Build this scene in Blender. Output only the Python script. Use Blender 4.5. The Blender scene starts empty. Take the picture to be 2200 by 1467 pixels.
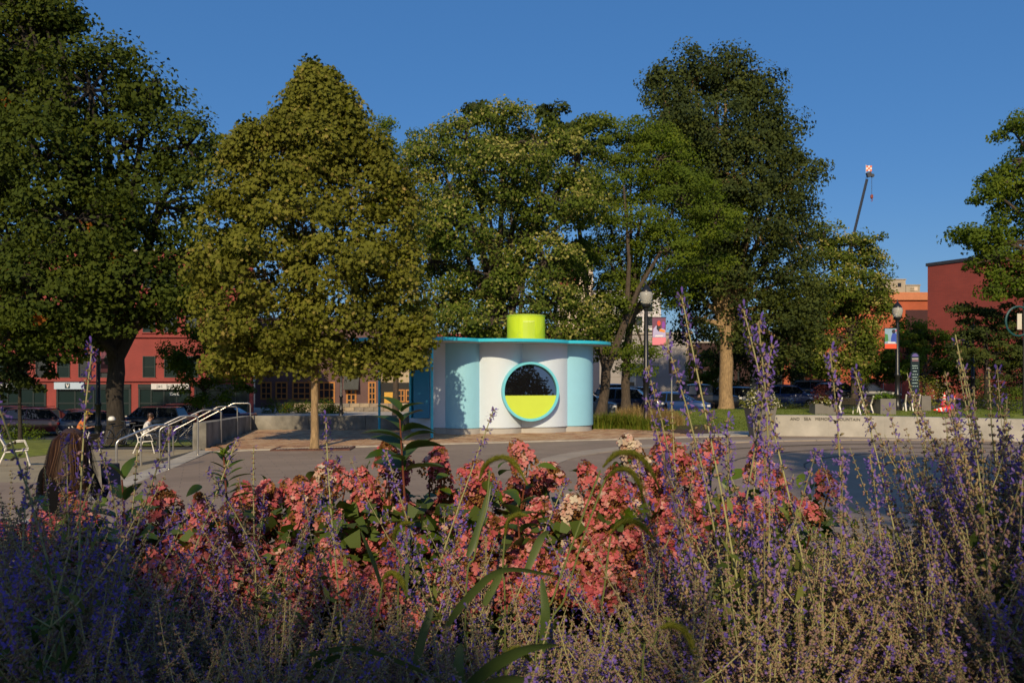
import bpy, math, random
import numpy as np
from mathutils import Vector, Matrix, Euler

rng = np.random.default_rng(11)
random.seed(5)
R = math.radians
SC = bpy.context.scene
COL = SC.collection

# ------------------------------------------------------------------ camera
F = 1750.0; HOR = 815.0; CX = 1100.0; CAMH = 1.9
cam_d = bpy.data.cameras.new('camera'); cam = bpy.data.objects.new('camera', cam_d); COL.objects.link(cam)
cam.location = (0, 0, CAMH); cam.rotation_euler = (R(90), 0, 0)
cam_d.sensor_width = 36; cam_d.lens = 36 * F / 2200; cam_d.shift_y = (HOR - 733.5) / 2200
cam_d.clip_start = 0.05; cam_d.clip_end = 3000
cam_d.dof.use_dof = True; cam_d.dof.focus_distance = 5.0; cam_d.dof.aperture_fstop = 9.0
SC.camera = cam

# ------------------------------------------------------------------ world, sun, exposure
SUN_EL = 30.0
SUN_AZ = 6.0          # degrees left of straight behind the camera
sx, sy = -math.sin(R(SUN_AZ)), -math.cos(R(SUN_AZ))      # ground direction towards the sun
W = bpy.data.worlds.new('World'); SC.world = W; W.use_nodes = True
nt = W.node_tree; bg = nt.nodes['Background']
sky = nt.nodes.new('ShaderNodeTexSky'); sky.sky_type = 'NISHITA'; sky.sun_disc = False
sky.sun_elevation = R(SUN_EL); sky.sun_rotation = math.atan2(sx, sy)
sky.altitude = 100; sky.air_density = 1.0; sky.dust_density = 1.5; sky.ozone_density = 3.5
hs = nt.nodes.new('ShaderNodeHueSaturation'); hs.inputs['Saturation'].default_value = 1.30; hs.inputs['Hue'].default_value = .507; nt.links.new(sky.outputs[0], hs.inputs['Color'])
sm = nt.nodes.new('ShaderNodeMix'); sm.data_type = 'RGBA'; sm.inputs['Factor'].default_value = .42; sm.inputs['B'].default_value = (1.0, 2.75, 6.1, 1)     # even clear-sky blue
nt.links.new(hs.outputs[0], sm.inputs['A']); nt.links.new(sm.outputs['Result'], bg.inputs[0]); bg.inputs[1].default_value = 0.115
sl = bpy.data.lights.new('sun', 'SUN'); sl.energy = 4.9; sl.angle = R(0.53); sl.color = (1.0, 0.81, 0.53)
so = bpy.data.objects.new('sun', sl); COL.objects.link(so)
d = Vector((sx * math.cos(R(SUN_EL)), sy * math.cos(R(SUN_EL)), math.sin(R(SUN_EL))))
so.rotation_euler = d.to_track_quat('Z', 'Y').to_euler(); so.location = (-8, -30, 30)
SC.view_settings.view_transform = 'Standard'; SC.view_settings.look = 'None'
SC.view_settings.exposure = -0.27; SC.view_settings.gamma = 1; SC.view_settings.use_curve_mapping = False
SC.cycles.max_bounces = 6; SC.cycles.diffuse_bounces = 2; SC.cycles.glossy_bounces = 2
SC.cycles.transmission_bounces = 4; SC.cycles.transparent_max_bounces = 12
SC.cycles.use_denoising = True

# ------------------------------------------------------------------ helpers
def P(px, py, Y): return ((px - CX) / F * Y, Y, CAMH - (py - HOR) / F * Y)
def PX(px, Y): return (px - CX) / F * Y
def PZ(py, Y): return CAMH - (py - HOR) / F * Y
def sstep(t):
    t = min(1, max(0, t)); return t * t * (3 - 2 * t)

def xb(Y): return -7.0 - 0.169 * (Y - 14.8)        # edge of the upper plaza on the left
def hfun(X, Y):
    D = min(.72, max(0, (Y - 15) * .055))
    D2 = .72 + (1.5 - .72) * sstep((Y - 29) / 20)
    z = 0.0
    if Y < 29: z = -D * sstep((xb(Y) - .15 - X) / 1.2)
    else:
        m = sstep((xb(Y) - .15 - X) / 1.2)
        m2 = sstep((2.5 - X) / 8.0) * sstep((Y - 31.6) / 3)
        z = -D2 * max(m, m2)
    if X > 2.0 and Y > 28:                       # lawn mound on the right, parking lot behind it
        z += 0.26 * sstep((X - 6) / 5) * sstep((Y - 37) / 7) * (1 - sstep((Y - 44.5) / 2.5))
        z += (-.30 * (1 - sstep((X - 20) / 6)) + .15 * sstep((X - 20) / 6)) * sstep((Y - 44.5) / 3)
    if Y < 8: z = max(z, .55 * (1 - sstep((Y - 4.6) / 2.6)) )
    return z

class MB:
    def __init__(s): s.v = []; s.f = []; s.m = []
    def add(s, vs, fs, mi=0):
        o = len(s.v); s.v += [tuple(p) for p in vs]; s.f += [tuple(i + o for i in f) for f in fs]; s.m += [mi] * len(fs)
        return s
    def box(s, c, sz, rz=0, mi=0, rx=0, ry=0):
        hx, hy, hz = sz[0] / 2, sz[1] / 2, sz[2] / 2
        M = Euler((rx, ry, rz)).to_matrix()
        vs = [M @ Vector((a * hx, b * hy, e * hz)) + Vector(c) for a in (-1, 1) for b in (-1, 1) for e in (-1, 1)]
        return s.add(vs, [(0, 1, 3, 2), (4, 6, 7, 5), (0, 4, 5, 1), (2, 3, 7, 6), (0, 2, 6, 4), (1, 5, 7, 3)], mi)
    def tube(s, pts, r, n=8, mi=0, cap=True):
        pts = [Vector(p) for p in pts]; rs = r if isinstance(r, (list, tuple)) else [r] * len(pts)
        vs = []; up = Vector((0, 0, 1)); prev = None
        for i, p in enumerate(pts):
            t = (pts[min(i + 1, len(pts) - 1)] - pts[max(i - 1, 0)])
            if t.length < 1e-9: t = Vector((0, 0, 1))
            t.normalize()
            if prev is None:
                a = t.cross(up)
                if a.length < .05: a = t.cross(Vector((1, 0, 0)))
            else:
                a = prev - t * prev.dot(t)
                if a.length < 1e-4: a = t.orthogonal()
            a.normalize(); prev = a; b = t.cross(a)
            for k in range(n):
                w = 2 * math.pi * k / n
                vs.append(p + (a * math.cos(w) + b * math.sin(w)) * rs[i])
        fs = []
        for i in range(len(pts) - 1):
            for k in range(n):
                k2 = (k + 1) % n
                fs.append((i * n + k, i * n + k2, (i + 1) * n + k2, (i + 1) * n + k))
        if cap: fs.append(tuple(range(n))[::-1]); fs.append(tuple((len(pts) - 1) * n + k for k in range(n)))
        return s.add(vs, fs, mi)
    def lathe(s, prof, c=(0, 0, 0), n=16, mi=0, axis='z'):
        vs = []; fs = []
        for (r, z) in prof:
            for k in range(n):
                w = 2 * math.pi * k / n
                x, y = r * math.cos(w), r * math.sin(w)
                vs.append((c[0] + x, c[1] + y, c[2] + z) if axis == 'z' else ((c[0] + x, c[1] + z, c[2] + y) if axis == 'y' else (c[0] + z, c[1] + x, c[2] + y)))
        for i in range(len(prof) - 1):
            for k in range(n):
                k2 = (k + 1) % n
                fs.append((i * n + k, i * n + k2, (i + 1) * n + k2, (i + 1) * n + k))
        fs.append(tuple(range(n))[::-1]); fs.append(tuple((len(prof) - 1) * n + k for k in range(n)))
        return s.add(vs, fs, mi)
    def prism(s, poly, z0, z1, mi=0):
        n = len(poly)
        vs = [(x, y, z0) for x, y in poly] + [(x, y, z1) for x, y in poly]
        fs = [(i, (i + 1) % n, (i + 1) % n + n, i + n) for i in range(n)] + [tuple(range(n))[::-1], tuple(range(n, 2 * n))]
        return s.add(vs, fs, mi)

def link_mesh(name, me, parent=None):
    o = bpy.data.objects.new(name, me); COL.objects.link(o)
    if parent is not None: o.parent = parent
    return o
def build(name, mb, mats, parent=None, smooth=False, local=False, bevel=0):
    """one mesh object; world coordinates unless local"""
    me = bpy.data.meshes.new(name)
    off = (0, 0, 0)
    if parent is not None and not local:
        p = parent; off = Vector((0, 0, 0))
        while p is not None: off = off + p.location; p = p.parent
    me.from_pydata([(v[0] - off[0], v[1] - off[1], v[2] - off[2]) for v in mb.v], [], mb.f)
    if not isinstance(mats, (list, tuple)): mats = [mats]
    for m in mats: me.materials.append(m)
    if len(mats) > 1: me.polygons.foreach_set('material_index', mb.m)
    if smooth:
        me.polygons.foreach_set('use_smooth', [True] * len(me.polygons))
        try: me.set_sharp_from_angle(angle=R(38))
        except Exception: pass
    me.update()
    o = link_mesh(name, me, parent)
    if bevel:
        b = o.modifiers.new('bevel', 'BEVEL'); b.width = bevel; b.segments = 2; b.limit_method = 'ANGLE'; b.angle_limit = R(40)
    return o
def empty(name, loc=(0, 0, 0), rz=0):
    o = bpy.data.objects.new(name, None); COL.objects.link(o); o.location = loc; o.rotation_euler = (0, 0, rz); o.empty_display_size = .2
    return o
def tag(o, label=None, cat=None, group=None, kind=None):
    if label: o['label'] = label
    if cat: o['category'] = cat
    if group: o['group'] = group
    if kind: o['kind'] = kind
    return o
def thing(name, loc, label, cat, group=None, rz=0): return tag(empty(name, loc, rz), label, cat, group)
def copy_tree(o, parent=None, **kw):
    c = o.copy(); COL.objects.link(c)
    if parent is not None: c.parent = parent
    for ch in [x for x in KIDS.get(o.name, [])]: pass
    for ch in list(o.children): copy_tree(ch, c)
    return c
KIDS = {}

def np_mesh(name, verts, faces, mats, parent=None, tint=None, smooth=False, mi=None):
    """verts (N,3) float array in the parent's local frame, faces (M,k) int array"""
    me = bpy.data.meshes.new(name)
    N = len(verts); M, k = faces.shape
    me.vertices.add(N); me.vertices.foreach_set('co', np.ascontiguousarray(verts, dtype=np.float32).ravel())
    me.loops.add(M * k); me.loops.foreach_set('vertex_index', np.ascontiguousarray(faces, dtype=np.int32).ravel())
    me.polygons.add(M); me.polygons.foreach_set('loop_start', np.arange(0, M * k, k, dtype=np.int32))
    me.polygons.foreach_set('loop_total', np.full(M, k, dtype=np.int32))
    if smooth: me.polygons.foreach_set('use_smooth', np.ones(M, dtype=bool))
    if not isinstance(mats, (list, tuple)): mats = [mats]
    for m in mats: me.materials.append(m)
    if mi is not None: me.polygons.foreach_set('material_index', np.ascontiguousarray(mi, dtype=np.int32))
    if tint is not None:
        a = me.attributes.new('tint', 'FLOAT', 'POINT'); a.data.foreach_set('value', np.ascontiguousarray(tint, dtype=np.float32))
    me.update(calc_edges=True)
    return link_mesh(name, me, parent)

# ------------------------------------------------------------------ materials
def srgb(r, g, b):
    f = lambda c: (c / 255 / 12.92) if c / 255 <= .04045 else ((c / 255 + .055) / 1.055) ** 2.4
    return (f(r), f(g), f(b))
MATS = {}
def mat(name, col, rough=.6, metal=0, var=.12, scale=3.0, bump=.0, bscale=40, spec=.5, coat=0, col2=None, detail=6, stretch=None):
    if name in MATS: return MATS[name]
    m = bpy.data.materials.new(name); m.use_nodes = True; t = m.node_tree; b = t.nodes['Principled BSDF']
    b.inputs['Roughness'].default_value = rough; b.inputs['Metallic'].default_value = metal
    b.inputs['Specular IOR Level'].default_value = spec; b.inputs['Coat Weight'].default_value = coat
    tc = t.nodes.new('ShaderNodeTexCoord'); src = tc.outputs['Object']
    if stretch:
        mp = t.nodes.new('ShaderNodeMapping'); mp.inputs['Scale'].default_value = stretch; t.links.new(src, mp.inputs[0]); src = mp.outputs[0]
    n = t.nodes.new('ShaderNodeTexNoise'); n.inputs['Scale'].default_value = scale; n.inputs['Detail'].default_value = detail; n.inputs['Roughness'].default_value = .62
    t.links.new(src, n.inputs['Vector'])
    rp = t.nodes.new('ShaderNodeValToRGB'); t.links.new(n.outputs['Fac'], rp.inputs[0])
    c2 = col2 or col
    lo = [max(0, c * (1 - var)) for c in col]; hi = [min(1, c * (1 + var)) for c in c2]
    rp.color_ramp.elements[0].position = .32; rp.color_ramp.elements[1].position = .68
    rp.color_ramp.elements[0].color = (*lo, 1); rp.color_ramp.elements[1].color = (*hi, 1)
    t.links.new(rp.outputs[0], b.inputs['Base Color'])
    if bump:
        n2 = t.nodes.new('ShaderNodeTexNoise'); n2.inputs['Scale'].default_value = bscale; n2.inputs['Detail'].default_value = 5
        t.links.new(src, n2.inputs['Vector'])
        bp = t.nodes.new('ShaderNodeBump'); bp.inputs['Strength'].default_value = bump; bp.inputs['Distance'].default_value = .02
        t.links.new(n2.outputs['Fac'], bp.inputs['Height']); t.links.new(bp.outputs[0], b.inputs['Normal'])
    MATS[name] = m
    return m

def leafmat(name, cols, pos=None, back=None, trans=.35, rough=.65, spec=.07, tcol=None):
    """leaf: colour ramp over the per-leaf attribute 'tint', paler underside, light passing through"""
    m = bpy.data.materials.new(name); m.use_nodes = True; t = m.node_tree; b = t.nodes['Principled BSDF']
    out = t.nodes['Material Output']
    at = t.nodes.new('ShaderNodeAttribute'); at.attribute_name = 'tint'
    oi = t.nodes.new('ShaderNodeObjectInfo'); ad = t.nodes.new('ShaderNodeMath'); ad.operation = 'MULTIPLY_ADD'
    t.links.new(oi.outputs['Random'], ad.inputs[0]); ad.inputs[1].default_value = .12; t.links.new(at.outputs['Fac'], ad.inputs[2])
    rp = t.nodes.new('ShaderNodeValToRGB'); t.links.new(ad.outputs[0], rp.inputs[0])
    pos = pos or [i / (len(cols) - 1) for i in range(len(cols))]
    while len(rp.color_ramp.elements) < len(cols): rp.color_ramp.elements.new(.5)
    for e, p, c in zip(rp.color_ramp.elements, pos, cols): e.position = p; e.color = (*c, 1)
    src = rp.outputs[0]
    if back:
        g = t.nodes.new('ShaderNodeNewGeometry'); mx = t.nodes.new('ShaderNodeMix'); mx.data_type = 'RGBA'
        fm = t.nodes.new('ShaderNodeMath'); fm.operation = 'MULTIPLY'; fm.inputs[1].default_value = back[1]
        t.links.new(g.outputs['Backfacing'], fm.inputs[0]); t.links.new(fm.outputs[0], mx.inputs['Factor'])
        t.links.new(src, mx.inputs['A']); mx.inputs['B'].default_value = (*back[0], 1); src = mx.outputs['Result']
    t.links.new(src, b.inputs['Base Color']); b.inputs['Roughness'].default_value = rough; b.inputs['Specular IOR Level'].default_value = spec
    tr = t.nodes.new('ShaderNodeBsdfTranslucent'); ms = t.nodes.new('ShaderNodeMixShader'); ms.inputs[0].default_value = trans
    if tcol:
        mc = t.nodes.new('ShaderNodeMix'); mc.data_type = 'RGBA'; mc.blend_type = 'MULTIPLY'; mc.inputs['Factor'].default_value = 1
        t.links.new(src, mc.inputs['A']); mc.inputs['B'].default_value = (*tcol, 1); t.links.new(mc.outputs['Result'], tr.inputs[0])
    else: t.links.new(src, tr.inputs[0])
    t.links.new(b.outputs[0], ms.inputs[1]); t.links.new(tr.outputs[0], ms.inputs[2]); t.links.new(ms.outputs[0], out.inputs[0])
    return m

def brickmat(name, c1, c2, mortar, scale=1.0, rough=.8, bw=.22, bh=.075, vertical=True, rot=0, bump=.3, m_size=.008):
    m = bpy.data.materials.new(name); m.use_nodes = True; t = m.node_tree; b = t.nodes['Principled BSDF']
    tc = t.nodes.new('ShaderNodeTexCoord'); mp = t.nodes.new('ShaderNodeMapping'); t.links.new(tc.outputs['Object'], mp.inputs[0])
    mp.inputs['Rotation'].default_value = (R(90) if vertical else 0, 0, rot)
    br = t.nodes.new('ShaderNodeTexBrick'); t.links.new(mp.outputs[0], br.inputs['Vector'])
    br.inputs['Color1'].default_value = (*c1, 1); br.inputs['Color2'].default_value = (*c2, 1); br.inputs['Mortar'].default_value = (*mortar, 1)
    br.inputs['Scale'].default_value = scale; br.inputs['Mortar Size'].default_value = m_size; br.inputs['Brick Width'].default_value = bw; br.inputs['Row Height'].default_value = bh
    n = t.nodes.new('ShaderNodeTexNoise'); n.inputs['Scale'].default_value = .6; n.inputs['Detail'].default_value = 7; t.links.new(tc.outputs['Object'], n.inputs['Vector'])
    mx = t.nodes.new('ShaderNodeMix'); mx.data_type = 'RGBA'; mx.blend_type = 'MULTIPLY'; mx.inputs['Factor'].default_value = .45
    t.links.new(br.outputs['Color'], mx.inputs['A']); t.links.new(n.outputs['Fac'], mx.inputs['B'])
    mr = t.nodes.new('ShaderNodeMix'); mr.data_type = 'RGBA'; mr.blend_type = 'MULTIPLY'; mr.inputs['Factor'].default_value = 1; t.links.new(mx.outputs['Result'], mr.inputs['A']); mr.inputs['B'].default_value = (1.25, 1.25, 1.25, 1)
    t.links.new(mr.outputs['Result'], b.inputs['Base Color']); b.inputs['Roughness'].default_value = rough
    bp = t.nodes.new('ShaderNodeBump'); bp.inputs['Strength'].default_value = bump; bp.inputs['Distance'].default_value = .01; bp.invert = True
    t.links.new(br.outputs['Fac'], bp.inputs['Height']); t.links.new(bp.outputs[0], b.inputs['Normal'])
    return m

def glassmat(name, col=(.02, .025, .03), rough=.03):
    m = bpy.data.materials.new(name); m.use_nodes = True; b = m.node_tree.nodes['Principled BSDF']
    b.inputs['Base Color'].default_value = (*col, 1); b.inputs['Roughness'].default_value = rough; b.inputs['Specular IOR Level'].default_value = .8
    return m

M_conc = mat('pale_concrete', (.40, .36, .30), .85, var=.22, scale=2.2, bump=.25, bscale=60)
M_wallconc = mat('grey_concrete', (.15, .14, .12), .85, var=.55, scale=1.0, bump=.3, bscale=50, col2=(.21, .195, .165))
M_steel = mat('brushed_steel', (.62, .58, .52), .32, 1, var=.06)
M_black = mat('black_paint', (.012, .012, .013), .35, 0, var=.2)
M_white = mat('white_paint', (.74, .72, .68), .45, 0, var=.05)
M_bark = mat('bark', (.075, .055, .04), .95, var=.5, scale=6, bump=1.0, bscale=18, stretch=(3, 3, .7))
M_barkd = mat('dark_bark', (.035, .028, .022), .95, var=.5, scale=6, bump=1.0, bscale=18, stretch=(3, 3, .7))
M_barkl = mat('tan_bark', (.30, .20, .10), .9, var=.45, scale=5, bump=.8, bscale=22, stretch=(3, 3, .8))
M_glass = glassmat('dark_glass')
M_soil = mat('soil', (.035, .024, .016), .95, var=.4, scale=9, bump=.8, bscale=30)
M_mulch = mat('mulch', (.06, .03, .018), .95, var=.5, scale=14, bump=1, bscale=50)
# ================================================================== GROUND
def patch(name, c00, c10, c11, c01, n, m, dz, material, kind='structure', thick=0):
    """bilinear ground sheet following the terrain; c?? are (x, y)"""
    vs = []; fs = []
    for j in range(m + 1):
        v = j / m
        for i in range(n + 1):
            u = i / n
            x = (c00[0] * (1 - u) + c10[0] * u) * (1 - v) + (c01[0] * (1 - u) + c11[0] * u) * v
            y = (c00[1] * (1 - u) + c10[1] * u) * (1 - v) + (c01[1] * (1 - u) + c11[1] * u) * v
            vs.append((x, y, hfun(x, y) + dz))
    for j in range(m):
        for i in range(n):
            a = j * (n + 1) + i
            fs.append((a, a + 1, a + n + 2, a + n + 1))
    mb = MB(); mb.add(vs, fs)
    o = build(name, mb, material, smooth=True)
    if kind: o['kind'] = kind
    return o
def poly_patch(name, pts, dz, material, step=.8):
    """flat-ish polygon cut into a fan grid: for level areas"""
    mb = MB(); mb.add([(x, y, hfun(x, y) + dz) for x, y in pts], [tuple(range(len(pts)))])
    o = build(name, mb, material); o['kind'] = 'structure'; return o

M_asph = mat('asphalt', (.055, .053, .05), .9, var=.25, scale=.8, bump=.4, bscale=90)
M_far = mat('far_ground', (.05, .055, .035), .95, var=.3, scale=.3)
M_grass = mat('lawn_grass', (.12, .15, .010), .95, var=.35, scale=2.4, bump=.4, bscale=70, col2=(.17, .20, .016))
M_tanpath = mat('tan_path', (.33, .27, .17), .9, var=.16, scale=1.1, bump=.3, bscale=80)
M_grey = brickmat('grey_pavers', (.285, .215, .160), (.25, .185, .138), (.17, .13, .10), bw=.62, bh=.31, vertical=False, rot=R(-21), bump=.12, m_size=.007, rough=.8)
M_stone = mat('fountain_granite', (.075, .062, .052), .85, var=.4, scale=1.2, bump=.1, bscale=30, stretch=(.4, 2, 1))

# one ground sheet to the horizon (fine near the scene, coarse beyond)
xs = [-1500, -600, -250, -120, -80, -60] + [x * 1.5 for x in range(-34, 35)] + [60, 80, 120, 250, 600, 1500]
ys = [-1500, -500, -150, -60, -30] + [y * .75 - 12 for y in range(0, 90)] + [58, 62, 68, 78, 90, 120, 180, 300, 700, 1500]
mb = MB()
mb.v = [(x, y, hfun(x, y) - .03) for y in ys for x in xs]
nx = len(xs)
mb.f = [(j * nx + i, j * nx + i + 1, (j + 1) * nx + i + 1, (j + 1) * nx + i) for j in range(len(ys) - 1) for i in range(nx - 1)]
mb.m = [0] * len(mb.f)
g = build('ground', mb, M_asph, smooth=True); g['kind'] = 'structure'

def ln(p, q, t): return (p[0] + (q[0] - p[0]) * t, p[1] + (q[1] - p[1]) * t)
# plaza of grey pavers : from the planting bed to the brick apron
plaza_pts = [(xb(6.4) + .25, 6.4), (26, 6.4), (26, 27.2), (9.0, 27.6), (6.6, 26.8), (3.8, 25.8), (-2, 23.75), (-6.95, 21.7), (xb(21.2) + .25, 21.2)]
poly_patch('grey_plaza_paving', plaza_pts, .004, M_grey)
# the brick apron: base sheet (mortar bed) and pavers on it
M_bed = mat('paver_sand', (.16, .12, .08), .95, var=.2)
bpts = [(xb(21.3) + .25, 21.3), (-6.95, 21.8), (-2, 23.85), (3.8, 25.9), (6.2, 26.9), (5.6, 29.4), (4.0, 31.0), (xb(30.4) - .12, 30.4), (xb(21.7) - .12, 21.7)]
poly_patch('brick_apron', bpts, .006, M_bed)
def in_poly(x, y, P_):
    c = False; j = len(P_) - 1
    for i in range(len(P_)):
        xi, yi = P_[i]; xj, yj = P_[j]
        if (yi > y) != (yj > y) and x < (xj - xi) * (y - yi) / (yj - yi) + xi: c = not c
        j = i
    return c
M_pav = [mat('brick_paver_%s' % n, c, .85, var=.18, scale=4, bump=.3, bscale=60) for n, c in
         (('ochre', (.40, .235, .12)), ('tan', (.46, .29, .16)), ('red', (.33, .165, .085)), ('pale', (.48, .33, .20)))]
apron = [o for o in COL.objects if o.name == 'brick_apron'][0]
pm = MB(); pm.box((0, 0, 0), (.295, .135, .03))
pmesh = []
for k in range(4):
    me = bpy.data.meshes.new('brick'); me.from_pydata(pm.v, [], pm.f); me.materials.append(M_pav[k]); pmesh.append(me)
ang = math.atan2(4.1, 10.75)
ca, sa = math.cos(ang), math.sin(ang)
cand = []
for j in range(-70, 90):
    for i in range(-30, 40):
        u = i * .305 + (j % 2) * .152; v = j * .145
        x = -2 + u * ca - v * sa; y = 23.9 + u * sa + v * ca
        if in_poly(x, y, bpts) and in_poly(x + .14 * ca, y + .14 * sa, bpts) and in_poly(x - .14 * ca, y - .14 * sa, bpts) and in_poly(x, y - .07, bpts):
            cand.append((x, y))
# the largest in the picture: the nearest ones to the left of the kiosk
cand.sort(key=lambda p: p[1] + (0 if p[0] > -8.6 else 9))
for (x, y) in cand[:300]:
    o = link_mesh('brick', random.choice(pmesh), apron)
    o.location = (x, y, .006 + .012 + random.uniform(-.002, .002)); o.rotation_euler = (random.uniform(-.006, .006), random.uniform(-.006, .006), ang)
mb = MB()
for (x, y) in cand[300:]: mb.box((x, y, .018 + random.uniform(-.002, .002)), (.295, .135, .026), ang, mi=random.randrange(4))
o = build('brick_field', mb, M_pav, apron); o['kind'] = 'stuff'
# concrete edging between plaza and bricks (top 2.5 cm proud), and round the kiosk
mb = MB()
edge = [(xb(21.2) + .25, 21.2), (-6.95, 21.75), (-2, 23.8), (3.8, 25.85), (6.3, 26.9), (9, 27.65)]
for a, b in zip(edge, edge[1:]):
    L = math.hypot(b[0] - a[0], b[1] - a[1]); w = math.atan2(b[1] - a[1], b[0] - a[0])
    mb.box(((a[0] + b[0]) / 2, (a[1] + b[1]) / 2, .012), (L, .13, .05), w)
build('concrete_edging', mb, M_conc)['kind'] = 'structure'

# left: concrete step band along the plaza edge, shallow steps down to the tan path
mb = MB(); Ys = [9 + k * .75 for k in range(18)]
for a, b in zip(Ys, Ys[1:]):
    x0, x1 = xb(a), xb(b); w = math.atan2(b - a, x1 - x0); L = math.hypot(b - a, x1 - x0)
    mb.box(((x0 + x1) / 2 - .02, (a + b) / 2, -.14), (L - .012, .46, .32), w)
build('concrete_step_band', mb, M_conc)['kind'] = 'structure'
patch('tan_path', (-13.2, 13.2), (xb(13.2) - .2, 13.2), (xb(30.5) - .2, 30.5), (-17.0, 30.5), 10, 26, .012, M_tanpath)
patch('grey_lower_paving', (-15, 7.5), (xb(7.5) - .2, 7.5), (xb(14.9) - .2, 14.9), (-15.2, 14.9), 10, 10, .022, M_grey)
patch('lawn', (-40, 17.5), (-13.6, 17.5), (-17.2, 33), (-44, 33), 20, 18, .02, M_grass)
patch('lawn', (-40, 33), (-11.5, 33), (-14, 44), (-50, 44), 20, 14, .02, M_grass)
# right: lawn mound, light strip and granite fountain basin
patch('lawn', (5.3, 30.0), (36, 28.0), (44, 45.6), (3.5, 45.6), 40, 24, .02, M_grass)
patch('concrete_walk', (6.3, 26.98), (9.4, 27.9), (9.2, 30.2), (5.7, 29.5), 6, 4, .012, M_conc)
mb = MB()
arc = [(11.6 + 10.8 * math.cos(R(a)), 16.2 + 9.0 * math.sin(R(a))) for a in range(0, 360, 6)]
mb.add([(x, y, .012) for x, y in arc], [tuple(range(len(arc)))])
build('fountain_basin', mb, M_stone)['kind'] = 'structure'
mb = MB()
n = len(arc)
for i in range(n):
    j = (i + 1) % n
    def sc(p, k): return (11.6 + (p[0] - 11.6) * k, 16.2 + (p[1] - 16.2) * k)
    a0, a1, b0, b1 = arc[i], arc[j], sc(arc[i], 1.06), sc(arc[j], 1.06)
    a0, a1, b0, b1 = ln(a0, a1, .01), ln(a0, a1, .99), ln(b0, b1, .01), ln(b0, b1, .99)
    mb.add([(*a0, -.02), (*a1, -.02), (*b1, -.02), (*b0, -.02), (*a0, .05), (*a1, .05), (*b1, .05), (*b0, .05)],
           [(0, 1, 2, 3), (7, 6, 5, 4), (0, 4, 5, 1), (3, 2, 6, 7), (1, 5, 6, 2), (0, 3, 7, 4)])
build('basin_rim', mb, mat('rim_concrete', (.34, .28, .22), .85, var=.15, scale=1.5))['kind'] = 'structure'
mb = MB()
for k in range(5):
    r = 2.0 + k * 1.35
    pts = [(11.6 + r * 1.18 * math.cos(R(a)), 16.2 + r * math.sin(R(a)), .022) for a in range(0, 361, 8)]
    mb.tube(pts, .035, 5, cap=False)
build('basin_joint_rings', mb, M_stone)['kind'] = 'structure'
patch('planting_bed_soil', (-9, -6), (14, -6), (14, 7.1), (-9, 7.1), 40, 40, .01, M_soil)
patch('mulch_bed', (4.4, 27.9), (7.4, 28.6), (8.2, 33.6), (3.9, 33.6), 8, 10, .03, M_mulch)
patch('mulch_bed', (-2.6, 31.6), (3.6, 31.6), (3.9, 40.5), (-6, 40.5), 8, 10, .03, M_mulch)
# street in front of the shops and parking lot
patch('street', (-70, 50), (4, 50), (4, 71.5), (-80, 71.5), 40, 20, .03, M_asph)
patch('shop_pavement', (-70, 71.6), (4, 71.6), (4, 96), (-80, 96), 30, 10, .10, M_conc)
mb = MB(); mb.box((-33, 71.55, -1.43), (74, .18, .3)); build('kerb', mb, M_conc)['kind'] = 'structure'

# tree grate of rusty iron bars around the young tree
M_rust = mat('rusted_iron', (.11, .045, .028), .8, var=.35, scale=6, bump=.4)
tg = thing('tree_grate', (-5.4, 22.25, 0), 'rust brown square tree grate around the young tree trunk in the paving', 'tree grate')
tg.rotation_euler.z = .05
mb = MB()
for s in (-1, 1):
    mb.box((0, s * .56, .02), (2.1, .08, .04)); mb.box((s * 1.01, 0, .02), (.08, 1.04, .04))
build('grate_frame', mb, M_rust, tg, local=True)
gm = MB(); gm.box((0, 0, .016), (.045, 1.03, .03)); gme = None
for i in range(26):
    x = -.93 + i * .0744
    if abs(x) < .16:
        for s in (-1, 1):
            mb = MB(); mb.box((x, s * .35, .016), (.045, .33, .03)); build('grate_bar', mb, M_rust, tg, local=True)
        continue
    if gme is None: o = build('grate_bar', gm, M_rust, tg, local=True); gme = o.data; o.location.x = x
    else: o = link_mesh('grate_bar', gme, tg); o.location.x = x

# ================================================================== LEFT RETAINING WALLS
def wallseg(name, a, b, w, z0, z1, mat_, label, cap=.0, z1b=None):
    L = math.hypot(b[0] - a[0], b[1] - a[1]); ang_ = math.atan2(b[1] - a[1], b[0] - a[0]); z1b = z1 if z1b is None else z1b
    t = thing(name, ((a[0] + b[0]) / 2, (a[1] + b[1]) / 2, 0), label, 'wall', rz=ang_)
    n = max(1, round(L / 2.4)); seg = L / n
    for k in range(n):
        x0 = -L / 2 + k * seg + .004; x1 = -L / 2 + (k + 1) * seg - .004
        t0 = (x0 + L / 2) / L; t1 = (x1 + L / 2) / L
        h0 = z1 + (z1b - z1) * t0; h1 = z1 + (z1b - z1) * t1
        mb = MB(); mb.add([(x0, -w / 2, z0), (x1, -w / 2, z0), (x1, w / 2, z0), (x0, w / 2, z0), (x0, -w / 2, h0), (x1, -w / 2, h1), (x1, w / 2, h1), (x0, w / 2, h0)],
                          [(3, 2, 1, 0), (4, 5, 6, 7), (0, 1, 5, 4), (2, 3, 7, 6), (1, 2, 6, 5), (3, 0, 4, 7)])
        build('wall_panel', mb, mat_, t, local=True, bevel=.012)
    return t
wallseg('retaining_wall', (xb(22.2) - .26, 22.2), (xb(30.35) - .26, 30.35), .34, -.9, .72, M_wallconc, 'low grey concrete wall running back beside the handrails', z1b=.55)
wallseg('retaining_wall', (xb(30.4) - .12, 30.62), (-3.4, 30.9), .36, -1.2, .54, M_wallconc, 'low grey concrete wall behind the brick paving and young tree')

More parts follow.
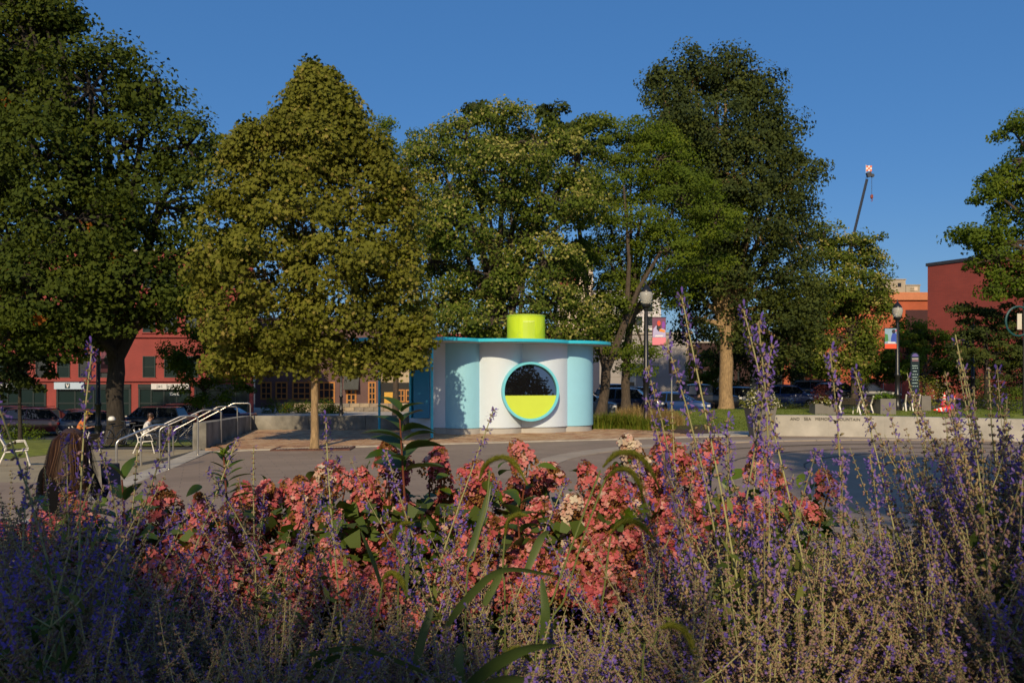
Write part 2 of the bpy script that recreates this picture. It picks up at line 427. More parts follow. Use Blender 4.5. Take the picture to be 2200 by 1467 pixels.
# ================================================================== HANDRAILS
def rail(p, q, h, hq, first, label):
    """p: foot on the plaza (x,y,z); q: foot on the lower path"""
    t = thing('handrail', p, label, 'handrail', 'stainless handrails along the shallow steps')
    r = .024
    P0 = Vector(p); Q0 = Vector(q); d = (Q0 - P0); dh = Vector((d.x, d.y, 0)); u = dh.normalized()
    top = P0 + Vector((0, 0, h)); tq = Q0 + Vector((0, 0, hq))
    kx = top + u * (dh.length * .30)
    # smooth bends
    def bend(a, b, c, rad=.11, n=6):
        a, b, c = Vector(a), Vector(b), Vector(c)
        s = b + (a - b).normalized() * rad; e = b + (c - b).normalized() * rad
        return [s * (1 - k) ** 2 + b * 2 * k * (1 - k) + e * k * k for k in [i / n for i in range(n + 1)]]
    pts = [P0 + Vector((0, 0, -.02))] + bend(P0, top, kx) + bend(top, kx, tq, .07, 3) + bend(kx, tq, Q0) + [Q0 + Vector((0, 0, -.05))]
    mb = MB(); mb.tube([tuple(x) for x in pts], r, 10); build('rail_tube', mb, M_steel, t, smooth=True)
    for f_ in (P0, Q0):
        mb = MB(); mb.lathe([(.055, -.01), (.055, .008), (.03, .014)], tuple(f_), 12); build('floor_flange', mb, M_steel, t)
def foot(px, Y, z=None, py=None):
    x = PX(px, Y); return (x, Y, (hfun(x, Y) if py is None else PZ(py, Y)) + .0)
rails = [((363, 17.1), (250, 16.4), 'nearest handrail hoop, lowest in view, its left leg among the purple flowers'),
         ((425, 20.4), (303, 19.8), 'second handrail hoop from the front, at the near end of the low wall'),
         ((475, 23.75), (343, 23.0), 'middle handrail hoop of the five crossing the low wall'),
         ((510, 27.0), (372, 26.2), 'fourth handrail hoop from the front beside the brick paving'),
         ((538, 30.1), (415, 29.6), 'farthest handrail hoop at the corner of the two low walls')]
tops = [912, 893, 880, 873, 866]; ltops = [947, 935, 921, 925, 912]
for i, (a, b, lab) in enumerate(rails):
    p = (PX(a[0], a[1]), a[1], .012); x = PX(b[0], b[1])
    zq = PZ([1046, 1009, 995, 983, 968][i], b[1])
    q = (x, b[1], hfun(x, b[1]) + .01)
    rail(p, q, PZ(tops[i], a[1]) - p[2], PZ(ltops[i], b[1]) - q[2], i == 0, lab)

# ================================================================== KIOSK
def arcpts(p0, p1, sag, n=14):
    """points from p0 to p1 on a circular arc bulging to the right of travel by sag"""
    p0, p1 = Vector(p0), Vector(p1); c = (p1 - p0); L = c.length; nrm = Vector((c.y, -c.x)).normalized()
    if abs(sag) < 1e-4: return [tuple(p0), tuple(p1)]
    rad = (L * L / 4 + sag * sag) / (2 * abs(sag)); cen = (p0 + p1) / 2 - nrm * (rad - abs(sag)) * (1 if sag > 0 else -1)
    a0 = math.atan2(p0.y - cen.y, p0.x - cen.x); a1 = math.atan2(p1.y - cen.y, p1.x - cen.x)
    if sag > 0:
        while a1 < a0: a1 += 2 * math.pi
    else:
        while a1 > a0: a1 -= 2 * math.pi
    return [(cen.x + rad * math.cos(a0 + (a1 - a0) * k / n), cen.y + rad * math.sin(a0 + (a1 - a0) * k / n)) for k in range(n + 1)]
M_kw = mat('kiosk_white', (.64, .73, .83), .38, var=.02)
M_kb = mat('kiosk_pale_blue', (.30, .62, .78), .36, var=.02)
M_kg = mat('kiosk_shadow_grey', (.62, .68, .70), .4, var=.03)
M_kt = mat('kiosk_turquoise', (.04, .53, .70), .35, var=.03)
M_kdoor = mat('kiosk_deep_blue', (.006, .23, .42), .4, var=.03)
M_lime = mat('lime_panel', (.58, .73, .07), .4, var=.02)
M_plinth = mat('kiosk_plinth', (.42, .40, .37), .7, var=.1, scale=2)
KZ0, KZ1 = .235, 3.14
kiosk = thing('kiosk', (-.2, 29.8, 0), 'white and pale blue scalloped public kiosk with turquoise roof and a big round window', 'kiosk')
segs = [((-3.75, 29.9), (-2.29, 27.95), .42, M_kw), ((-2.29, 27.95), (-1.12, 28.05), .30, M_kb), ((-1.12, 28.05), (.35, 28.45), .36, M_kw),
        ((.35, 28.45), (1.98, 29.1), .34, M_kw), ((1.98, 29.1), (2.72, 31.0), .62, M_kb), ((2.72, 31.0), (.6, 32.4), .4, M_kw),
        ((.6, 32.4), (-2.4, 32.4), .5, M_kb), ((-2.4, 32.4), (-3.75, 29.9), .4, M_kw)]
ci = Vector((-.4, 30.2))
for p0, p1, sg, m_ in segs:
    pts = arcpts(p0, p1, sg, 18)
    mb = MB(); n = len(pts)
    inn = [tuple(Vector(p) + (ci - Vector(p)).normalized() * .08) for p in pts]
    vs = [(x, y, KZ0) for x, y in pts] + [(x, y, KZ1) for x, y in pts] + [(x, y, KZ0) for x, y in inn] + [(x, y, KZ1) for x, y in inn]
    fs = [(i, i + 1, n + i + 1, n + i) for i in range(n - 1)] + [(2 * n + i + 1, 2 * n + i, 3 * n + i, 3 * n + i + 1) for i in range(n - 1)] + \
         [(i + 1, i, 2 * n + i, 2 * n + i + 1) for i in range(n - 1)]
    mb.add(vs, fs); build('wall_panel', mb, m_, kiosk, smooth=True)
    mb = MB(); q = [tuple(Vector(p) + (ci - Vector(p)).normalized() * .05) for p in pts]
    vs = [(x, y, .0) for x, y in q] + [(x, y, KZ0 - .012) for x, y in q] + [(tuple(Vector(p) + (ci - Vector(p)).normalized() * .3)) + (KZ0 - .012,) for p in q]
    fs = [(i, i + 1, n + i + 1, n + i) for i in range(n - 1)] + [(n + i, n + i + 1, 2 * n + i + 1, 2 * n + i) for i in range(n - 1)]
    mb.add(vs, fs); build('plinth', mb, M_plinth, kiosk, smooth=True)
# roof slab with lobes
rl = [(-1.08, 26.95), (1.92, 27.55)]
roof_pts = arcpts((-1.11, 27.12), (1.97, 28.35), .62, 26)[:-1] + arcpts((1.97, 28.35), (3.1, 31.8), 1.1, 26)[:-1] + \
    arcpts((3.0, 31.8), (-.3, 33.2), .8, 16)[:-1] + arcpts((-.3, 33.2), (-4.0, 32.0), .8, 16)[:-1]
# left lobe: the circle that the two outer posts stand under
cc = Vector((-3.25, 28.4)); rr = 2.5
a0 = math.atan2(32.0 - cc.y, -4.0 - cc.x); a1 = math.atan2(27.12 - cc.y, -1.11 - cc.x)
a1 += 2 * math.pi
al = [a0 + (a1 - a0) * k / 40 for k in range(41)]
left = [(cc.x + rr * math.cos(a), cc.y + rr * math.sin(a)) for a in al]
roof_pts = roof_pts + left[1:-1]
mb = MB(); mb.prism(roof_pts, 3.15, 3.26)
build('roof', mb, M_kt, kiosk, smooth=True, bevel=.012)
M_sof = mat('kiosk_soffit', (.55, .55, .54), .6, var=.03)
mb = MB(); c0 = Vector((-.5, 29.6)); sf = [tuple(Vector(p) + (c0 - Vector(p)).normalized() * .07) for p in roof_pts]
mb.add([(x, y, 3.144) for x, y in sf], [tuple(range(len(sf)))[::-1]])
build('soffit', mb, M_sof, kiosk)
for px, Y in ((928, 26.05), (815, 29.75)):
    mb = MB(); mb.tube([(PX(px, Y), Y, 0), (PX(px, Y), Y, 3.15)], .045, 14); mb.lathe([(.08, 0), (.08, .015)], (PX(px, Y), Y, .0), 14)
    build('roof_post', mb, M_kt, kiosk, smooth=True)
# deep blue box hung on the left wall
db = MB(); db.box((-3.12, 28.15, 1.63), (.55, .16, 2.14), -.12)
build('door_panel', db, M_kdoor, kiosk, bevel=.01)
db = MB(); db.box((-3.46, 28.45, 1.63), (.08, .45, 2.14), -.35)
build('side_fin', db, M_kt, kiosk, bevel=.01)
# round window
wc = Vector((.656, 27.98, 1.484)); wr = 1.02; ww = empty('round_window', wc); ww.parent = kiosk; ww.location = wc - kiosk.location
ww.rotation_euler = (0, 0, R(15.5))
n = 64
mb = MB()
ring = [(wr, 0), (wr, .62), (wr - .085, .62), (wr - .085, .012), (wr - .075, 0)]
vs = []; fs = []
for (r_, y_) in ring:
    for k in range(n):
        a = 2 * math.pi * k / n; vs.append((r_ * math.cos(a), y_, r_ * math.sin(a)))
for i in range(5):
    for k in range(n):
        fs.append((i * n + k, ((i + 1) % 5) * n + k, ((i + 1) % 5) * n + (k + 1) % n, i * n + (k + 1) % n))
mb.add(vs, fs); o = build('window_ring', mb, mat('ring_turquoise', (.17, .62, .76), .35, var=.02), ww, smooth=True, local=True)
ri = wr - .087; zc = -.135
ang0 = math.asin(zc / ri)
up_ = [(ri * math.cos(a), ri * math.sin(a)) for a in [ang0 + (math.pi - 2 * ang0) * k / 40 for k in range(41)]]
lo_ = [(ri * math.cos(a), ri * math.sin(a)) for a in [math.pi - ang0 + (math.pi + 2 * ang0) * k / 40 for k in range(41)]]
def slab(poly, y0, y1):
    m = len(poly); b = MB(); b.add([(x, y0, z) for x, z in poly] + [(x, y1, z) for x, z in poly], [tuple(range(m)), tuple(range(m, 2 * m))[::-1]] + [((i + 1) % m, i, i + m, (i + 1) % m + m) for i in range(m)]); return b
gm_ = glassmat('window_glass', (.008, .008, .010), .01); gm_.node_tree.nodes['Principled BSDF'].inputs['IOR'].default_value = 2.3
gp = build('glass_pane', slab(up_, -.0, .03), gm_, ww, local=True); gp.rotation_euler.x = R(-5.5); gp.location = (0, .07, 0)
build('lime_panel', slab(lo_, .05, .09), M_lime, ww, local=True)
# screen drum on the roof with the air unit inside
M_mesh = bpy.data.materials.new('perforated_lime'); M_mesh.use_nodes = True; t = M_mesh.node_tree
b_ = t.nodes['Principled BSDF']; b_.inputs['Base Color'].default_value = (.60, .76, .02, 1); b_.inputs['Roughness'].default_value = .45
tr_ = t.nodes.new('ShaderNodeBsdfTransparent'); ms_ = t.nodes.new('ShaderNodeMixShader'); ms_.inputs[0].default_value = .22
t.links.new(b_.outputs[0], ms_.inputs[1]); t.links.new(tr_.outputs[0], ms_.inputs[2]); t.links.new(ms_.outputs[0], t.nodes['Material Output'].inputs[0])
dc = (.51, 29.6); 
mb = MB(); n = 48
prof = [(.69, 3.265), (.69, 4.2)]
vs = [(dc[0] + r_ * math.cos(2 * math.pi * k / n), dc[1] + r_ * math.sin(2 * math.pi * k / n), z_) for r_, z_ in prof for k in range(n)]
mb.add(vs, [(k, (k + 1) % n, n + (k + 1) % n, n + k) for k in range(n)])
drum = build('screen_drum', mb, M_mesh, kiosk, smooth=True)
mb = MB()
for z_ in (3.28, 4.2): mb.tube([(dc[0] + .69 * math.cos(a), dc[1] + .69 * math.sin(a), z_) for a in [2 * math.pi * k / 48 for k in range(49)]], .018, 6, cap=False)
for k in range(12):
    a = 2 * math.pi * k / 12 + .1; mb.tube([(dc[0] + .675 * math.cos(a), dc[1] + .675 * math.sin(a), 3.22), (dc[0] + .675 * math.cos(a), dc[1] + .675 * math.sin(a), 4.16)], .01, 5)
build('drum_frame', mb, M_lime, kiosk, smooth=True)
ac = MB(); ac.box((dc[0] + .1, dc[1] + .02, 3.63), (.42, .5, .78))
for k in range(11): ac.box((dc[0] + .1, dc[1] - .245, 3.32 + k * .062), (.33, .03, .02))
build('air_unit', ac, M_white, kiosk)
mb = MB(); mb.tube([(dc[0] - .3, dc[1] - .1, 3.22), (dc[0] - .3, dc[1] - .1, 3.55), (dc[0] - .24, dc[1] - .1, 3.62), (dc[0] - .18, dc[1] - .1, 3.55)], .03, 8)
build('vent_pipe', mb, M_white, kiosk, smooth=True)
# ================================================================== BUILDINGS
def textobj(name, s, size, loc, parent, m, rz=0, ex=.004, align='CENTER', sp=1.0):
    cu = bpy.data.curves.new(name, 'FONT'); cu.body = s; cu.size = size; cu.extrude = ex; cu.align_x = align; cu.align_y = 'CENTER'; cu.space_character = sp
    cu.materials.append(m); tmp = bpy.data.objects.new(name, cu); COL.objects.link(tmp); me_ = bpy.data.meshes.new_from_object(tmp.evaluated_get(bpy.context.evaluated_depsgraph_get())); bpy.data.objects.remove(tmp); o = bpy.data.objects.new(name, me_); COL.objects.link(o); o.parent = parent
    o.location = loc; o.rotation_euler = (R(90), 0, rz)
    return o
M_sash_g = mat('dark_green_frame', (.015, .03, .028), .5, var=.1)
M_wood = mat('orange_wood', (.42, .17, .035), .5, var=.2, scale=5)
_shared = {}
def window(parent, x, z, w, h, mf, nx=1, nz=2, pane=M_glass, y=0, sill=None, bar=.05, name='window'):
    """local facade frame: x right, z up, -y outwards; the frame is the part, panes its children; alike ones share mesh data"""
    key = (mf.name, round(w, 3), round(h, 3), nx, nz, pane.name, bar, sill is not None)
    if key not in _shared:
        mb = MB(); b = bar * 1.5
        mb.box((-w / 2 + b / 2, -.04, 0), (b, .12, h)); mb.box((w / 2 - b / 2, -.04, 0), (b, .12, h))
        mb.box((0, -.04, h / 2 - b / 2), (w - 2 * b - .002, .12, b)); mb.box((0, -.04, -h / 2 + b / 2), (w - 2 * b - .002, .12, b))
        for i in range(1, nx): mb.box((-w / 2 + w * i / nx, -.035, 0), (bar, .08, h - 2 * b - .004))
        for j in range(1, nz):
            for i in range(nx): mb.box((-w / 2 + w * (i + .5) / nx, -.03, -h / 2 + h * j / nz), (w / nx - bar - .03, .07, bar))
        f = build(name, mb, mf, parent, local=True)
        pb = MB(); pb.box((0, -.005, 0), (w - 2 * b, .02, h - 2 * b)); p = build('pane', pb, pane, f, local=True)
        sd = None
        if sill is not None:
            sb = MB(); sb.box((0, -.08, -h / 2 - .06), (w + .2, .2, .1)); sd = build('sill', sb, sill, f, local=True).data
        _shared[key] = (f.data, p.data, sd)
    else:
        a = _shared[key]; f = link_mesh(name, a[0], parent); link_mesh('pane', a[1], f)
        if a[2]: link_mesh('sill', a[2], f)
    f.location = (x, y, z); return f

def facade(name, Y, px0, px1, ztop, zbase, depth, mwall, label, rz=0, roofm=None, cat='building', skew=0):
    x0, x1 = PX(px0, Y), PX(px1, Y)
    t = thing(name, (x0, Y, zbase), label, cat, rz=rz); w = x1 - x0; h = ztop - zbase
    mb = MB(); mb.prism([(0, 0), (w, 0), (w + skew, depth), (0, depth)], 0, h); build('wall', mb, mwall, t, local=True)
    mb = MB(); mb.prism([(-.15, -.15), (w + .15, -.15), (w + .15 + skew, depth + .15), (-.15, depth + .15)], h, h + .2); build('roof', mb, roofm or M_conc, t, local=True)
    return t, w, h
def LX(px, Y, t): return PX(px, Y) - t.location.x
def LZ(py, Y, t): return PZ(py, Y) - t.location.z

M_pink = brickmat('pink_red_brick', (.30, .050, .040), (.27, .044, .036), (.21, .042, .036), scale=1, bump=.15)
M_glassL = glassmat('shop_glass', (.010, .022, .022), .12); M_glassL.node_tree.nodes['Principled BSDF'].inputs['Specular IOR Level'].default_value = .3
Yb = 74.0
b1, w1, h1 = facade('shop_building', Yb, -420, 545, 13.5, -1.5, 14, M_pink, 'pink-red painted brick building with green shopfronts behind the big left tree', roofm=M_conc, skew=-4.7)
M_blind = mat('window_blind', (.45, .43, .38), .6, var=.1)
for row, (y0, y1) in enumerate(((765, 811), (664, 714), (575, 620))):
    for px in range(-380, 540, 46):
        if row == 0 and 255 < px < 300: continue
        window(b1, LX(px + 11, Yb, b1), LZ((y0 + y1) / 2, Yb, b1), 1.15, (y1 - y0) / F * Yb, M_sash_g, 1, 2, random.choice([M_glass, M_glassL, M_glassL]), sill=M_pink)
for i, py in enumerate((816, 722, 628)):
    mb = MB(); mb.box((w1 / 2, -.1, LZ(py, Yb, b1)), (w1, .2, .28)); build('string_course', mb, M_pink, b1, local=True)
# shopfronts
M_sg = mat('shaded_shop_green', (.006, .014, .013), .5, var=.15)  # green taken near black: the ground floor's shade is put into the colour
for k, (a, b) in enumerate(((-300, -150), (-140, -20), (-10, 100), (122, 282), (298, 408), (418, 536))):
    xc = LX((a + b) / 2, Yb, b1); w = (b - a) / F * Yb
    f = window(b1, xc, LZ(866, Yb, b1), w, 68 / F * Yb, M_sg, 4, 2, M_glassL, bar=.12, name='shopfront')
    mb = MB(); mb.box((xc, -.09, LZ(829, Yb, b1)), (w, .16, .34)); build('fascia', mb, M_sg, b1, local=True)
mb = MB(); mb.box((LX(545, Yb, b1) - .3, -.03, h1 / 2), (.5, .1, h1)); build('corner_pier', mb, M_pink, b1, local=True)
# their signs
M_pb = mat('pale_blue_sign', (.42, .52, .62), .5, var=.04); M_navy = mat('navy_print', (.01, .04, .06), .5); M_wh = mat('white_sign', (.62, .60, .58), .5, var=.04)
s1 = thing('shop_sign', (PX(153, Yb), Yb - .32, PZ(828.5, Yb)), 'pale blue fascia sign with a white V on a dark square', 'shop sign')
mb = MB(); mb.box((0, 0, 0), (2.7, .14, .62)); build('sign_board', mb, M_pb, s1, local=True)
mb = MB(); mb.box((-.13, -.075, 0), (.46, .02, .48)); build('logo_square', mb, M_navy, s1, local=True)
mb = MB(); mb.add([(-.3, -.09, .17), (-.16, -.09, .17), (-.11, -.09, -.02), (-.03, -.09, .17), (.06, -.09, .17), (-.09, -.09, -.17), (-.15, -.09, -.17)], [(0, 6, 2, 1), (2, 6, 5), (2, 5, 4, 3)]); build('logo_letter', mb, M_wh, s1, local=True)
s2 = thing('shop_sign', (PX(369, Yb), Yb - .32, PZ(830, Yb)), 'white fascia sign reading jac huntley over the green shopfront', 'shop sign')
mb = MB(); mb.box((0, 0, 0), (3.4, .14, .52)); build('sign_board', mb, M_wh, s2, local=True)
textobj('sign_text', 'jac  huntley', .46, (0, -.08, .04), s2, M_navy, sp=1.12)
s3 = thing('shop_sign', (PX(377, Yb), Yb - .22, PZ(846, Yb)), 'small white CAFE lettering hung in the shop window under the jac huntley sign', 'shop sign')
textobj('sign_text', 'CAFE', .36, (0, 0, 0), s3, M_wh)
mb = MB(); mb.box((0, .03, 0), (1.0, .03, .34)); build('sign_board', mb, M_navy, s3, local=True)
s4 = thing('shop_sign', (PX(12, Yb), Yb - .32, PZ(830, Yb)), 'white raised letters on the dark fascia at the far left edge', 'shop sign')
textobj('sign_text', 'JOEG', .55, (0, -.02, 0), s4, M_wh)
mb = MB(); mb.box((0, .06, 0), (2.2, .06, .7)); build('sign_board', mb, M_sg, s4, local=True)

# purple-brown building with orange wood windows
M_purp = brickmat('purple_brown_brick', (.14, .075, .07), (.125, .068, .065), (.11, .065, .06), bump=.1)
Yc = 96.0
b2, w2, h2 = facade('restaurant_building', Yc, 548, 814, 9.0, -1.6, 16, M_purp, 'purple-brown building with orange wood windows and a striped awning', roofm=M_conc)
gl = M_glass
for px0, px1, py0, py1, nx, nz in ((628, 668, 820, 858, 3, 3), (684, 720, 820, 872, 3, 3), (791, 808, 820, 870, 2, 4), (592, 618, 820, 858, 2, 3), (560, 584, 820, 858, 2, 3)):
    window(b2, LX((px0 + px1) / 2, Yc, b2), LZ((py0 + py1) / 2, Yc, b2), (px1 - px0) / F * Yc, (py1 - py0) / F * Yc, M_wood, nx, nz, gl, bar=.11)
window(b2, LX(755, Yc, b2), LZ(853.5, Yc, b2), 22 / F * Yc, 38 / F * Yc, M_wood, 2, 3, gl, bar=.13, name='door')
for px in (565, 610, 655, 700, 745, 790): window(b2, LX(px, Yc, b2), LZ(745, Yc, b2), 1.3, 2.0, M_sash_g, 1, 2, M_glass, sill=M_conc)
aw = MB(); 
for k in range(14):
    x = LX(741, Yc, b2) + k * .125
    aw.add([(x, -.05, LZ(800, Yc, b2)), (x + .08, -.05, LZ(800, Yc, b2)), (x + .08, -1.0, LZ(836, Yc, b2)), (x, -1.0, LZ(836, Yc, b2)), (x, -.1, LZ(800, Yc, b2)), (x + .08, -.1, LZ(800, Yc, b2)), (x + .08, -1.05, LZ(836, Yc, b2)), (x, -1.05, LZ(836, Yc, b2))],
           [(0, 1, 2, 3), (7, 6, 5, 4), (0, 3, 7, 4), (1, 5, 6, 2), (3, 2, 6, 7), (0, 4, 5, 1)])
awt = thing('awning', (0, 0, 0), 'dark ribbed awning over the orange door of the purple building', 'awning'); awt.location = b2.location
build('awning_ribs', aw, mat('awning_metal', (.05, .055, .05), .6, var=.15), awt, local=True)
mb = MB(); xx = LX(741, Yc, b2); mb.add([(xx, -.03, LZ(801, Yc, b2)), (xx + 1.75, -.03, LZ(801, Yc, b2)), (xx + 1.75, -.98, LZ(837, Yc, b2)), (xx, -.98, LZ(837, Yc, b2)), (xx, -.03, LZ(837, Yc, b2)), (xx + 1.75, -.03, LZ(837, Yc, b2))], [(0, 1, 2, 3), (0, 3, 4), (1, 5, 2)])
build('awning_cover', mb, M_black, awt, local=True)
# tan entry building right of it
M_tan = mat('tan_stucco', (.42, .33, .22), .8, var=.1)
b3, w3, h3 = facade('entry_building', 97.0, 815, 900, 5.6, -1.5, 12, M_tan, 'tan low building with a yellow door behind the blue kiosk post', roofm=M_conc)
mb = MB(); mb.box((LX(851, 97, b3), -.04, LZ(846, 97, b3)), (3.7, .1, 2.7)); build('porch_shade_slab', mb, M_black, b3, local=True)  # flat black slab on the wall, painted in place of the porch's shade
mb = MB(); mb.box((LX(836, 97, b3), -.14, LZ(856, 97, b3)), (1.1, .1, 1.5)); build('door', mb, mat('yellow_door', (.60, .33, .04), .5, var=.12), b3, local=True)
window(b3, LX(862, 97, b3), LZ(850, 97, b3), .9, 1.5, M_wood, 2, 2, M_glass, y=-.1, bar=.1)
window(b3, LX(880, 97, b3), LZ(850, 97, b3), .9, 1.5, M_wood, 2, 2, M_glass, y=-.1, bar=.1)
# tan stone terrace wall in front of them, with planting
M_ston = brickmat('tan_stone', (.30, .235, .165), (.22, .175, .13), (.12, .10, .08), bw=.9, bh=.42, m_size=.02)
tw = thing('terrace_wall', (PX(690, 84), 84, -1.5), 'tan stone block terrace wall in front of the purple building', 'wall')
M_st = [mat('tan_block_%s' % k, c, .85, var=.25, scale=2, bump=.4) for k, c in (('light', (.33, .26, .18)), ('mid', (.26, .20, .15)), ('grey', (.20, .17, .14)))]
sb_ = {}
for r_ in range(3):
    for k in range(17):
        x = PX(596, 84) + k * 1.0 + (r_ % 2) * .45 - tw.location.x
        if x > PX(886, 84) - tw.location.x: continue
        mm = random.choice(M_st)
        if mm.name not in sb_:
            mb = MB(); mb.box((0, 0, 0), (.97, .5, .385)); o = build('stone_block', mb, mm, tw, local=True, bevel=.03); sb_[mm.name] = o.data
        else: o = link_mesh('stone_block', sb_[mm.name], tw)
        o.location = (x, random.uniform(-.03, .03), -.05 + r_ * .40)

# plain grey building
M_greyb = mat('grey_render', (.33, .30, .285), .85, var=.05, scale=.4)
b4, w4, h4 = facade('plain_building', 84.0, 1288, 1479, 6.55, -.4, 14, M_greyb, 'windowless grey building with tan edge behind the parked cars', roofm=M_conc)
mb = MB(); mb.box((w4 - .12, -.02, h4 / 2), (.26, .06, h4)); build('edge_trim', mb, M_tan, b4, local=True)
for zz in (1.2, 2.6, 4.0, 5.4):
    mb = MB(); mb.box((w4 / 2, -.01, zz), (w4 - .4, .03, .03)); build('joint_strip', mb, M_greyb, b4, local=True)
# cream and white building behind the linden
M_cream = mat('cream_brick', (.62, .50, .38), .8, var=.12, scale=.7); M_wbr = mat('white_brick', (.60, .56, .55), .8, var=.14, scale=.8)
b5, w5, h5 = facade('tall_building', 118, 1200, 1274, 21.3, -.5, 14, M_cream, 'tall cream building seen through the gap in the linden', roofm=M_conc)
mb = MB(); mb.box((LX(1222, 118, b5), -.1, LZ(592, 118, b5)), (2.8, .3, 3.2)); build('red_bay', mb, M_pink, b5, local=True)
b6, w6, h6 = facade('white_building', 116, 1274, 1420, 14.4, -.5, 14, M_wbr, 'white brick building with dark windows behind the lamp post', roofm=M_conc)
for py in (660, 690, 720, 750):
    for px in range(1285, 1416, 22): window(b6, LX(px, 116, b6), LZ(py, 116, b6), .9, 1.35, M_sash_g, 1, 2, M_glass, sill=M_wbr)
b7, w7, h7 = facade('brick_building', 112, 880, 1215, 8.2, -1.2, 12, M_pink, 'red brick building far behind the kiosk roof', roofm=M_conc)
for px in range(895, 1210, 30): window(b7, LX(px, 112, b7), LZ(745, 112, b7), 1.0, 1.6, M_sash_g, 1, 2, M_glass, sill=M_conc)
# orange building with tan roof plant
M_or = brickmat('orange_brick', (.48, .105, .04), (.43, .095, .038), (.38, .10, .05), bump=.1)
M_oc = mat('orange_cornice', (.55, .20, .09), .7, var=.08)
b8, w8, h8 = facade('orange_building', 92, 1770, 1996, PZ(632, 92), 0, 14, M_or, 'orange brick building with pale cornice and roof plant behind the right lamp', roofm=M_oc)
mb = MB(); mb.box((w8 / 2, -.12, h8 - .35), (w8, .25, .66)); build('cornice', mb, M_oc, b8, local=True)
mb = MB(); mb.box((LX(1969, 92, b8), -.03, LZ(722, 92, b8)), (2.5, .1, 5.9)); build('recess_shade_slab', mb, mat('recess_shade_maroon', (.06, .018, .02), .8), b8, local=True)  # flat slab on the wall, its dark colour paints the shade of a recess
M_plant = mat('tan_plant_metal', (.36, .31, .23), .7, var=.12, scale=1.2)
for k, (a, b, top) in enumerate(((1905, 1950, 600), (1951, 1981, 612))):
    x0, x1 = LX(a, 96, b8), LX(b, 96, b8)
    t = thing('rooftop_plant', (PX((a + b) / 2, 96), 98, b8.location.z + h8), ('taller tan box of roof plant with small square vent', 'lower tan box of roof plant with a pale panel')[k], 'roof plant')
    hh = PZ(top, 96) - t.location.z; ww_ = (b - a) / F * 96
    mb = MB(); mb.box((0, 0, hh / 2), (ww_, 3, hh)); mb.box((0, 0, hh + .04), (ww_ + .15, 3.15, .1)); build('casing', mb, M_plant, t, local=True)
    mb = MB(); mb.box((ww_ * .2, -1.52, hh * .72), (.4, .05, .45)); build('vent', mb, M_black if k == 0 else M_cream, t, local=True)
    for q in range(4):
        mb = MB(); mb.box((-.1, -1.53, hh * (.25 + .17 * q)), (.45, .04, .05)); build('louvre', mb, M_barkl, t, local=True)
# large dark red brick building, wall receding to the left
M_rb = brickmat('dark_red_brick', (.30, .052, .035), (.26, .045, .032), (.20, .05, .04), bump=.12)
b9 = thing('brick_hall', (PX(1993, 80), 80, 0), 'large windowless dark red brick hall at the right edge', 'building')
pA = (0, 0); pB = (9.5, -17.0); pC = (26, -8); pD = (16, 9)
mb = MB(); mb.prism([pA, pB, pC, pD], -1, 13.0); build('wall', mb, M_rb, b9, local=True)
mb = MB(); mb.prism([(-.15, .1), (9.4, -17.2), (26.2, -8), (16.1, 9.3)], 13.0, 13.3); build('roof', mb, mat('dark_coping', (.03, .03, .035), .6), b9, local=True)
# low dark red building with orange columns behind the maple
b10, w10, h10 = facade('colonnade_building', 98, 1482, 1772, 6.3, 0, 14, mat('shaded_dark_red', (.035, .013, .011), .8, var=.2), 'low dark red building with orange columns behind the large maple', roofm=M_conc)  # dark red deepened further: shade under the trees is put into it
for px in (1483, 1500, 1595, 1687, 1760):
    mb = MB(); mb.box((LX(px, 98, b10), -.35, 2.6), (.75, .6, 5.2)); build('column', mb, M_or if px == 1687 else MATS['shaded_dark_red'], b10, local=True)  # orange columns; all but one painted in the shaded tone
for px in range(1515, 1750, 26): window(b10, LX(px, 98, b10), 1.9, .95, 2.1, M_sash_g, 1, 2, M_glass)
mb = MB(); b11 = thing('low_wall', (PX(1880, 75), 75, .1), 'low dark red wall behind the benches at right', 'wall')
for k in range(7):
    mb = MB(); mb.box((k * 2.4 - 4, 0, .75), (2.38, .4, 1.9)); build('wall_panel', mb, M_rb, b11, local=True)
# the building and trees behind the camera (they show in the round window and shade the beds)
b12 = thing('brick_building', (42, -58, 0), 'red brick building behind the viewer, seen only reflected in the round window', 'building')
mb = MB(); mb.box((0, 0, 7.5), (22, 12, 15)); build('wall', mb, M_rb, b12, local=True)
mb = MB(); mb.box((0, 0, 15.15), (22.4, 12.4, .3)); build('roof', mb, M_conc, b12, local=True)
for zz in (3, 6.5, 10):
    for k in range(5):
        f = window(b12, -8 + k * 4, zz, 1.4, 2.0, M_sash_g, 1, 2, M_glass, sill=M_conc, y=0); f.location.y = 6.0; f.rotation_euler.z = math.pi

# ================================================================== CRANE
cr = thing('mobile_crane', (PX(1760, 190), 190, 0), 'dark telescopic crane boom with orange tip rising behind the right trees', 'crane')
p0 = Vector((0, 0, 2.4)); ptop = Vector(P(1866, 372, 190)) - cr.location; dirv = (ptop - p0)
mb = MB(); 
for a, b, r_ in ((0, .36, .6), (.36, .68, .45), (.68, .97, .32)):
    mb.tube([tuple(p0 + dirv * a), tuple(p0 + dirv * b)], r_, 4)
for a in (.36, .68): mb.tube([tuple(p0 + dirv * (a - .01)), tuple(p0 + dirv * (a + .012))], .7, 4)
M_boom = mat('crane_boom', (.035, .04, .05), .5, var=.1)
build('boom', mb, M_boom, cr, local=True)
mb = MB(); e = p0 + dirv; mb.box(tuple(e + Vector((.1, 0, -.4))), (1.0, .8, 1.1), ry=-.3); mb.lathe([(.42, -.2), (.42, .2)], tuple(e + Vector((.9, 0, -.6))), 12, axis='y'); build('boom_head', mb, M_boom, cr, local=True)
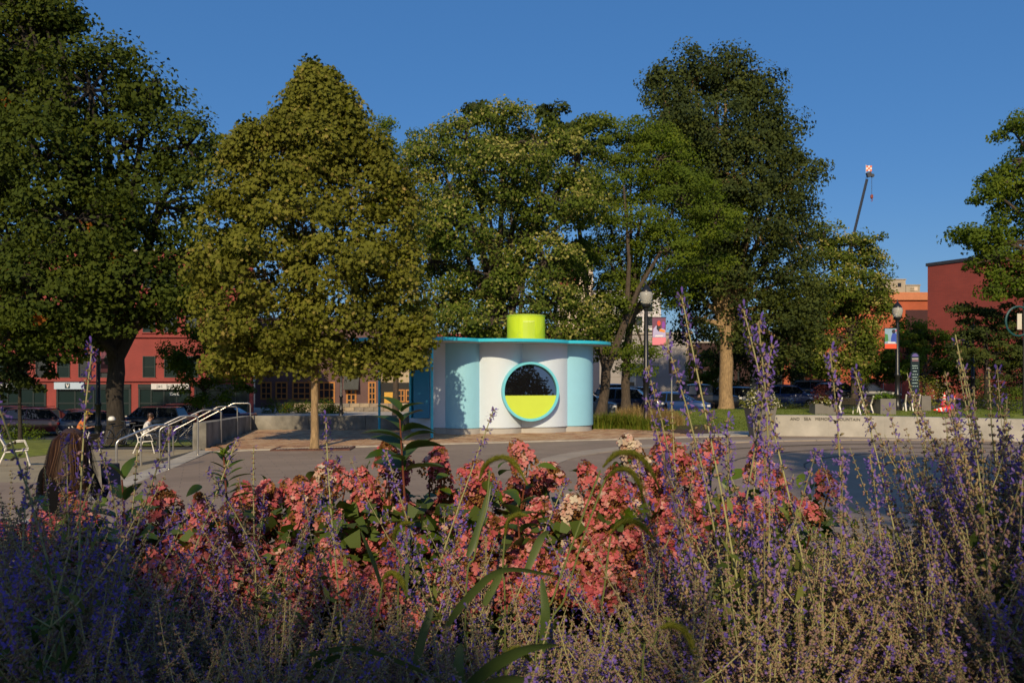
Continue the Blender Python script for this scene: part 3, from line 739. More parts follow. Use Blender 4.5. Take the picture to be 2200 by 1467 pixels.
mb = MB()
M_fo = mat('orange_flag', (.75, .16, .05), .6)
for i in range(3):
    for j in range(3): mb.box(tuple(e + Vector((-.35 + i * .45, 0, .6 + j * .45))), (.44, .08, .44), mi=(i + j) % 2)
mb.tube([tuple(e + Vector((-.6, 0, 0))), tuple(e + Vector((-.6, 0, 2.0)))], .05, 5, mi=1)
build('checkered_flag', mb, [M_fo, M_white], cr, local=True)
mb = MB(); hk = e + Vector((.75, 0, -5.3)); mb.tube([tuple(e + Vector((.75, 0, -.6))), tuple(hk)], .05, 5); mb.tube([tuple(e + Vector((-.5, 0, -.5))), tuple(e + Vector((-1.0, 0, -4)))], .04, 4); build('hoist_rope', mb, M_boom, cr, local=True)
mb = MB(); mb.lathe([(.1, .3), (.34, .1), (.34, -.5), (.1, -.8)], tuple(hk), 8); mb.tube([tuple(hk + Vector((0, 0, -.8))), tuple(hk + Vector((.22, 0, -1.05))), tuple(hk + Vector((0, 0, -1.35))), tuple(hk + Vector((-.2, 0, -1.1)))], .07, 6); build('hook', mb, mat('hook_rust', (.25, .05, .03), .6), cr, local=True)
mb = MB(); mb.box((-1.5, 0, 1.9), (4.5, 2.4, 1.2)); mb.box((0, 0, .9), (9, 2.5, .7)); build('carrier', mb, M_boom, cr, local=True)
for k in range(4):
    for s_ in (-1, 1):
        mb = MB(); mb.lathe([(.55, -.2), (.6, -.1), (.6, .1), (.55, .2)], (-3.3 + k * 2.0, s_ * 1.15, .6), 14, axis='y'); build('wheel', mb, M_black, cr, local=True)

# ================================================================== LAMP POSTS AND BANNERS
M_globe = bpy.data.materials.new('lamp_globe'); M_globe.use_nodes = True; b_ = M_globe.node_tree.nodes['Principled BSDF']
b_.inputs['Base Color'].default_value = (.62, .60, .54, 1); b_.inputs['Roughness'].default_value = .25; b_.inputs['Transmission Weight'].default_value = .45; b_.inputs['IOR'].default_value = 1.2
lamp_proto = {}
def lamp(px, Y, pyg, label, rust=None):
    """pyg: picture height of the globe's middle"""
    x = PX(px, Y); zb = hfun(x, Y); H = PZ(pyg, Y) - zb
    t = thing('street_lamp', (x, Y, zb), label, 'street lamp', 'black street lamps with acorn globes')
    k = H / 5.1
    if not lamp_proto:
        mb = MB(); mb.lathe([(.24, -.1), (.24, .12), (.2, .16), (.21, .3), (.16, .38), (.15, .75), (.175, .8), (.175, .86), (.12, .95), (.115, 1.75), (.15, 1.8), (.15, 1.9), (.1, 1.97), (.085, 4.3), (.07, 4.62)], n=14)
        lamp_proto['post'] = build('post', mb, M_black, t, smooth=True, local=True).data
        mb = MB(); mb.lathe([(.07, 4.56), (.1, 4.6), (.1, 4.68), (.18, 4.74), (.2, 4.84), (.16, 4.86)], n=14)
        lamp_proto['lamp_holder'] = build('lamp_holder', mb, M_black, t, smooth=True, local=True).data
        mb = MB(); mb.lathe([(.15, 4.84), (.21, 4.92), (.25, 5.06), (.262, 5.18), (.25, 5.28), (.21, 5.34)], n=20)
        lamp_proto['globe'] = build('globe', mb, M_globe, t, smooth=True, local=True).data
        mb = MB(); mb.lathe([(.225, 5.335), (.22, 5.38), (.17, 5.46), (.155, 5.47), (.12, 5.54), (.1, 5.55), (.06, 5.61), (.035, 5.63), (.03, 5.7), (.012, 5.78)], n=16)
        lamp_proto['finial_cap'] = build('finial_cap', mb, M_black, t, smooth=True, local=True).data
    else:
        for nme in ('post', 'lamp_holder', 'globe', 'finial_cap'): link_mesh(nme, lamp_proto[nme], t)
    t.scale = (max(.9, k), max(.9, k), k)
    return t
def banner(px0, px1, py0, py1, Y, art, label, side=1, polepx=None):
    x0, x1 = PX(px0, Y), PX(px1, Y); z0, z1 = PZ(py1, Y), PZ(py0, Y); w, h = x1 - x0, z1 - z0
    t = thing('banner', ((x0 + x1) / 2, Y - .05, z0), label, 'banner')
    mb = MB(); mb.box((0, 0, h / 2), (w, .02, h)); build('banner_cloth', mb, art[0], t, local=True)
    for z_ in (-.02, h + .02):
        mb = MB(); xa = -w / 2 - .25 if side > 0 else -w / 2; xe = w / 2 if side > 0 else w / 2 + .25
        mb.tube([(xa, .03, z_), (xe + .03 * side, .03, z_)], .02, 6); mb.lathe([(.0, -.03), (.035, 0), (0, .03)], (xe if side > 0 else xa, .03, z_), 8, axis='x'); build('banner_arm', mb, M_black, t, local=True)
    k = 0
    for shp in art[1]:
        m_, poly = shp
        mb = MB(); mb.add([(-w / 2 + u * w, -.013 - .0015 * k, v * h) for u, v in poly], [tuple(range(len(poly)))]); k += 1
        build('print', mb, m_, t, local=True)
    return t
def disc(u, v, ru, rv, n=14, a0=0, a1=360): return [(u + ru * math.cos(R(a0 + (a1 - a0) * k / n)), v + rv * math.sin(R(a0 + (a1 - a0) * k / n))) for k in range(n)]
C = lambda n, c: mat('print_' + n, c, .6, var=.06)
lamp(1388, 34.0, 640, 'street lamp right of the kiosk with a pink banner on its post')
banner(1401, 1430, 683, 741, 34.0, (C('plum', (.16, .05, .10)), [(C('pink', (.80, .22, .27)), [(0, 0), (1, 0), (1, .27), (0, .27)]),
    (C('lilac', (.45, .40, .62)), [(.02, .28), (.98, .28), (.98, .55), (.7, .62), (.45, .5), (.3, .72), (.08, .6)]),
    (C('dark', (.02, .02, .03)), [(.3, .6), (.38, .84), (.5, .9), (.6, .74), (.62, .55), (.45, .5)]),
    (C('red', (.7, .07, .03)), disc(.48, .8, .13, .1)), (C('orange', (.8, .25, .03)), [(.5, .5), (.9, .46), (.95, .54), (.55, .6)]),
    (C('violet', (.22, .05, .35)), disc(.82, .74, .12, .14)), (C('white', (.75, .72, .74)), [(.2, .30), (.78, .30), (.78, .36), (.2, .36)])]),
    'pink and plum banner with a dark figure hanging on the lamp right of the kiosk')
lamp(1928, 43.0, 671, 'street lamp beside the right benches with a red and blue banner')
banner(1900, 1925, 706, 749, 43.0, (C('skyblue', (.25, .38, .50)), [(C('redorange', (.80, .09, .03)), [(0, 0), (1, 0), (1, .24), (0, .24)]),
    (C('blue', (.03, .07, .40)), [(.5, .3), (.98, .3), (.98, .75), (.7, .85), (.55, .6)]), (C('dark', (.02, .02, .03)), disc(.75, .86, .16, .1)),
    (C('green', (.06, .22, .05)), [(.0, .35), (.3, .4), (.25, .7), (0, .75)]), (C('pink2', (.6, .15, .25)), disc(.95, .9, .05, .06)), (C('white', (.75, .72, .74)), [(.25, .27), (.9, .27), (.9, .34), (.25, .34)])]),
    'red bottomed banner with a blue figure hanging left of the right lamp', side=-1)
lamp(2090, 55.0, 712, 'farthest street lamp at right in the shade of the dark trees')
banner(2066, 2083, 733, 763, 55.0, (C('darkteal', (.03, .06, .08)), [(C('yellow', (.80, .62, .02)), [(0, 0), (1, 0), (1, .25), (0, .25)]),
    (C('orange', (.8, .25, .03)), [(.1, .3), (.9, .3), (.8, .5), (.2, .55)]), (C('white', (.75, .72, .74)), disc(.7, .7, .15, .12)), (C('redorange', (.80, .09, .03)), disc(.55, .85, .1, .08))]),
    'small dark banner with yellow bottom hanging by the farthest right lamp', side=-1)
lamp(211, 38.0, 724, 'street lamp half hidden in the shade of the big left tree')
banner(218, 245, 755, 800, 38.0, (C('plum', (.16, .05, .10)), [(C('pink', (.80, .22, .27)), [(0, 0), (1, 0), (1, .18), (0, .18)]), (C('dark', (.02, .02, .03)), disc(.5, .6, .25, .25))]),
    'dark banner with pink bottom in the shade by the big left trunk')
lamp(733, 68.0, 762, 'street lamp in front of the purple building behind the young tree')

# ================================================================== SIGNS
M_grn = mat('galvanised', (.42, .42, .40), .5, .6, var=.15)
def post(x, y, z0, z1, parent, r=.03, m=M_grn):
    mb = MB(); mb.tube([(x, y, z0), (x, y, z1)], r, 8); return build('post', mb, m, parent)
Y = 44.0; x = PX(1443, Y); t = thing('sign_post', (x, Y, hfun(x, Y)), 'dark sign panel seen edge on atop a thin pole on the lawn', 'sign')
post(x, Y, hfun(x, Y) - .05, PZ(805, Y), t, .035)
mb = MB(); mb.box((x, Y, PZ(787, Y)), (.16, .8, .82)); mb.lathe([(.09, 0), (.03, .1), (.0, .2)], (x, Y, PZ(787, Y) + .4), 8); build('sign_panel', mb, mat('brown_sign_back', (.05, .035, .03), .6), t)
Y = 64.0; x = PX(1357, Y); t = thing('parking_pay_station', (x, Y, -.3), 'parking pay station with blue striped P sign and yellow panel on top', 'parking sign')
mb = MB(); mb.box((x, Y, PZ(812, Y)), (.62, .12, .50)); build('sign_panel', mb, M_white, t)
mb = MB(); mb.box((x, Y - .07, PZ(817.5, Y)), (.62, .02, .22)); build('blue_stripe', mb, C('royal', (.06, .12, .45)), t)
textobj('parking_letter', 'P', .3, Vector((x, Y - .1, PZ(817.5, Y))) - t.location, t, M_white)
mb = MB(); mb.box((x + .02, Y, PZ(805, Y)), (.36, .06, .42)); build('yellow_panel', mb, C('acid', (.78, .80, .04)), t)
textobj('number', '4', .2, Vector((x + .02, Y - .05, PZ(807, Y))) - t.location, t, M_black)
mb = MB(); mb.box((x - .08, Y, 1.05), (.75, .4, 2.6)); build('kiosk_case', mb, M_white, t)
mb = MB(); mb.box((x - .02, Y - .21, 1.45), (.4, .03, .5)); build('screen', mb, M_glass, t)
post(x + .05, Y + .1, 1, PZ(788, Y), t, .025, M_black)
mb = MB(); mb.box((x + .03, Y + .1, PZ(788, Y)), (.3, .12, .16)); build('camera_head', mb, M_black, t)
t = thing('wall_notice', (PX(1453, 84), 83.9, PZ(799, 84)), 'small white notice with red heading on the grey building', 'notice')
mb = MB(); mb.box((0, 0, 0), (.5, .05, .42)); build('notice_board', mb, M_white, t, local=True)
mb = MB(); mb.box((0, -.03, .15), (.5, .01, .12)); build('notice_heading', mb, C('salmon', (.6, .15, .12)), t, local=True)
Y = 52.0; x = PX(1966, Y); t = thing('wayfinding_totem', (x, Y, hfun(x, Y)), 'dark teal rounded wayfinding totem with small white lettering by the right lamp', 'sign')
zt, z0 = PZ(757, Y), PZ(845, Y); w = .27
pts = [(-w, z0), (w, z0), (w, zt - w)] + [(w * math.cos(R(a)), zt - w + w * math.sin(R(a))) for a in range(15, 180, 15)] + [(-w, zt - w)]
mb = MB(); m_ = len(pts); mb.add([(x + a, Y, b) for a, b in pts] + [(x + a, Y + .12, b) for a, b in pts], [tuple(range(m_)), tuple(range(m_, 2 * m_))[::-1]] + [((i + 1) % m_, i, i + m_, (i + 1) % m_ + m_) for i in range(m_)])
build('totem_panel', mb, mat('teal_black', (.008, .02, .03), .4), t)
for dx in (-.18, .18): post(x + dx, Y + .06, hfun(x, Y) - .05, z0, t, .04, M_barkl)
mb = MB(); mb.add([(x + .2 * math.cos(R(a)), Y - .01, zt - w + .2 * math.sin(R(a))) for a in range(0, 181, 15)], [tuple(range(13))]); mb.box((x, Y - .012, zt - .4), (.4, .01, .05), mi=1); mb.box((x, Y - .012, zt - .52), (.4, .01, .1), mi=2)
build('totem_picture', mb, [C('indigo', (.12, .10, .35)), M_wh, C('mauve', (.22, .12, .16))], t)
mb = MB()
for k, zz in enumerate((-.85, -1.0, -1.2, -1.4, -1.58, -1.75, -1.95, -2.15)):
    for q in range(3 if k % 2 else 1):
        ww_ = .07 if k % 2 else .34 - .05 * (k % 3)
        mb.box((x - .13 + q * .13 if k % 2 else x - .02, Y - .012, zt + zz), (ww_, .01, .06 if k % 2 else .045))
build('totem_lettering', mb, C('paleteal', (.35, .5, .5)), t)
# STOP sign
Y = 66.0; x = PX(1937, Y); t = thing('stop_sign', (x, Y, hfun(x, Y)), 'red octagonal STOP sign just right of the right lamp post', 'sign')
z_ = PZ(785, Y); oc = [(x + .42 * math.cos(R(22.5 + 45 * k)), z_ + .42 * math.sin(R(22.5 + 45 * k))) for k in range(8)]
mb = MB(); mb.add([(a, Y, b) for a, b in oc] + [(a, Y + .02, b) for a, b in oc], [tuple(range(8)), tuple(range(8, 16))[::-1]] + [((i + 1) % 8, i, i + 8, (i + 1) % 8 + 8) for i in range(8)])
build('sign_plate', mb, C('stopred', (.35, .012, .02)), t); post(x, Y + .05, hfun(x, Y) - .05, z_ + .3, t, .035)
textobj('sign_text', 'STOP', .3, Vector((x, Y - .01, z_)) - t.location, t, M_wh)
Y = 70.0
for px, py, lab in ((1867, 815, 'small white and red parking sign on a short post behind the right dark car'), (1801, 812, 'small pale sign plate on a thin post behind the parked cars')):
    x = PX(px, Y); t = thing('small_sign', (x, Y, hfun(x, Y)), lab, 'sign'); post(x, Y, hfun(x, Y) - .05, PZ(py, Y), t, .03)
    mb = MB(); mb.box((x, Y - .04, PZ(py, Y)), (.26, .02, .42)); build('sign_plate', mb, M_wh, t)
# hanging round sign at the right edge
Y = 40.0; x = PX(2188, Y); t = thing('hanging_sign', (x, Y, PZ(690, Y)), 'round teal framed hanging sign with a pale panel at the right edge', 'sign')
mb = MB(); mb.tube([(.62 * math.cos(a), 0, .72 * math.sin(a)) for a in [2 * math.pi * k / 28 for k in range(29)]], .05, 6, cap=False); build('round_frame', mb, mat('teal_metal', (.01, .07, .075), .5), t, local=True)
mb = MB(); mb.add([(.57 * math.cos(R(a)), 0, .67 * math.sin(R(a))) for a in range(0, 360, 15)] + [(.57 * math.cos(R(a)), .04, .67 * math.sin(R(a))) for a in range(0, 360, 15)], [tuple(range(24)), tuple(range(24, 48))[::-1]]); pass
mb = MB(); mb.box((.03, -.03, -.02), (.22, .03, .78)); build('pale_panel', mb, C('cream', (.6, .55, .45)), t, local=True)
mb = MB(); mb.tube([(.30, .06, .9), (.30, .06, -.75 - PZ(690, Y) + hfun(x, Y) + .7)], .05, 8); build('post', mb, M_black, t, local=True)
# two umbrellas
for px, Y, w, lab in ((2018, 74, 1.5, 'red and white striped parasol beyond the totem'), (1898, 72, 2.1, 'red and white parasol half hidden behind the yellow-green tree left of the right lamp')):
    x = PX(px, Y); z0 = hfun(x, Y); ht = PZ(771, Y) - z0
    t = thing('parasol', (x, Y, z0), lab, 'parasol', 'striped parasols')
    mb = MB(); vs = [(0, 0, ht)] + [(w * .55 * math.cos(R(22.5 * k)), w * .55 * math.sin(R(22.5 * k)), ht - .85) for k in range(16)] 
    mb.add(vs, [(0, 1 + k, 1 + (k + 1) % 16) for k in range(16)]); mb.m = [(k // 2) % 2 for k in range(16)]
    build('canopy', mb, [C('scarlet', (.62, .02, .03)), M_white], t, local=True)
    mb = MB(); mb.tube([(0, 0, 0), (0, 0, ht + .1)], .025, 6); build('pole', mb, M_white, t, local=True)

# ================================================================== FOUNTAIN WALL, PLANTERS, BENCHES, CONES
wl = [(1652, 27.35), (1780, 27.1), (1900, 26.5), (2020, 25.7), (2140, 24.9), (2300, 24.0)]
fw = thing('fountain_wall', (PX(1652, 27.4), 27.4, 0), 'long pale concrete wall lettered MEMORIAL FOUNTAIN behind the basin', 'wall')
M_fc = mat('wall_concrete', (.38, .355, .31), .8, var=.22, scale=1.1, bump=.2)
for a, b in zip(wl, wl[1:]):
    p, q = (PX(*a), a[1]), (PX(*b), b[1]); L = math.hypot(q[0] - p[0], q[1] - p[1]); w_ = math.atan2(q[1] - p[1], q[0] - p[0])
    mb = MB(); mb.box(((p[0] + q[0]) / 2 - math.sin(w_) * .2, (p[1] + q[1]) / 2 + math.cos(w_) * .2, .34), (L - .001, .4, .72), w_); build('wall_panel', mb, M_fc, fw)
M_let = mat('letter_grey', (.05, .045, .04), .6)
def wallpt(px):
    for a, b in zip(wl, wl[1:]):
        if px <= b[0]:
            t_ = (px - a[0]) / (b[0] - a[0]); p, q = (PX(*a), a[1]), (PX(*b), b[1]); return ln(p, q, t_), math.atan2(q[1] - p[1], q[0] - p[0])
for s_, px in (('AND', 1708), ('SEA', 1735), ('MEMORIAL', 1774), ('FOUNTAIN', 1824)):
    (x_, y_), w_ = wallpt(px)
    textobj('wall_lettering', s_, .135, Vector((x_, y_ - .012, .58)) - fw.location, fw, M_let, rz=w_, ex=.008, sp=1.04)

M_planter = mat('planter_grey', (.17, .155, .14), .75, var=.08)
tp = thing('tapered_planter', (PX(1633, 26.8), 26.8, 0), 'tall tapered grey planter at the end of the fountain wall', 'planter')
mb = MB(); a_, b_ = .27, .43; h_ = 1.02
mb.add([(-a_, -a_, 0), (a_, -a_, 0), (a_, a_, 0), (-a_, a_, 0), (-b_, -b_, h_), (b_, -b_, h_), (b_, b_, h_), (-b_, b_, h_), (-b_ + .05, -b_ + .05, h_), (b_ - .05, -b_ + .05, h_), (b_ - .05, b_ - .05, h_), (-b_ + .05, b_ - .05, h_), (-b_ + .06, -b_ + .06, h_ - .12), (b_ - .06, -b_ + .06, h_ - .12), (b_ - .06, b_ - .06, h_ - .12), (-b_ + .06, b_ - .06, h_ - .12)],
    [(3, 2, 1, 0)] + [(i, (i + 1) % 4, (i + 1) % 4 + 4, i + 4) for i in range(4)] + [(i + 4, (i + 1) % 4 + 4, (i + 1) % 4 + 8, i + 8) for i in range(4)] + [(i + 8, (i + 1) % 4 + 8, (i + 1) % 4 + 12, i + 12) for i in range(4)])
build('tub', mb, M_planter, tp, local=True, bevel=.01)
mb = MB(); mb.box((0, 0, h_ - .16), (.7, .7, .05)); build('soil', mb, M_soil, tp, local=True)
def boxplanter(px0, px1, py0, py1, Y, label, rz=0):
    x0, x1 = PX(px0, Y), PX(px1, Y); zb = PZ(py1, Y); zt = PZ(py0, Y)
    t = thing('box_planter', ((x0 + x1) / 2, Y, zb), label, 'planter', rz=rz)
    mb = MB(); w_, h_ = x1 - x0, zt - zb
    mb.box((0, 0, h_ / 2 - .1), (w_ - .06, .74, h_ - .1)); 
    for s_ in (-1, 1): mb.box((0, s_ * .385, h_ / 2), (w_, .03, h_)); mb.box((s_ * (w_ / 2 - .015), 0, h_ / 2), (.03, .738, h_))
    build('tub', mb, M_planter, t, local=True)
    return t
bp1 = boxplanter(1745, 1798, 867, 893, 41, 'long low grey box planter left of the bench row')
bp2 = boxplanter(1884, 1917, 856, 893, 41, 'tall grey box planter with bright green plants between bench and lamp')
bp3 = boxplanter(1972, 1992, 850, 890, 43, 'grey box planter at the right end of the second bench row')
M_slat = mat('bench_slat', (.05, .038, .028), .6, var=.3, scale=6)
M_wmet = mat('bench_metal', (.78, .74, .66), .5, .0, var=.05)
def bench(px0, px1, Y, pyt, pyb, label, nleg=3, rz=0):
    x0, x1 = PX(px0, Y), PX(px1, Y); L = x1 - x0; zb = max(PZ(pyb, Y), hfun((x0 + x1) / 2, Y) + .02)
    t = thing('park_bench', ((x0 + x1) / 2, Y, zb), label, 'bench', 'slatted benches with bent pale metal legs', rz=rz)
    for k in range(nleg):
        x = -L / 2 + .06 + k * (L - .12) / (nleg - 1)
        mb = MB(); mb.tube([(x, -.30, .0), (x, -.08, .42), (x, -.2, .60), (x - .0, -.34, .86)], [.04, .04, .038, .036], 8); mb.tube([(x, -.08, .42), (x, .36, .44), (x, .44, 0)], .03, 8)
        build('leg', mb, M_wmet, t, local=True, smooth=True)
    for k in range(4):
        mb = MB(); mb.box((0, .02 + k * .105, .455), (L, .09, .03)); build('seat_slat', mb, M_slat, t, local=True)
    for k in range(3):
        mb = MB(); mb.box((0, -.16 - .055 * k, .56 + k * .11), (L, .025, .095), rx=R(24)); build('back_slat', mb, M_slat, t, local=True)
    return t
bench(1798, 1846, 40.5, 865, 893, 'long bench between the low box planter and its neighbour, seen from behind', 2, rz=.12)
bench(1848, 1890, 41.3, 858, 893, 'bench seen from behind against the tall box planter with green plants', 3, rz=.1)
bench(1943, 1975, 42.5, 850, 891, 'bench seen from behind just right of the right lamp post', 3, rz=-.25)
# fallen heap of traffic cones
M_cone = mat('cone_orange', (.80, .045, .02), .45, var=.05); M_refl = mat('cone_white', (.75, .72, .68), .4)
def cone(loc, rot, label):
    t = thing('traffic_cone', loc, label, 'traffic cone', 'orange traffic cones in a heap'); t.rotation_euler = rot
    mb = MB(); mb.box((0, 0, .02), (.38, .38, .04)); build('base', mb, M_cone, t, local=True, bevel=.01)
    for a, b, ra, rb, m_ in ((.04, .30, .145, .1, M_cone), (.301, .42, .0995, .08, M_refl), (.421, .52, .0795, .062, M_cone), (.521, .6, .0615, .049, M_refl), (.601, .75, .0485, .024, M_cone)):
        mb = MB(); mb.lathe([(ra, a), (rb, b)], n=16); build('sleeve' if m_ is M_cone else 'reflective_band', mb, m_, t, local=True, smooth=True)
Yc_ = 42.0
cone((PX(2027, Yc_), Yc_, hfun(22, 42) + .30), (R(-6), R(8), 0), 'upright orange cone leaning at the top of the heap')
cone((PX(2034, Yc_), Yc_ - .35, hfun(22, 42) + .17), (R(10), R(14), .4), 'orange cone standing at the right of the heap')
cone((PX(2030, Yc_), Yc_ - .5, hfun(22, 42) + .2), (R(0), R(-100), .25), 'orange cone lying on its side pointing left on the grass')
cone((PX(2022, Yc_), Yc_ - .45, hfun(22, 42) + .2), (R(8), R(-95), .1), 'orange cone lying on its side at the left end of the heap')

# ================================================================== CHAIRS, BICYCLES
def chair(loc, rz, label):
    t = thing('park_chair', loc, label, 'chair', 'pale metal framed park chairs', rz=rz)     # faces local +x
    for s_ in (-1, 1):
        y = s_ * .27
        mb = MB()
        mb.tube([(-.42, y, 0), (-.24, y, .43), (-.27, y, .60), (-.40, y, .86)], .02, 8)
        mb.tube([(-.26, y, .56), (.0, y, .665), (.17, y, .67), (.26, y, .45), (-.23, y, .41)], .016, 8)
        mb.tube([(.2, y * .9, .43), (.3, y * .9, 0)], .016, 8)
        build('side_frame', mb, M_wmet, t, local=True, smooth=True)
    for k in range(4):
        mb = MB(); mb.box((-.18 + k * .12, 0, .44), (.1, .5, .02)); build('seat_slat', mb, M_slat, t, local=True)
    for k in range(3):
        mb = MB(); mb.box((-.285 - k * .05, 0, .58 + k * .1), (.02, .5, .085), ry=-.4); build('back_slat', mb, M_slat, t, local=True)
    return t
def gz(x, y): return hfun(x, y)
c1 = (PX(36, 21.0), 21.0, PZ(1003, 21.0)); chair(c1, .52, 'empty pale framed chair on the left lawn edge')
c2 = (PX(182, 23.0), 23.0, gz(PX(182, 23), 23)); chair(c2, 2.9, 'pale framed chair behind the long haired woman')
c3 = (PX(318, 29.0), 29.0, gz(PX(318, 29), 29) ); chair(c3, .1, 'pale framed chair under the person in the white shirt')
c4 = (PX(176, 31.0), 31.0, gz(PX(176, 31), 31) ); chair(c4, .3, 'pale framed chair under the person in the yellow cap')
def bicycle(loc, rz, label):
    t = thing('bicycle', loc, label, 'bicycle', 'bicycles parked by the big left tree', rz=rz)
    for xx in (-.52, .52):
        mb = MB(); mb.tube([(xx + .34 * math.cos(a), 0, .36 + .34 * math.sin(a)) for a in [2 * math.pi * k / 24 for k in range(25)]], .02, 6, cap=False)
        w_ = build('wheel', mb, M_black, t, local=True, smooth=True)
        mb = MB()
        for k in range(8): a = math.pi * k / 8; mb.tube([(xx - .32 * math.cos(a), 0, .36 - .32 * math.sin(a)), (xx + .32 * math.cos(a), 0, .36 + .32 * math.sin(a))], .003, 4)
        build('spokes', mb, M_steel, w_, local=True)
    mb = MB()
    for a, b in (((-.52, 0, .36), (-.1, 0, .32)), ((-.1, 0, .32), (-.24, 0, .86)), ((-.52, 0, .36), (-.22, 0, .8)), ((-.1, 0, .32), (.36, 0, .78)), ((-.22, 0, .8), (.34, 0, .84)), ((.52, 0, .36), (.34, 0, .95))): mb.tube([a, b], .018, 6)
    build('frame', mb, mat('bike_paint', (.04, .045, .06), .35), t, local=True)
    mb = MB(); mb.tube([(.42, -.28, 1.0), (.34, -.1, .98), (.34, .1, .98), (.42, .28, 1.0)], .014, 6); build('handlebar', mb, M_steel, t, local=True)
    mb = MB(); mb.box((-.26, 0, .9), (.26, .12, .06)); build('saddle', mb, M_black, t, local=True, bevel=.02)
for px, Y, rz, lab in ((252, 32.5, 1.2, 'bicycle leaning by the trunk left of the nearest handrail'), (300, 33.5, .3, 'bicycle in the shade right of the big left trunk'), (372, 32.0, .15, 'bicycle behind the seated person in white'), (392, 34.5, .5, 'farther bicycle right of the seated person in white')):
    x = PX(px, Y); bicycle((x, Y, hfun(x, Y) + .02), rz, lab)
# white cloth / helmet on the bicycle
x = PX(240, 32.2); t = thing('helmet', (x, 32.2, hfun(x, 32.2) + 1.08), 'white helmet hung on the bicycle handlebar beside the big trunk', 'helmet')
mb = MB(); mb.lathe([(.0, .14), (.08, .13), (.13, .07), (.14, 0), (.12, -.03)], n=14); build('shell', mb, M_white, t, local=True, smooth=True)

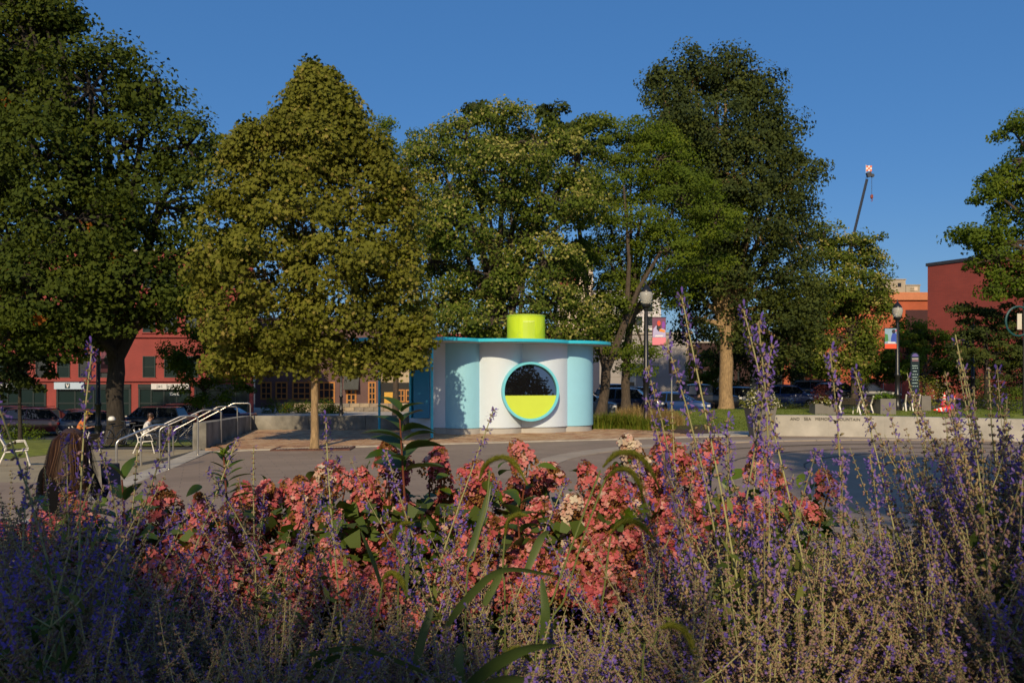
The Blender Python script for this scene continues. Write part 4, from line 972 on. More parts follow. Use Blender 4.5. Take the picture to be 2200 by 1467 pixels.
# ================================================================== CARS
M_tyre = mat('tyre', (.015, .015, .015), .85); M_rim = mat('rim', (.35, .35, .36), .3, .9)
M_cglass = glassmat('car_glass', (.01, .013, .016), .02)
M_lampR = mat('tail_lamp', (.35, .01, .01), .25); M_lampW = mat('head_lamp', (.65, .65, .65), .15)
def car(loc, rz, kind, paint, label, group='parked cars behind the lawn'):
    t = thing('parked_car', loc, label, 'car', group, rz=rz)           # nose towards local +x
    if kind == 'sedan':   L, Wd = 4.7, 1.8; belt, rf = .92, 1.44; gx = [-1.65, -.95, .45, 1.25]; hood, tail = .86, .98
    elif kind == 'suv':   L, Wd = 4.6, 1.86; belt, rf = 1.05, 1.68; gx = [-2.12, -1.85, .5, 1.22]; hood, tail = 1.0, 1.08
    elif kind == 'hatch': L, Wd = 4.2, 1.76; belt, rf = .95, 1.5; gx = [-1.95, -1.55, .45, 1.25]; hood, tail = .88, 1.0
    else:                 L, Wd = 5.6, 1.95; belt, rf = 1.2, 1.88; gx = [-.95, -.8, .75, 1.35]; hood, tail = 1.15, 1.18
    h = L / 2
    def top(x):
        if x > gx[3]: u = (x - gx[3]) / (h - gx[3]); return belt + (hood - belt) * u - .16 * u ** 4 - .04 * u
        if x < gx[0]: u = (gx[0] - x) / (h + gx[0] + 1e-6); return belt + (tail - belt) * min(1, u * 2) - .05 * u ** 3
        return belt
    st = [-h, -h + .06, -h + .25] + list(np.linspace(-h + .5, h - .6, 12)) + [h - .4, h - .2, h - .06, h]
    mb = MB(); ring = []
    for x in st:
        e_ = max(0, abs(x) - (h - .55)) / .55; w_ = Wd / 2 * (1 - .22 * e_ ** 2.2); zt = top(x); zb = .26 + .12 * e_ ** 2
        if x <= -h or x >= h: zt -= .14; zb += .1
        sec = [(w_ * .86, zb), (w_ * .97, zb + .12), (w_, zb + .33), (w_ * .985, zt - .22), (w_ * .93, zt - .06), (w_ * .80, zt)]
        if kind == 'pickup' and x < gx[0] - .1: sec[-1] = (w_ * .88, zt)
        ring.append([(x, y, z) for y, z in sec] + [(x, -y, z) for y, z in sec[::-1]])
    n_ = 12; mb.v = [p for r_ in ring for p in r_]
    for i in range(len(ring) - 1):
        for k in range(n_): mb.f.append((i * n_ + k, i * n_ + (k + 1) % n_, (i + 1) * n_ + (k + 1) % n_, (i + 1) * n_ + k)); 
    mb.f.append(tuple(range(n_))[::-1]); mb.f.append(tuple((len(ring) - 1) * n_ + k for k in range(n_))); mb.m = [0] * len(mb.f)
    for f_i in range(len(mb.f)): pass
    body = build('body', mb, paint, t, smooth=True, local=True)
    # greenhouse: glass block with painted roof and pillars
    b0, r0 = Wd / 2 * .84, Wd / 2 * .66
    gb = [(gx[0], b0 * .92), (gx[3], b0 * .92)]; gt = [(gx[1], r0), (gx[2], r0)]
    mb = MB(); zb_ = belt - .02; zr = rf - .05
    nb = 5; bs = [(gx[0] + (gx[3] - gx[0]) * k / nb, b0 * (1 - .10 * abs(2 * k / nb - 1) ** 3)) for k in range(nb + 1)]
    ts = [(gx[1] + (gx[2] - gx[1]) * k / nb, r0 * (1 - .08 * abs(2 * k / nb - 1) ** 3)) for k in range(nb + 1)]
    vs = [(x, y, zb_) for x, y in bs] + [(x, -y, zb_) for x, y in bs[::-1]] + [(x, y, zr) for x, y in ts] + [(x, -y, zr) for x, y in ts[::-1]]
    m_ = len(bs) * 2; mb.add(vs, [(i, (i + 1) % m_, (i + 1) % m_ + m_, i + m_) for i in range(m_)] + [tuple(range(m_, 2 * m_))])
    build('windows', mb, M_cglass, t, smooth=True, local=True)
    mb = MB(); cs = []
    for k in range(9):
        u = k / 8; x = gx[1] - .04 + (gx[2] - gx[1] + .08) * u; zc_ = rf + .03 * math.sin(math.pi * u) - .04 * abs(2 * u - 1) ** 3
        cs.append([(x, y * r0 * 1.03 * (1 - .05 * abs(2 * u - 1) ** 3), zc_ - .07 * abs(y) ** 3) for y in (-1, -.8, -.4, 0, .4, .8, 1)])
    mb.v = [p for c_ in cs for p in c_] + [(p[0], p[1], p[2] - .05) for c_ in cs for p in c_]
    for i in range(8):
        for k in range(6): mb.f.append((i * 7 + k, (i + 1) * 7 + k, (i + 1) * 7 + k + 1, i * 7 + k + 1)); mb.f.append((63 + i * 7 + k, 63 + i * 7 + k + 1, 63 + (i + 1) * 7 + k + 1, 63 + (i + 1) * 7 + k))
        mb.f.append((i * 7, i * 7 + 63, (i + 1) * 7 + 63, (i + 1) * 7)); mb.f.append((i * 7 + 6, (i + 1) * 7 + 6, (i + 1) * 7 + 69, i * 7 + 69))
    mb.m = [0] * len(mb.f); build('roof', mb, paint, t, smooth=True, local=True)
    for s_ in (-1, 1):
        for (xa, za, xb_, zb2) in ((gx[3] - .02, belt, gx[2] + .02, rf - .05), (gx[0] + .04, belt, gx[1] + .02, rf - .05), ((gx[1] + gx[2]) / 2 - .05, belt, (gx[1] + gx[2]) / 2 - .02, rf - .05)):
            mb = MB(); mid = (xa != gx[3] - .02 and xa != gx[0] + .04)
            mb.tube([(xa, s_ * (b0 * (.985 if mid else .90)), za - .03), (xb_, s_ * (r0 * (1.0 if mid else .94)), zb2)], .035, 6); build('pillar', mb, paint, t, local=True)
        for xw in (-L * .29, L * .30):
            R_ = .33 if kind != 'pickup' else .39
            e_ = empty('wheel', (xw, s_ * (Wd / 2 - .11), R_)); e_.parent = t
            mb = MB(); mb.lathe([(R_ * .62, -.11), (R_ * .95, -.11), (R_, -.07), (R_, .07), (R_ * .95, .11), (R_ * .62, .11)], n=20, axis='y'); build('tyre', mb, M_tyre, e_, local=True, smooth=True)
            mb = MB(); mb.lathe([(R_ * .61, -.09), (R_ * .61, .09)], n=16, axis='y')
            for q in range(5): a = 2 * math.pi * q / 5; mb.box((R_ * .3 * math.cos(a), s_ * .1, R_ * .3 * math.sin(a)), (R_ * .5, .03, .06), ry=-a)
            build('rim', mb, M_rim, e_, local=True)
        mb = MB(); mb.box((h - .12, s_ * Wd * .36, hood - .22), (.2, .34, .13)); build('headlight', mb, M_lampW, t, local=True, bevel=.03)
        mb = MB(); mb.box((-h + .07, s_ * Wd * .38, tail - .25), (.14, .3, .16)); build('tail_light', mb, M_lampR, t, local=True, bevel=.03)
        mb = MB(); mb.box((gx[3] - .25, s_ * (Wd / 2 + .04), belt + .06), (.16, .14, .13)); build('mirror', mb, paint, t, local=True, bevel=.03)
    if kind == 'suv':
        for s_ in (-1, 1): mb = MB(); mb.tube([(gx[1] + .1, s_ * r0 * .85, rf + .03), (gx[2] - .1, s_ * r0 * .85, rf + .05)], .02, 6); build('roof_rail', mb, M_black, t, local=True)
    return t
def paint(n, c): return mat('paint_' + n, c, .3, .0, var=.03, coat=.7, spec=.4)
K = paint('black', (.008, .009, .012)); NV = paint('navy', (.008, .016, .05)); BL = paint('blue', (.01, .04, .16)); GR = paint('grey', (.05, .055, .065)); RD = paint('red', (.22, .012, .015)); SV = paint('silver', (.16, .17, .19)); MR = paint('maroon', (.08, .015, .02))  # dark finishes, with the tree shade over the cars put into their tones
for px, Y, rz, kind, p_, lab in (
    (1318, 59, .3, 'pickup', K, 'black pickup standing behind the leaning trunk right of the kiosk'),
    (1255, 47.5, -.35, 'hatch', SV, 'pale car half hidden by the right side of the kiosk'),
    (1352, 49.5, -.35, 'suv', NV, 'navy wagon with roof rails left of the first lamp post'),
    (1388, 58, -.2, 'suv', GR, 'grey suv in the second row behind the first lamp post'),
    (1447, 49.5, -.4, 'sedan', BL, 'blue sedan beside the thin pole of the edge-on sign'),
    (1500, 56, .05, 'pickup', K, 'black pickup with long bed left of the large maple trunk'),
    (1600, 58, -.3, 'suv', NV, 'navy suv right behind the large maple trunk'),
    (1697, 63, -.3, 'suv', BL, 'blue suv above the white flowers of the tapered planter'),
    (1760, 67, -.3, 'suv', GR, 'grey suv between two blue cars in the right parking row'),
    (1803, 63, -.35, 'hatch', NV, 'navy hatchback behind the purple-leaved plant'),
    (1862, 62, -.35, 'sedan', K, 'black sedan at the right end of the parking row')):
    x = PX(px, Y); car((x, Y, hfun(x, Y)), rz, kind, p_, lab)
for px, Y, rz, kind, p_, lab in (
    (40, 53, .15, 'suv', K, 'black suv in the street at the far left edge'), (95, 50, .1, 'suv', MR, 'dark maroon suv in the street behind the small left tree'),
    (160, 54, 3.2, 'sedan', K, 'black sedan in the street behind the yellow cap'), (212, 50, .1, 'hatch', NV, 'navy hatchback left of the big trunk'),
    (325, 52, 3.1, 'suv', K, 'dark suv behind the person in the white shirt'), (375, 58, 3.25, 'suv', RD, 'red suv with lit tail light under the jac huntley sign'),
    (478, 60, 3.1, 'sedan', NV, 'dark blue sedan behind the farthest handrail')):
    x = PX(px, Y); car((x, Y, hfun(x, Y)), rz, kind, p_, lab, 'cars in the street by the shops')
# ================================================================== TREES
G_maple = leafmat('maple_leaf', [(.007, .014, .002), (.036, .050, .002), (.090, .10, .005), (.45, .07, .01)], [0, .45, .985, 1.0], back=((.07, .10, .02), .5), trans=.25)
G_syc = leafmat('sycamore_leaf', [(.018, .028, .001), (.072, .088, .003), (.150, .155, .008), (.50, .34, .12)], [0, .4, .8, 1], back=((.20, .20, .035), .6), trans=.28)
G_lind = leafmat('linden_leaf', [(.010, .026, .002), (.045, .080, .003), (.11, .145, .006), (.50, .42, .13)], [0, .45, .8, 1], back=((.14, .17, .035), .4), trans=.25)
G_loc = leafmat('locust_leaf', [(.028, .060, .001), (.085, .145, .003), (.17, .23, .005), (.22, .24, .01)], [0, .45, .8, 1], back=((.10, .13, .03), .5), trans=.35)
G_dark = leafmat('deep_green_leaf', [(.006, .012, .001), (.034, .047, .002), (.085, .098, .005), (.13, .14, .012)], [0, .45, .8, 1], back=((.05, .07, .03), .5), trans=.14)
G_bush = leafmat('bush_leaf', [(.02, .05, .003), (.08, .135, .006), (.17, .21, .010), (.40, .18, .02)], [0, .45, .93, 1], back=((.12, .17, .03), .4), trans=.35)

SH = {'diamond': ([(0, 0, 0), (.5, .34, .10), (1, 0, 0), (.5, -.34, .10)],),
      'hex': ([(0, 0, 0), (.25, .46, .08), (.58, .27, .03), (1, 0, -.06), (.58, -.27, .03), (.25, -.46, .08)],),
      'maple': ([(0, 0, 0), (.08, .42, .08), (.36, .24, .04), (.52, .58, .06), (.66, .2, .02), (1.02, 0, -.08), (.66, -.2, .02), (.52, -.58, .06), (.36, -.24, .04), (.08, -.42, .08)],),
      'narrow': ([(0, 0, 0), (.5, .17, .05), (1, 0, 0), (.5, -.17, .05)],)}
def leaves(pos, nrm, size, shape, rs, dirn=None):
    """pos (N,3), nrm (N,3) -> verts, faces"""
    N = len(pos); S = np.array(SH[shape][0]); k = len(S)
    nrm = nrm / (np.linalg.norm(nrm, axis=1, keepdims=True) + 1e-9)
    a = rs.normal(size=(N, 3)) if dirn is None else dirn
    a = a - nrm * np.sum(a * nrm, 1, keepdims=True); a /= np.linalg.norm(a, axis=1, keepdims=True) + 1e-9
    b = np.cross(nrm, a); sz = (size * rs.uniform(.65, 1.25, N))[:, None, None] if np.isscalar(size) else size[:, None, None]
    V = pos[:, None, :] + sz * (a[:, None, :] * (S[None, :, 0:1] - .3) + b[:, None, :] * S[None, :, 1:2] + nrm[:, None, :] * S[None, :, 2:3])
    Fc = np.arange(N * k).reshape(N, k)
    return V.reshape(-1, 3), Fc, k

def tree(name, label, Y, base_px, trunk, blobs, nleaf, size, shape, lm, group=None, cl=.45, bark=None, cat='tree', fork=None, zb=None, flat=.55, seed=0, pale=0, core=.70, limbs=True, hang=0, redn=0, lobes=5, slim=.97):
    """trunk: [(px, py, r)] in picture units from the foot up (r in metres); blobs: [(px, py, rx, ry, dy)]"""
    rs = np.random.default_rng(100 + seed); x0 = PX(base_px, Y); z0 = hfun(x0, Y) if zb is None else zb
    t = thing(name, (x0, Y, z0), label, cat, group); bark = bark or M_bark; loc = np.array([x0, Y, z0])
    B = []
    for b in blobs:
        dy = b[4] if len(b) > 4 else 0; Yb_ = Y + dy
        c = np.array(P(b[0], b[1], Yb_)); rx, rz = b[2] * slim * Yb_ / F, b[3] * Yb_ / F
        B.append((c, np.array([rx, (rx + rz) / 2 * .9, rz])))
    for c, r in list(B):                    # ragged outline: small sprays breaking out of each mass
        for q in range(lobes):
            d_ = rs.normal(size=3); d_[2] = d_[2] * .8 + .25; d_ /= np.linalg.norm(d_); k_ = rs.uniform(.22, .42)
            B.append((c + d_ * r * rs.uniform(.92, 1.12), r * k_ * np.array([1.1, 1.1, .75 if flat < .6 else 1.15])))
    vol = np.array([np.prod(b[1]) ** .72 for b in B]); vol /= vol.sum()
    nper = 80; ncl = max(12, nleaf // nper); V = []; Ns = []; Tn = []; centers = []
    for (c, r), w in zip(B, vol):
        k = max(2, int(ncl * w)); d_ = rs.normal(size=(k, 3)); d_ /= np.linalg.norm(d_, axis=1, keepdims=True)
        u = rs.uniform(core ** 3, 1, k) ** (1 / 3) ; u = np.where(rs.uniform(size=k) < .1, u * 1.06, u)
        cc_ = c + d_ * r * u[:, None]; centers.append((cc_, d_, u))
        ct = rs.normal(.45, .19, k)
        n_ = np.maximum(6, rs.poisson(nper, k)); idx = np.repeat(np.arange(k), n_)
        cs = cl * rs.uniform(.6, 1.25, k)[idx]
        off = rs.normal(size=(len(idx), 3)); off *= np.minimum(1, 1.7 / (np.linalg.norm(off, axis=1, keepdims=True) + 1e-9)); off = off * cs[:, None] * np.array([1, 1, flat]) * .62
        # clump surfaces droop outwards
        off[:, 2] -= (off[:, 0] ** 2 + off[:, 1] ** 2) / (cs * 2.4 + .01) * .6
        pos = cc_[idx] + off
        nr = d_[idx] * .6 + off / (cs[:, None] + .01) * .5 + np.array([sx * .35, sy * .35, .35]) + rs.normal(size=(len(idx), 3)) * .5
        V.append(pos); Ns.append(nr); tt = ct[idx] + rs.normal(0, .12, len(idx))
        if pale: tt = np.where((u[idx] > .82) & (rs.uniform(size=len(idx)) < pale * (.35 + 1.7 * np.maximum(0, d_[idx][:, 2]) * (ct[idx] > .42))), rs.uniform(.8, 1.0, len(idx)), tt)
        Tn.append(tt)
    V = np.concatenate(V); Ns = np.concatenate(Ns); Tn = np.clip(np.concatenate(Tn), 0, .83 if not pale else 1)
    if redn:
        allc = np.concatenate([c_[0] for c_ in centers]); fr = allc[allc[:, 1] < Y - 2.2]; pk = fr[rs.choice(len(fr), redn)]
        for p_ in pk: Tn[np.linalg.norm(V - p_, axis=1) < .28] = 1.05
    vv, ff, k = leaves(V - loc, Ns, size, shape, rs)
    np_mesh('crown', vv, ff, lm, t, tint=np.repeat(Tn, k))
    # trunk and limbs
    tp_ = [np.array(P(p[0], p[1], Y)) - loc for p in trunk]; rr_ = [p[2] for p in trunk]
    tp_[0][2] = -.15
    pts = []; rad = []
    for i in range(len(tp_) - 1):
        for s_ in range(4):
            u = s_ / 4; pts.append(tuple(tp_[i] * (1 - u) + tp_[i + 1] * u + rs.normal(size=3) * rr_[i] * .05 * np.array([1, 1, 0]))); rad.append((rr_[i] * (1 - u) + rr_[i + 1] * u) * rs.uniform(.95, 1.05))
    pts.append(tuple(tp_[-1])); rad.append(rr_[-1])
    rad[0] *= 1.45; 
    if len(rad) > 1: rad[1] *= 1.12
    mb = MB(); mb.tube(pts, rad, 12); build('trunk', mb, bark, t, smooth=True, local=True)
    for li in (fork or []):
        mb = MB(); q = [tuple(np.array(P(p[0], p[1], Y + (p[3] if len(p) > 3 else 0))) - loc) for p in li]; mb.tube(q, [p[2] for p in li], 9); build('limb', mb, bark, t, smooth=True, local=True)
    if limbs:
        top = np.array(pts[-1]); st0 = np.array(pts[max(0, len(pts) - 4)]); tw = MB()
        for bi, ((c, r), (cc_, d_, u)) in enumerate(zip(B, centers)):
            if bi >= len(blobs): break
            c_ = c - loc; a_ = st0 + (top - st0) * rs.uniform(0, 1)
            if c_[2] > a_[2] + .3 or True:
                mid = (a_ + c_) / 2 + np.array([0, 0, .12 * np.linalg.norm(c_ - a_)]) * (1 if c_[2] > a_[2] else .3); q = []
                for s_ in range(7): u_ = s_ / 6; q.append(tuple(a_ * (1 - u_) ** 2 + mid * 2 * u_ * (1 - u_) + c_ * u_ * u_ + rs.normal(size=3) * .06))
                r0_ = rad[-1] * .75
                mb = MB(); mb.tube(q, [r0_ * (1 - .75 * s_ / 6) for s_ in range(7)], 7); build('limb', mb, bark, t, smooth=True, local=True)
            for s_ in rs.choice(len(cc_), min(len(cc_), 14), replace=False):
                e_ = cc_[s_] - loc; m_ = (c_ + e_) / 2 + rs.normal(size=3) * .15
                tw.tube([tuple(c_), tuple(m_), tuple(e_)], [rad[-1] * .22 + .01, rad[-1] * .14 + .008, .008], 4, cap=False)
        build('twigs', tw, bark, t, local=True)['kind'] = 'stuff'
    return t

# --- left: big maple, trunk at the left bench lawn
tree('maple_tree', 'huge dark green maple with a thick dark trunk filling the left side', 34, 248,
     [(248, 960, .36), (246, 860, .34), (250, 780, .33), (246, 730, .31)],
     [(50, 90, 80, 60), (225, 135, 62, 48, 1), (20, 200, 120, 110), (195, 195, 110, 100, -1), (320, 190, 55, 60), (90, 350, 140, 110, -2), (270, 310, 110, 90), (402, 315, 76, 72), (170, 470, 130, 100, -2.5), (350, 440, 100, 90, -1), (20, 520, 110, 120), (90, 610, 110, 85, -3),
      (250, 600, 110, 80, -2), (385, 560, 75, 80), (-80, 300, 120, 160), (-60, 620, 110, 110), (30, 700, 75, 65, -2), (180, 690, 70, 50, -2), (340, 660, 65, 48, -1), (95, 20, 48, 50), (115, 40, 40, 45), (30, 20, 40, 50), (10, -110, 105, 80), (-60, -220, 120, 100), (40, -240, 80, 80, 1), (120, 720, 60, 40, -2), (60, 640, 100, 70, -3), (420, 640, 40, 36, -1)],
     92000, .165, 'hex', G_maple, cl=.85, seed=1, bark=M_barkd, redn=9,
     fork=[[(250, 760, .30), (205, 690, .22), (150, 600, .14)], [(250, 770, .30), (290, 700, .22), (345, 600, .14, 1)], [(248, 740, .3), (250, 600, .22), (240, 420, .12)]])
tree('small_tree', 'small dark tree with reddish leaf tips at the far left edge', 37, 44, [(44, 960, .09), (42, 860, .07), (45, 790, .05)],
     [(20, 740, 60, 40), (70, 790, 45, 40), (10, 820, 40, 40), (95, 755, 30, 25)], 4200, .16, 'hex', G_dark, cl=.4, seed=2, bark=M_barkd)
tree('small_tree', 'small dark green tree between the jac huntley sign and the sycamore', 42, 432, [(432, 940, .10), (430, 880, .08), (440, 830, .06)],
     [(440, 760, 75, 50), (380, 790, 32, 30), (500, 800, 50, 42), (440, 845, 50, 30), (470, 720, 60, 36), (530, 760, 40, 45)], 12000, .14, 'diamond', G_loc, cl=.4, seed=3, bark=M_barkd)
# --- young sycamore
tree('sycamore_tree', 'pyramidal young sycamore with olive leaves and slim tan trunk in the paving', 22.25, 676,
     [(676, 966, .115), (676, 880, .105), (676, 800, .09), (677, 650, .07), (672, 400, .045), (668, 200, .015)],
     [(667, 160, 9, 24), (664, 190, 20, 30), (702, 178, 8, 26), (700, 210, 20, 28), (640, 210, 8, 22), (738, 225, 9, 26), (675, 240, 48, 38), (615, 262, 9, 28), (762, 265, 10, 26), (580, 300, 9, 26), (815, 318, 10, 28), (650, 305, 82, 50), (730, 300, 56, 46), (545, 350, 50, 58), (620, 400, 115, 70), (760, 400, 90, 80), (860, 400, 40, 48), (510, 330, 14, 30), (548, 296, 13, 26),
      (500, 450, 72, 80), (650, 490, 120, 80, -.6), (800, 500, 105, 85), (455, 555, 58, 75), (605, 330, 62, 60), (575, 400, 70, 60), (700, 330, 70, 60), (570, 590, 120, 80, -.8), (720, 600, 120, 80, -.8), (690, 772, 95, 26), (500, 772, 50, 24), (840, 772, 55, 26), (860, 610, 70, 85), (470, 660, 70, 60), (590, 690, 105, 62, -.6), (740, 700, 110, 60, -.6), (860, 700, 60, 55), (880, 740, 40, 30),
      (500, 735, 55, 35), (620, 745, 85, 42), (770, 765, 75, 32), (560, 770, 40, 22)],
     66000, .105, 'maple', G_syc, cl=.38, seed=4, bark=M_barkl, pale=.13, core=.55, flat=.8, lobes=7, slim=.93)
# --- behind the kiosk
tree('linden_tree', 'large linden with pale flower tufts standing behind the kiosk', 38, 1040, [(1040, 905, .33), (1045, 800, .30), (1060, 700, .27), (1075, 620, .22)],
     [(1080, 265, 60, 45), (1000, 300, 75, 50), (930, 340, 50, 55), (1150, 310, 85, 50), (1240, 350, 60, 55), (1080, 370, 110, 70, -2), (930, 440, 70, 70), (1180, 430, 100, 70, -1), (1000, 480, 90, 65, -2), (1260, 440, 40, 50), (930, 560, 60, 70), (1050, 590, 75, 55, -1.5),
      (1170, 560, 80, 60, -1.5), (950, 660, 70, 55), (1060, 690, 95, 45, -2), (1180, 650, 70, 50, -1.5), (1250, 690, 55, 45), (985, 730, 60, 35), (1105, 730, 60, 30, -1), (1200, 720, 55, 30, -1)],
     66000, .13, 'hex', G_lind, cl=.68, seed=5, pale=.34, fork=[[(1065, 660, .2), (1040, 560, .14), (1035, 440, .08, -1)], [(1075, 640, .2), (1110, 560, .13), (1125, 470, .07, -1)]])
tree('linden_tree', 'dark linden trunk forking to the left behind the kiosk roof end', 42, 1300, [(1290, 905, .27), (1300, 830, .25), (1302, 780, .23)],
     [(1215, 600, 50, 60), (1260, 640, 40, 50), (1235, 480, 40, 55), (1310, 640, 44, 50), (1285, 735, 34, 28), (1300, 300, 55, 45), (1270, 290, 50, 35), (1215, 540, 40, 40)], 8000, .15, 'hex', G_lind, cl=.5, seed=6, bark=M_bark, limbs=False,
     fork=[[(1300, 790, .18), (1262, 640, .13), (1248, 520, .12), (1235, 420, .07)], [(1302, 800, .18), (1335, 710, .15), (1372, 620, .11), (1420, 540, .08)], [(1302, 800, .2), (1345, 690, .15), (1352, 560, .1), (1340, 400, .05)]])
tree('locust_tree', 'bright yellow-green honey locust right of the linden above the first lamp', 44, 1345, [(1345, 905, .26), (1345, 800, .22), (1350, 720, .19), (1362, 640, .15)],
     [(1350, 300, 60, 45), (1420, 340, 80, 50, -1), (1340, 380, 80, 60), (1460, 420, 75, 65, -1.5), (1370, 480, 85, 60, -1), (1540, 470, 50, 50, -2), (1440, 540, 70, 55, -2), (1330, 560, 55, 50), (1510, 560, 45, 45), (1360, 620, 55, 40), (1430, 630, 50, 35), (1290, 540, 40, 45), (1300, 440, 50, 55), (1400, 290, 50, 35), (1345, 765, 26, 34), (1312, 722, 34, 24), (1388, 770, 16, 32), (1335, 690, 40, 26)],
     60000, .13, 'diamond', G_loc, cl=.65, seed=7, flat=.4)
tree('maple_tree', 'tallest dense maple with a broad dark crown right of the locust', 52, 1560,
     [(1560, 885, .46), (1560, 800, .42), (1562, 720, .42), (1556, 680, .36)],
     [(1490, 175, 75, 55), (1560, 160, 80, 50), (1435, 235, 62, 70), (1625, 215, 66, 66), (1420, 180, 22, 26), (1540, 280, 130, 80, -2), (1430, 320, 70, 65), (1660, 310, 65, 72), (1580, 380, 120, 75, -2), (1690, 400, 60, 70), (1490, 420, 80, 70), (1620, 480, 115, 80, -2), (1500, 530, 80, 65), (1700, 500, 58, 70),
      (1560, 590, 90, 55, -1), (1680, 600, 80, 60), (1480, 610, 60, 50), (1650, 680, 90, 55), (1725, 660, 45, 70), (1500, 690, 50, 45), (1700, 740, 50, 45), (1590, 720, 35, 40)],
     105000, .175, 'hex', G_dark, cl=.80, core=.35, lobes=5, seed=8, bark=M_barkl, flat=.7,
     fork=[[(1556, 720, .33), (1540, 650, .25), (1520, 560, .15)], [(1566, 730, .33), (1590, 650, .26), (1600, 560, .16)]])
tree('linden_tree', 'smaller linden with pale tips right of the tallest maple', 58, 1835, [(1835, 870, .22), (1835, 780, .2), (1832, 700, .15)],
     [(1830, 525, 48, 35), (1790, 560, 45, 45), (1860, 570, 42, 42), (1820, 620, 80, 50, -1), (1770, 500, 26, 22), (1780, 660, 60, 50), (1860, 660, 55, 45), (1820, 720, 75, 35), (1890, 620, 25, 30), (1770, 770, 50, 40), (1840, 780, 50, 36), (1740, 720, 40, 50)], 28000, .17, 'hex', G_lind, cl=.7, seed=9, pale=.30)
tree('slender_tree', 'thin tall tree showing between the sycamore and the linden tops', 56, 850, [(850, 900, .2), (850, 700, .18), (845, 500, .12), (840, 380, .06)],
     [(835, 300, 26, 40), (880, 340, 35, 40), (850, 390, 40, 40), (820, 350, 24, 34), (900, 300, 18, 30), (870, 480, 50, 60), (840, 600, 60, 70), (890, 700, 50, 60)], 11000, .17, 'diamond', G_loc, cl=.6, seed=10, core=.2)
tree('background_tree', 'far tree top peeping over the linden behind the kiosk', 60, 1040, [(1100, 880, .3), (1100, 600, .25)],
     [(1020, 250, 24, 22), (1182, 262, 26, 34), (1215, 275, 24, 24), (1100, 400, 150, 120), (1100, 600, 170, 110)], 11000, .3, 'hex', G_dark, cl=.8, seed=11)
# --- right edge
tree('elm_tree', 'spreading tree reaching in from the right edge in front of the brick hall', 47, 2370, [(2370, 880, .36), (2360, 760, .32), (2340, 600, .28)],
     [(2180, 280, 35, 30), (2210, 340, 60, 50), (2170, 390, 50, 35), (2140, 420, 45, 22), (2220, 450, 60, 50), (2120, 500, 60, 34), (2180, 520, 75, 40), (2090, 505, 40, 22), (2140, 560, 60, 45), (2200, 600, 70, 38), (2150, 620, 48, 22), (2300, 400, 110, 160), (2330, 250, 90, 80), (2300, 620, 90, 70)],
     30000, .19, 'diamond', G_loc, cl=.62, seed=12, flat=.6, bark=M_bark)
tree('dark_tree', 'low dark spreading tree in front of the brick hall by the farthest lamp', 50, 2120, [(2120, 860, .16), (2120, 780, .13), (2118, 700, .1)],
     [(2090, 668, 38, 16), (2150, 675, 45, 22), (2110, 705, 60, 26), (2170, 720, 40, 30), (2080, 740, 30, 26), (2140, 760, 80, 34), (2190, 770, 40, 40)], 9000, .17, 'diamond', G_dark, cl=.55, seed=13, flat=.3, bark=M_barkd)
tree('bushy_tree', 'yellow-green bushy tree right of the right lamp post', 64, 1985, [(1985, 870, .12), (1985, 800, .1)],
     [(1960, 715, 36, 28), (2005, 740, 45, 32), (1940, 760, 36, 38), (1985, 790, 55, 30), (2040, 770, 36, 36)], 9000, .2, 'diamond', G_bush, cl=.55, seed=14)
tree('bushy_tree', 'orange-tinted small tree left of the right lamp post', 66, 1885, [(1885, 870, .12), (1885, 800, .1)],
     [(1885, 755, 30, 24), (1868, 790, 30, 26), (1900, 800, 28, 24), (1860, 740, 20, 20)], 4500, .2, 'diamond', G_bush, cl=.5, seed=15)
tree('bushy_tree', 'leafy green tree between the grey building and the large maple', 76, 1512, [(1512, 880, .12), (1512, 820, .1)],
     [(1510, 790, 32, 34), (1500, 830, 30, 30), (1535, 815, 20, 32)], 4200, .22, 'diamond', G_bush, cl=.6, seed=16)
tree('dark_tree', 'dark green tree mass right of the bushy tree under the brick hall', 66, 2090, [(2090, 880, .15), (2090, 820, .1)],
     [(2060, 790, 50, 44), (2120, 800, 60, 44), (2180, 810, 60, 40), (2030, 820, 30, 30), (2240, 780, 60, 70)], 9000, .22, 'diamond', G_dark, cl=.6, seed=17)
tree('dark_tree', 'dark foliage mass added to fill the shade behind the parked cars under the tallest maple', 72, 1640, [(1640, 870, .15), (1640, 820, .1)],  # added foliage that fills in the darkness under the maple canopy
     [(1600, 790, 40, 44), (1650, 770, 50, 50), (1720, 790, 50, 44), (1770, 760, 44, 50), (1560, 740, 40, 50), (1680, 720, 60, 50)], 12000, .24, 'diamond', G_dark, cl=.7, seed=18, core=.3)
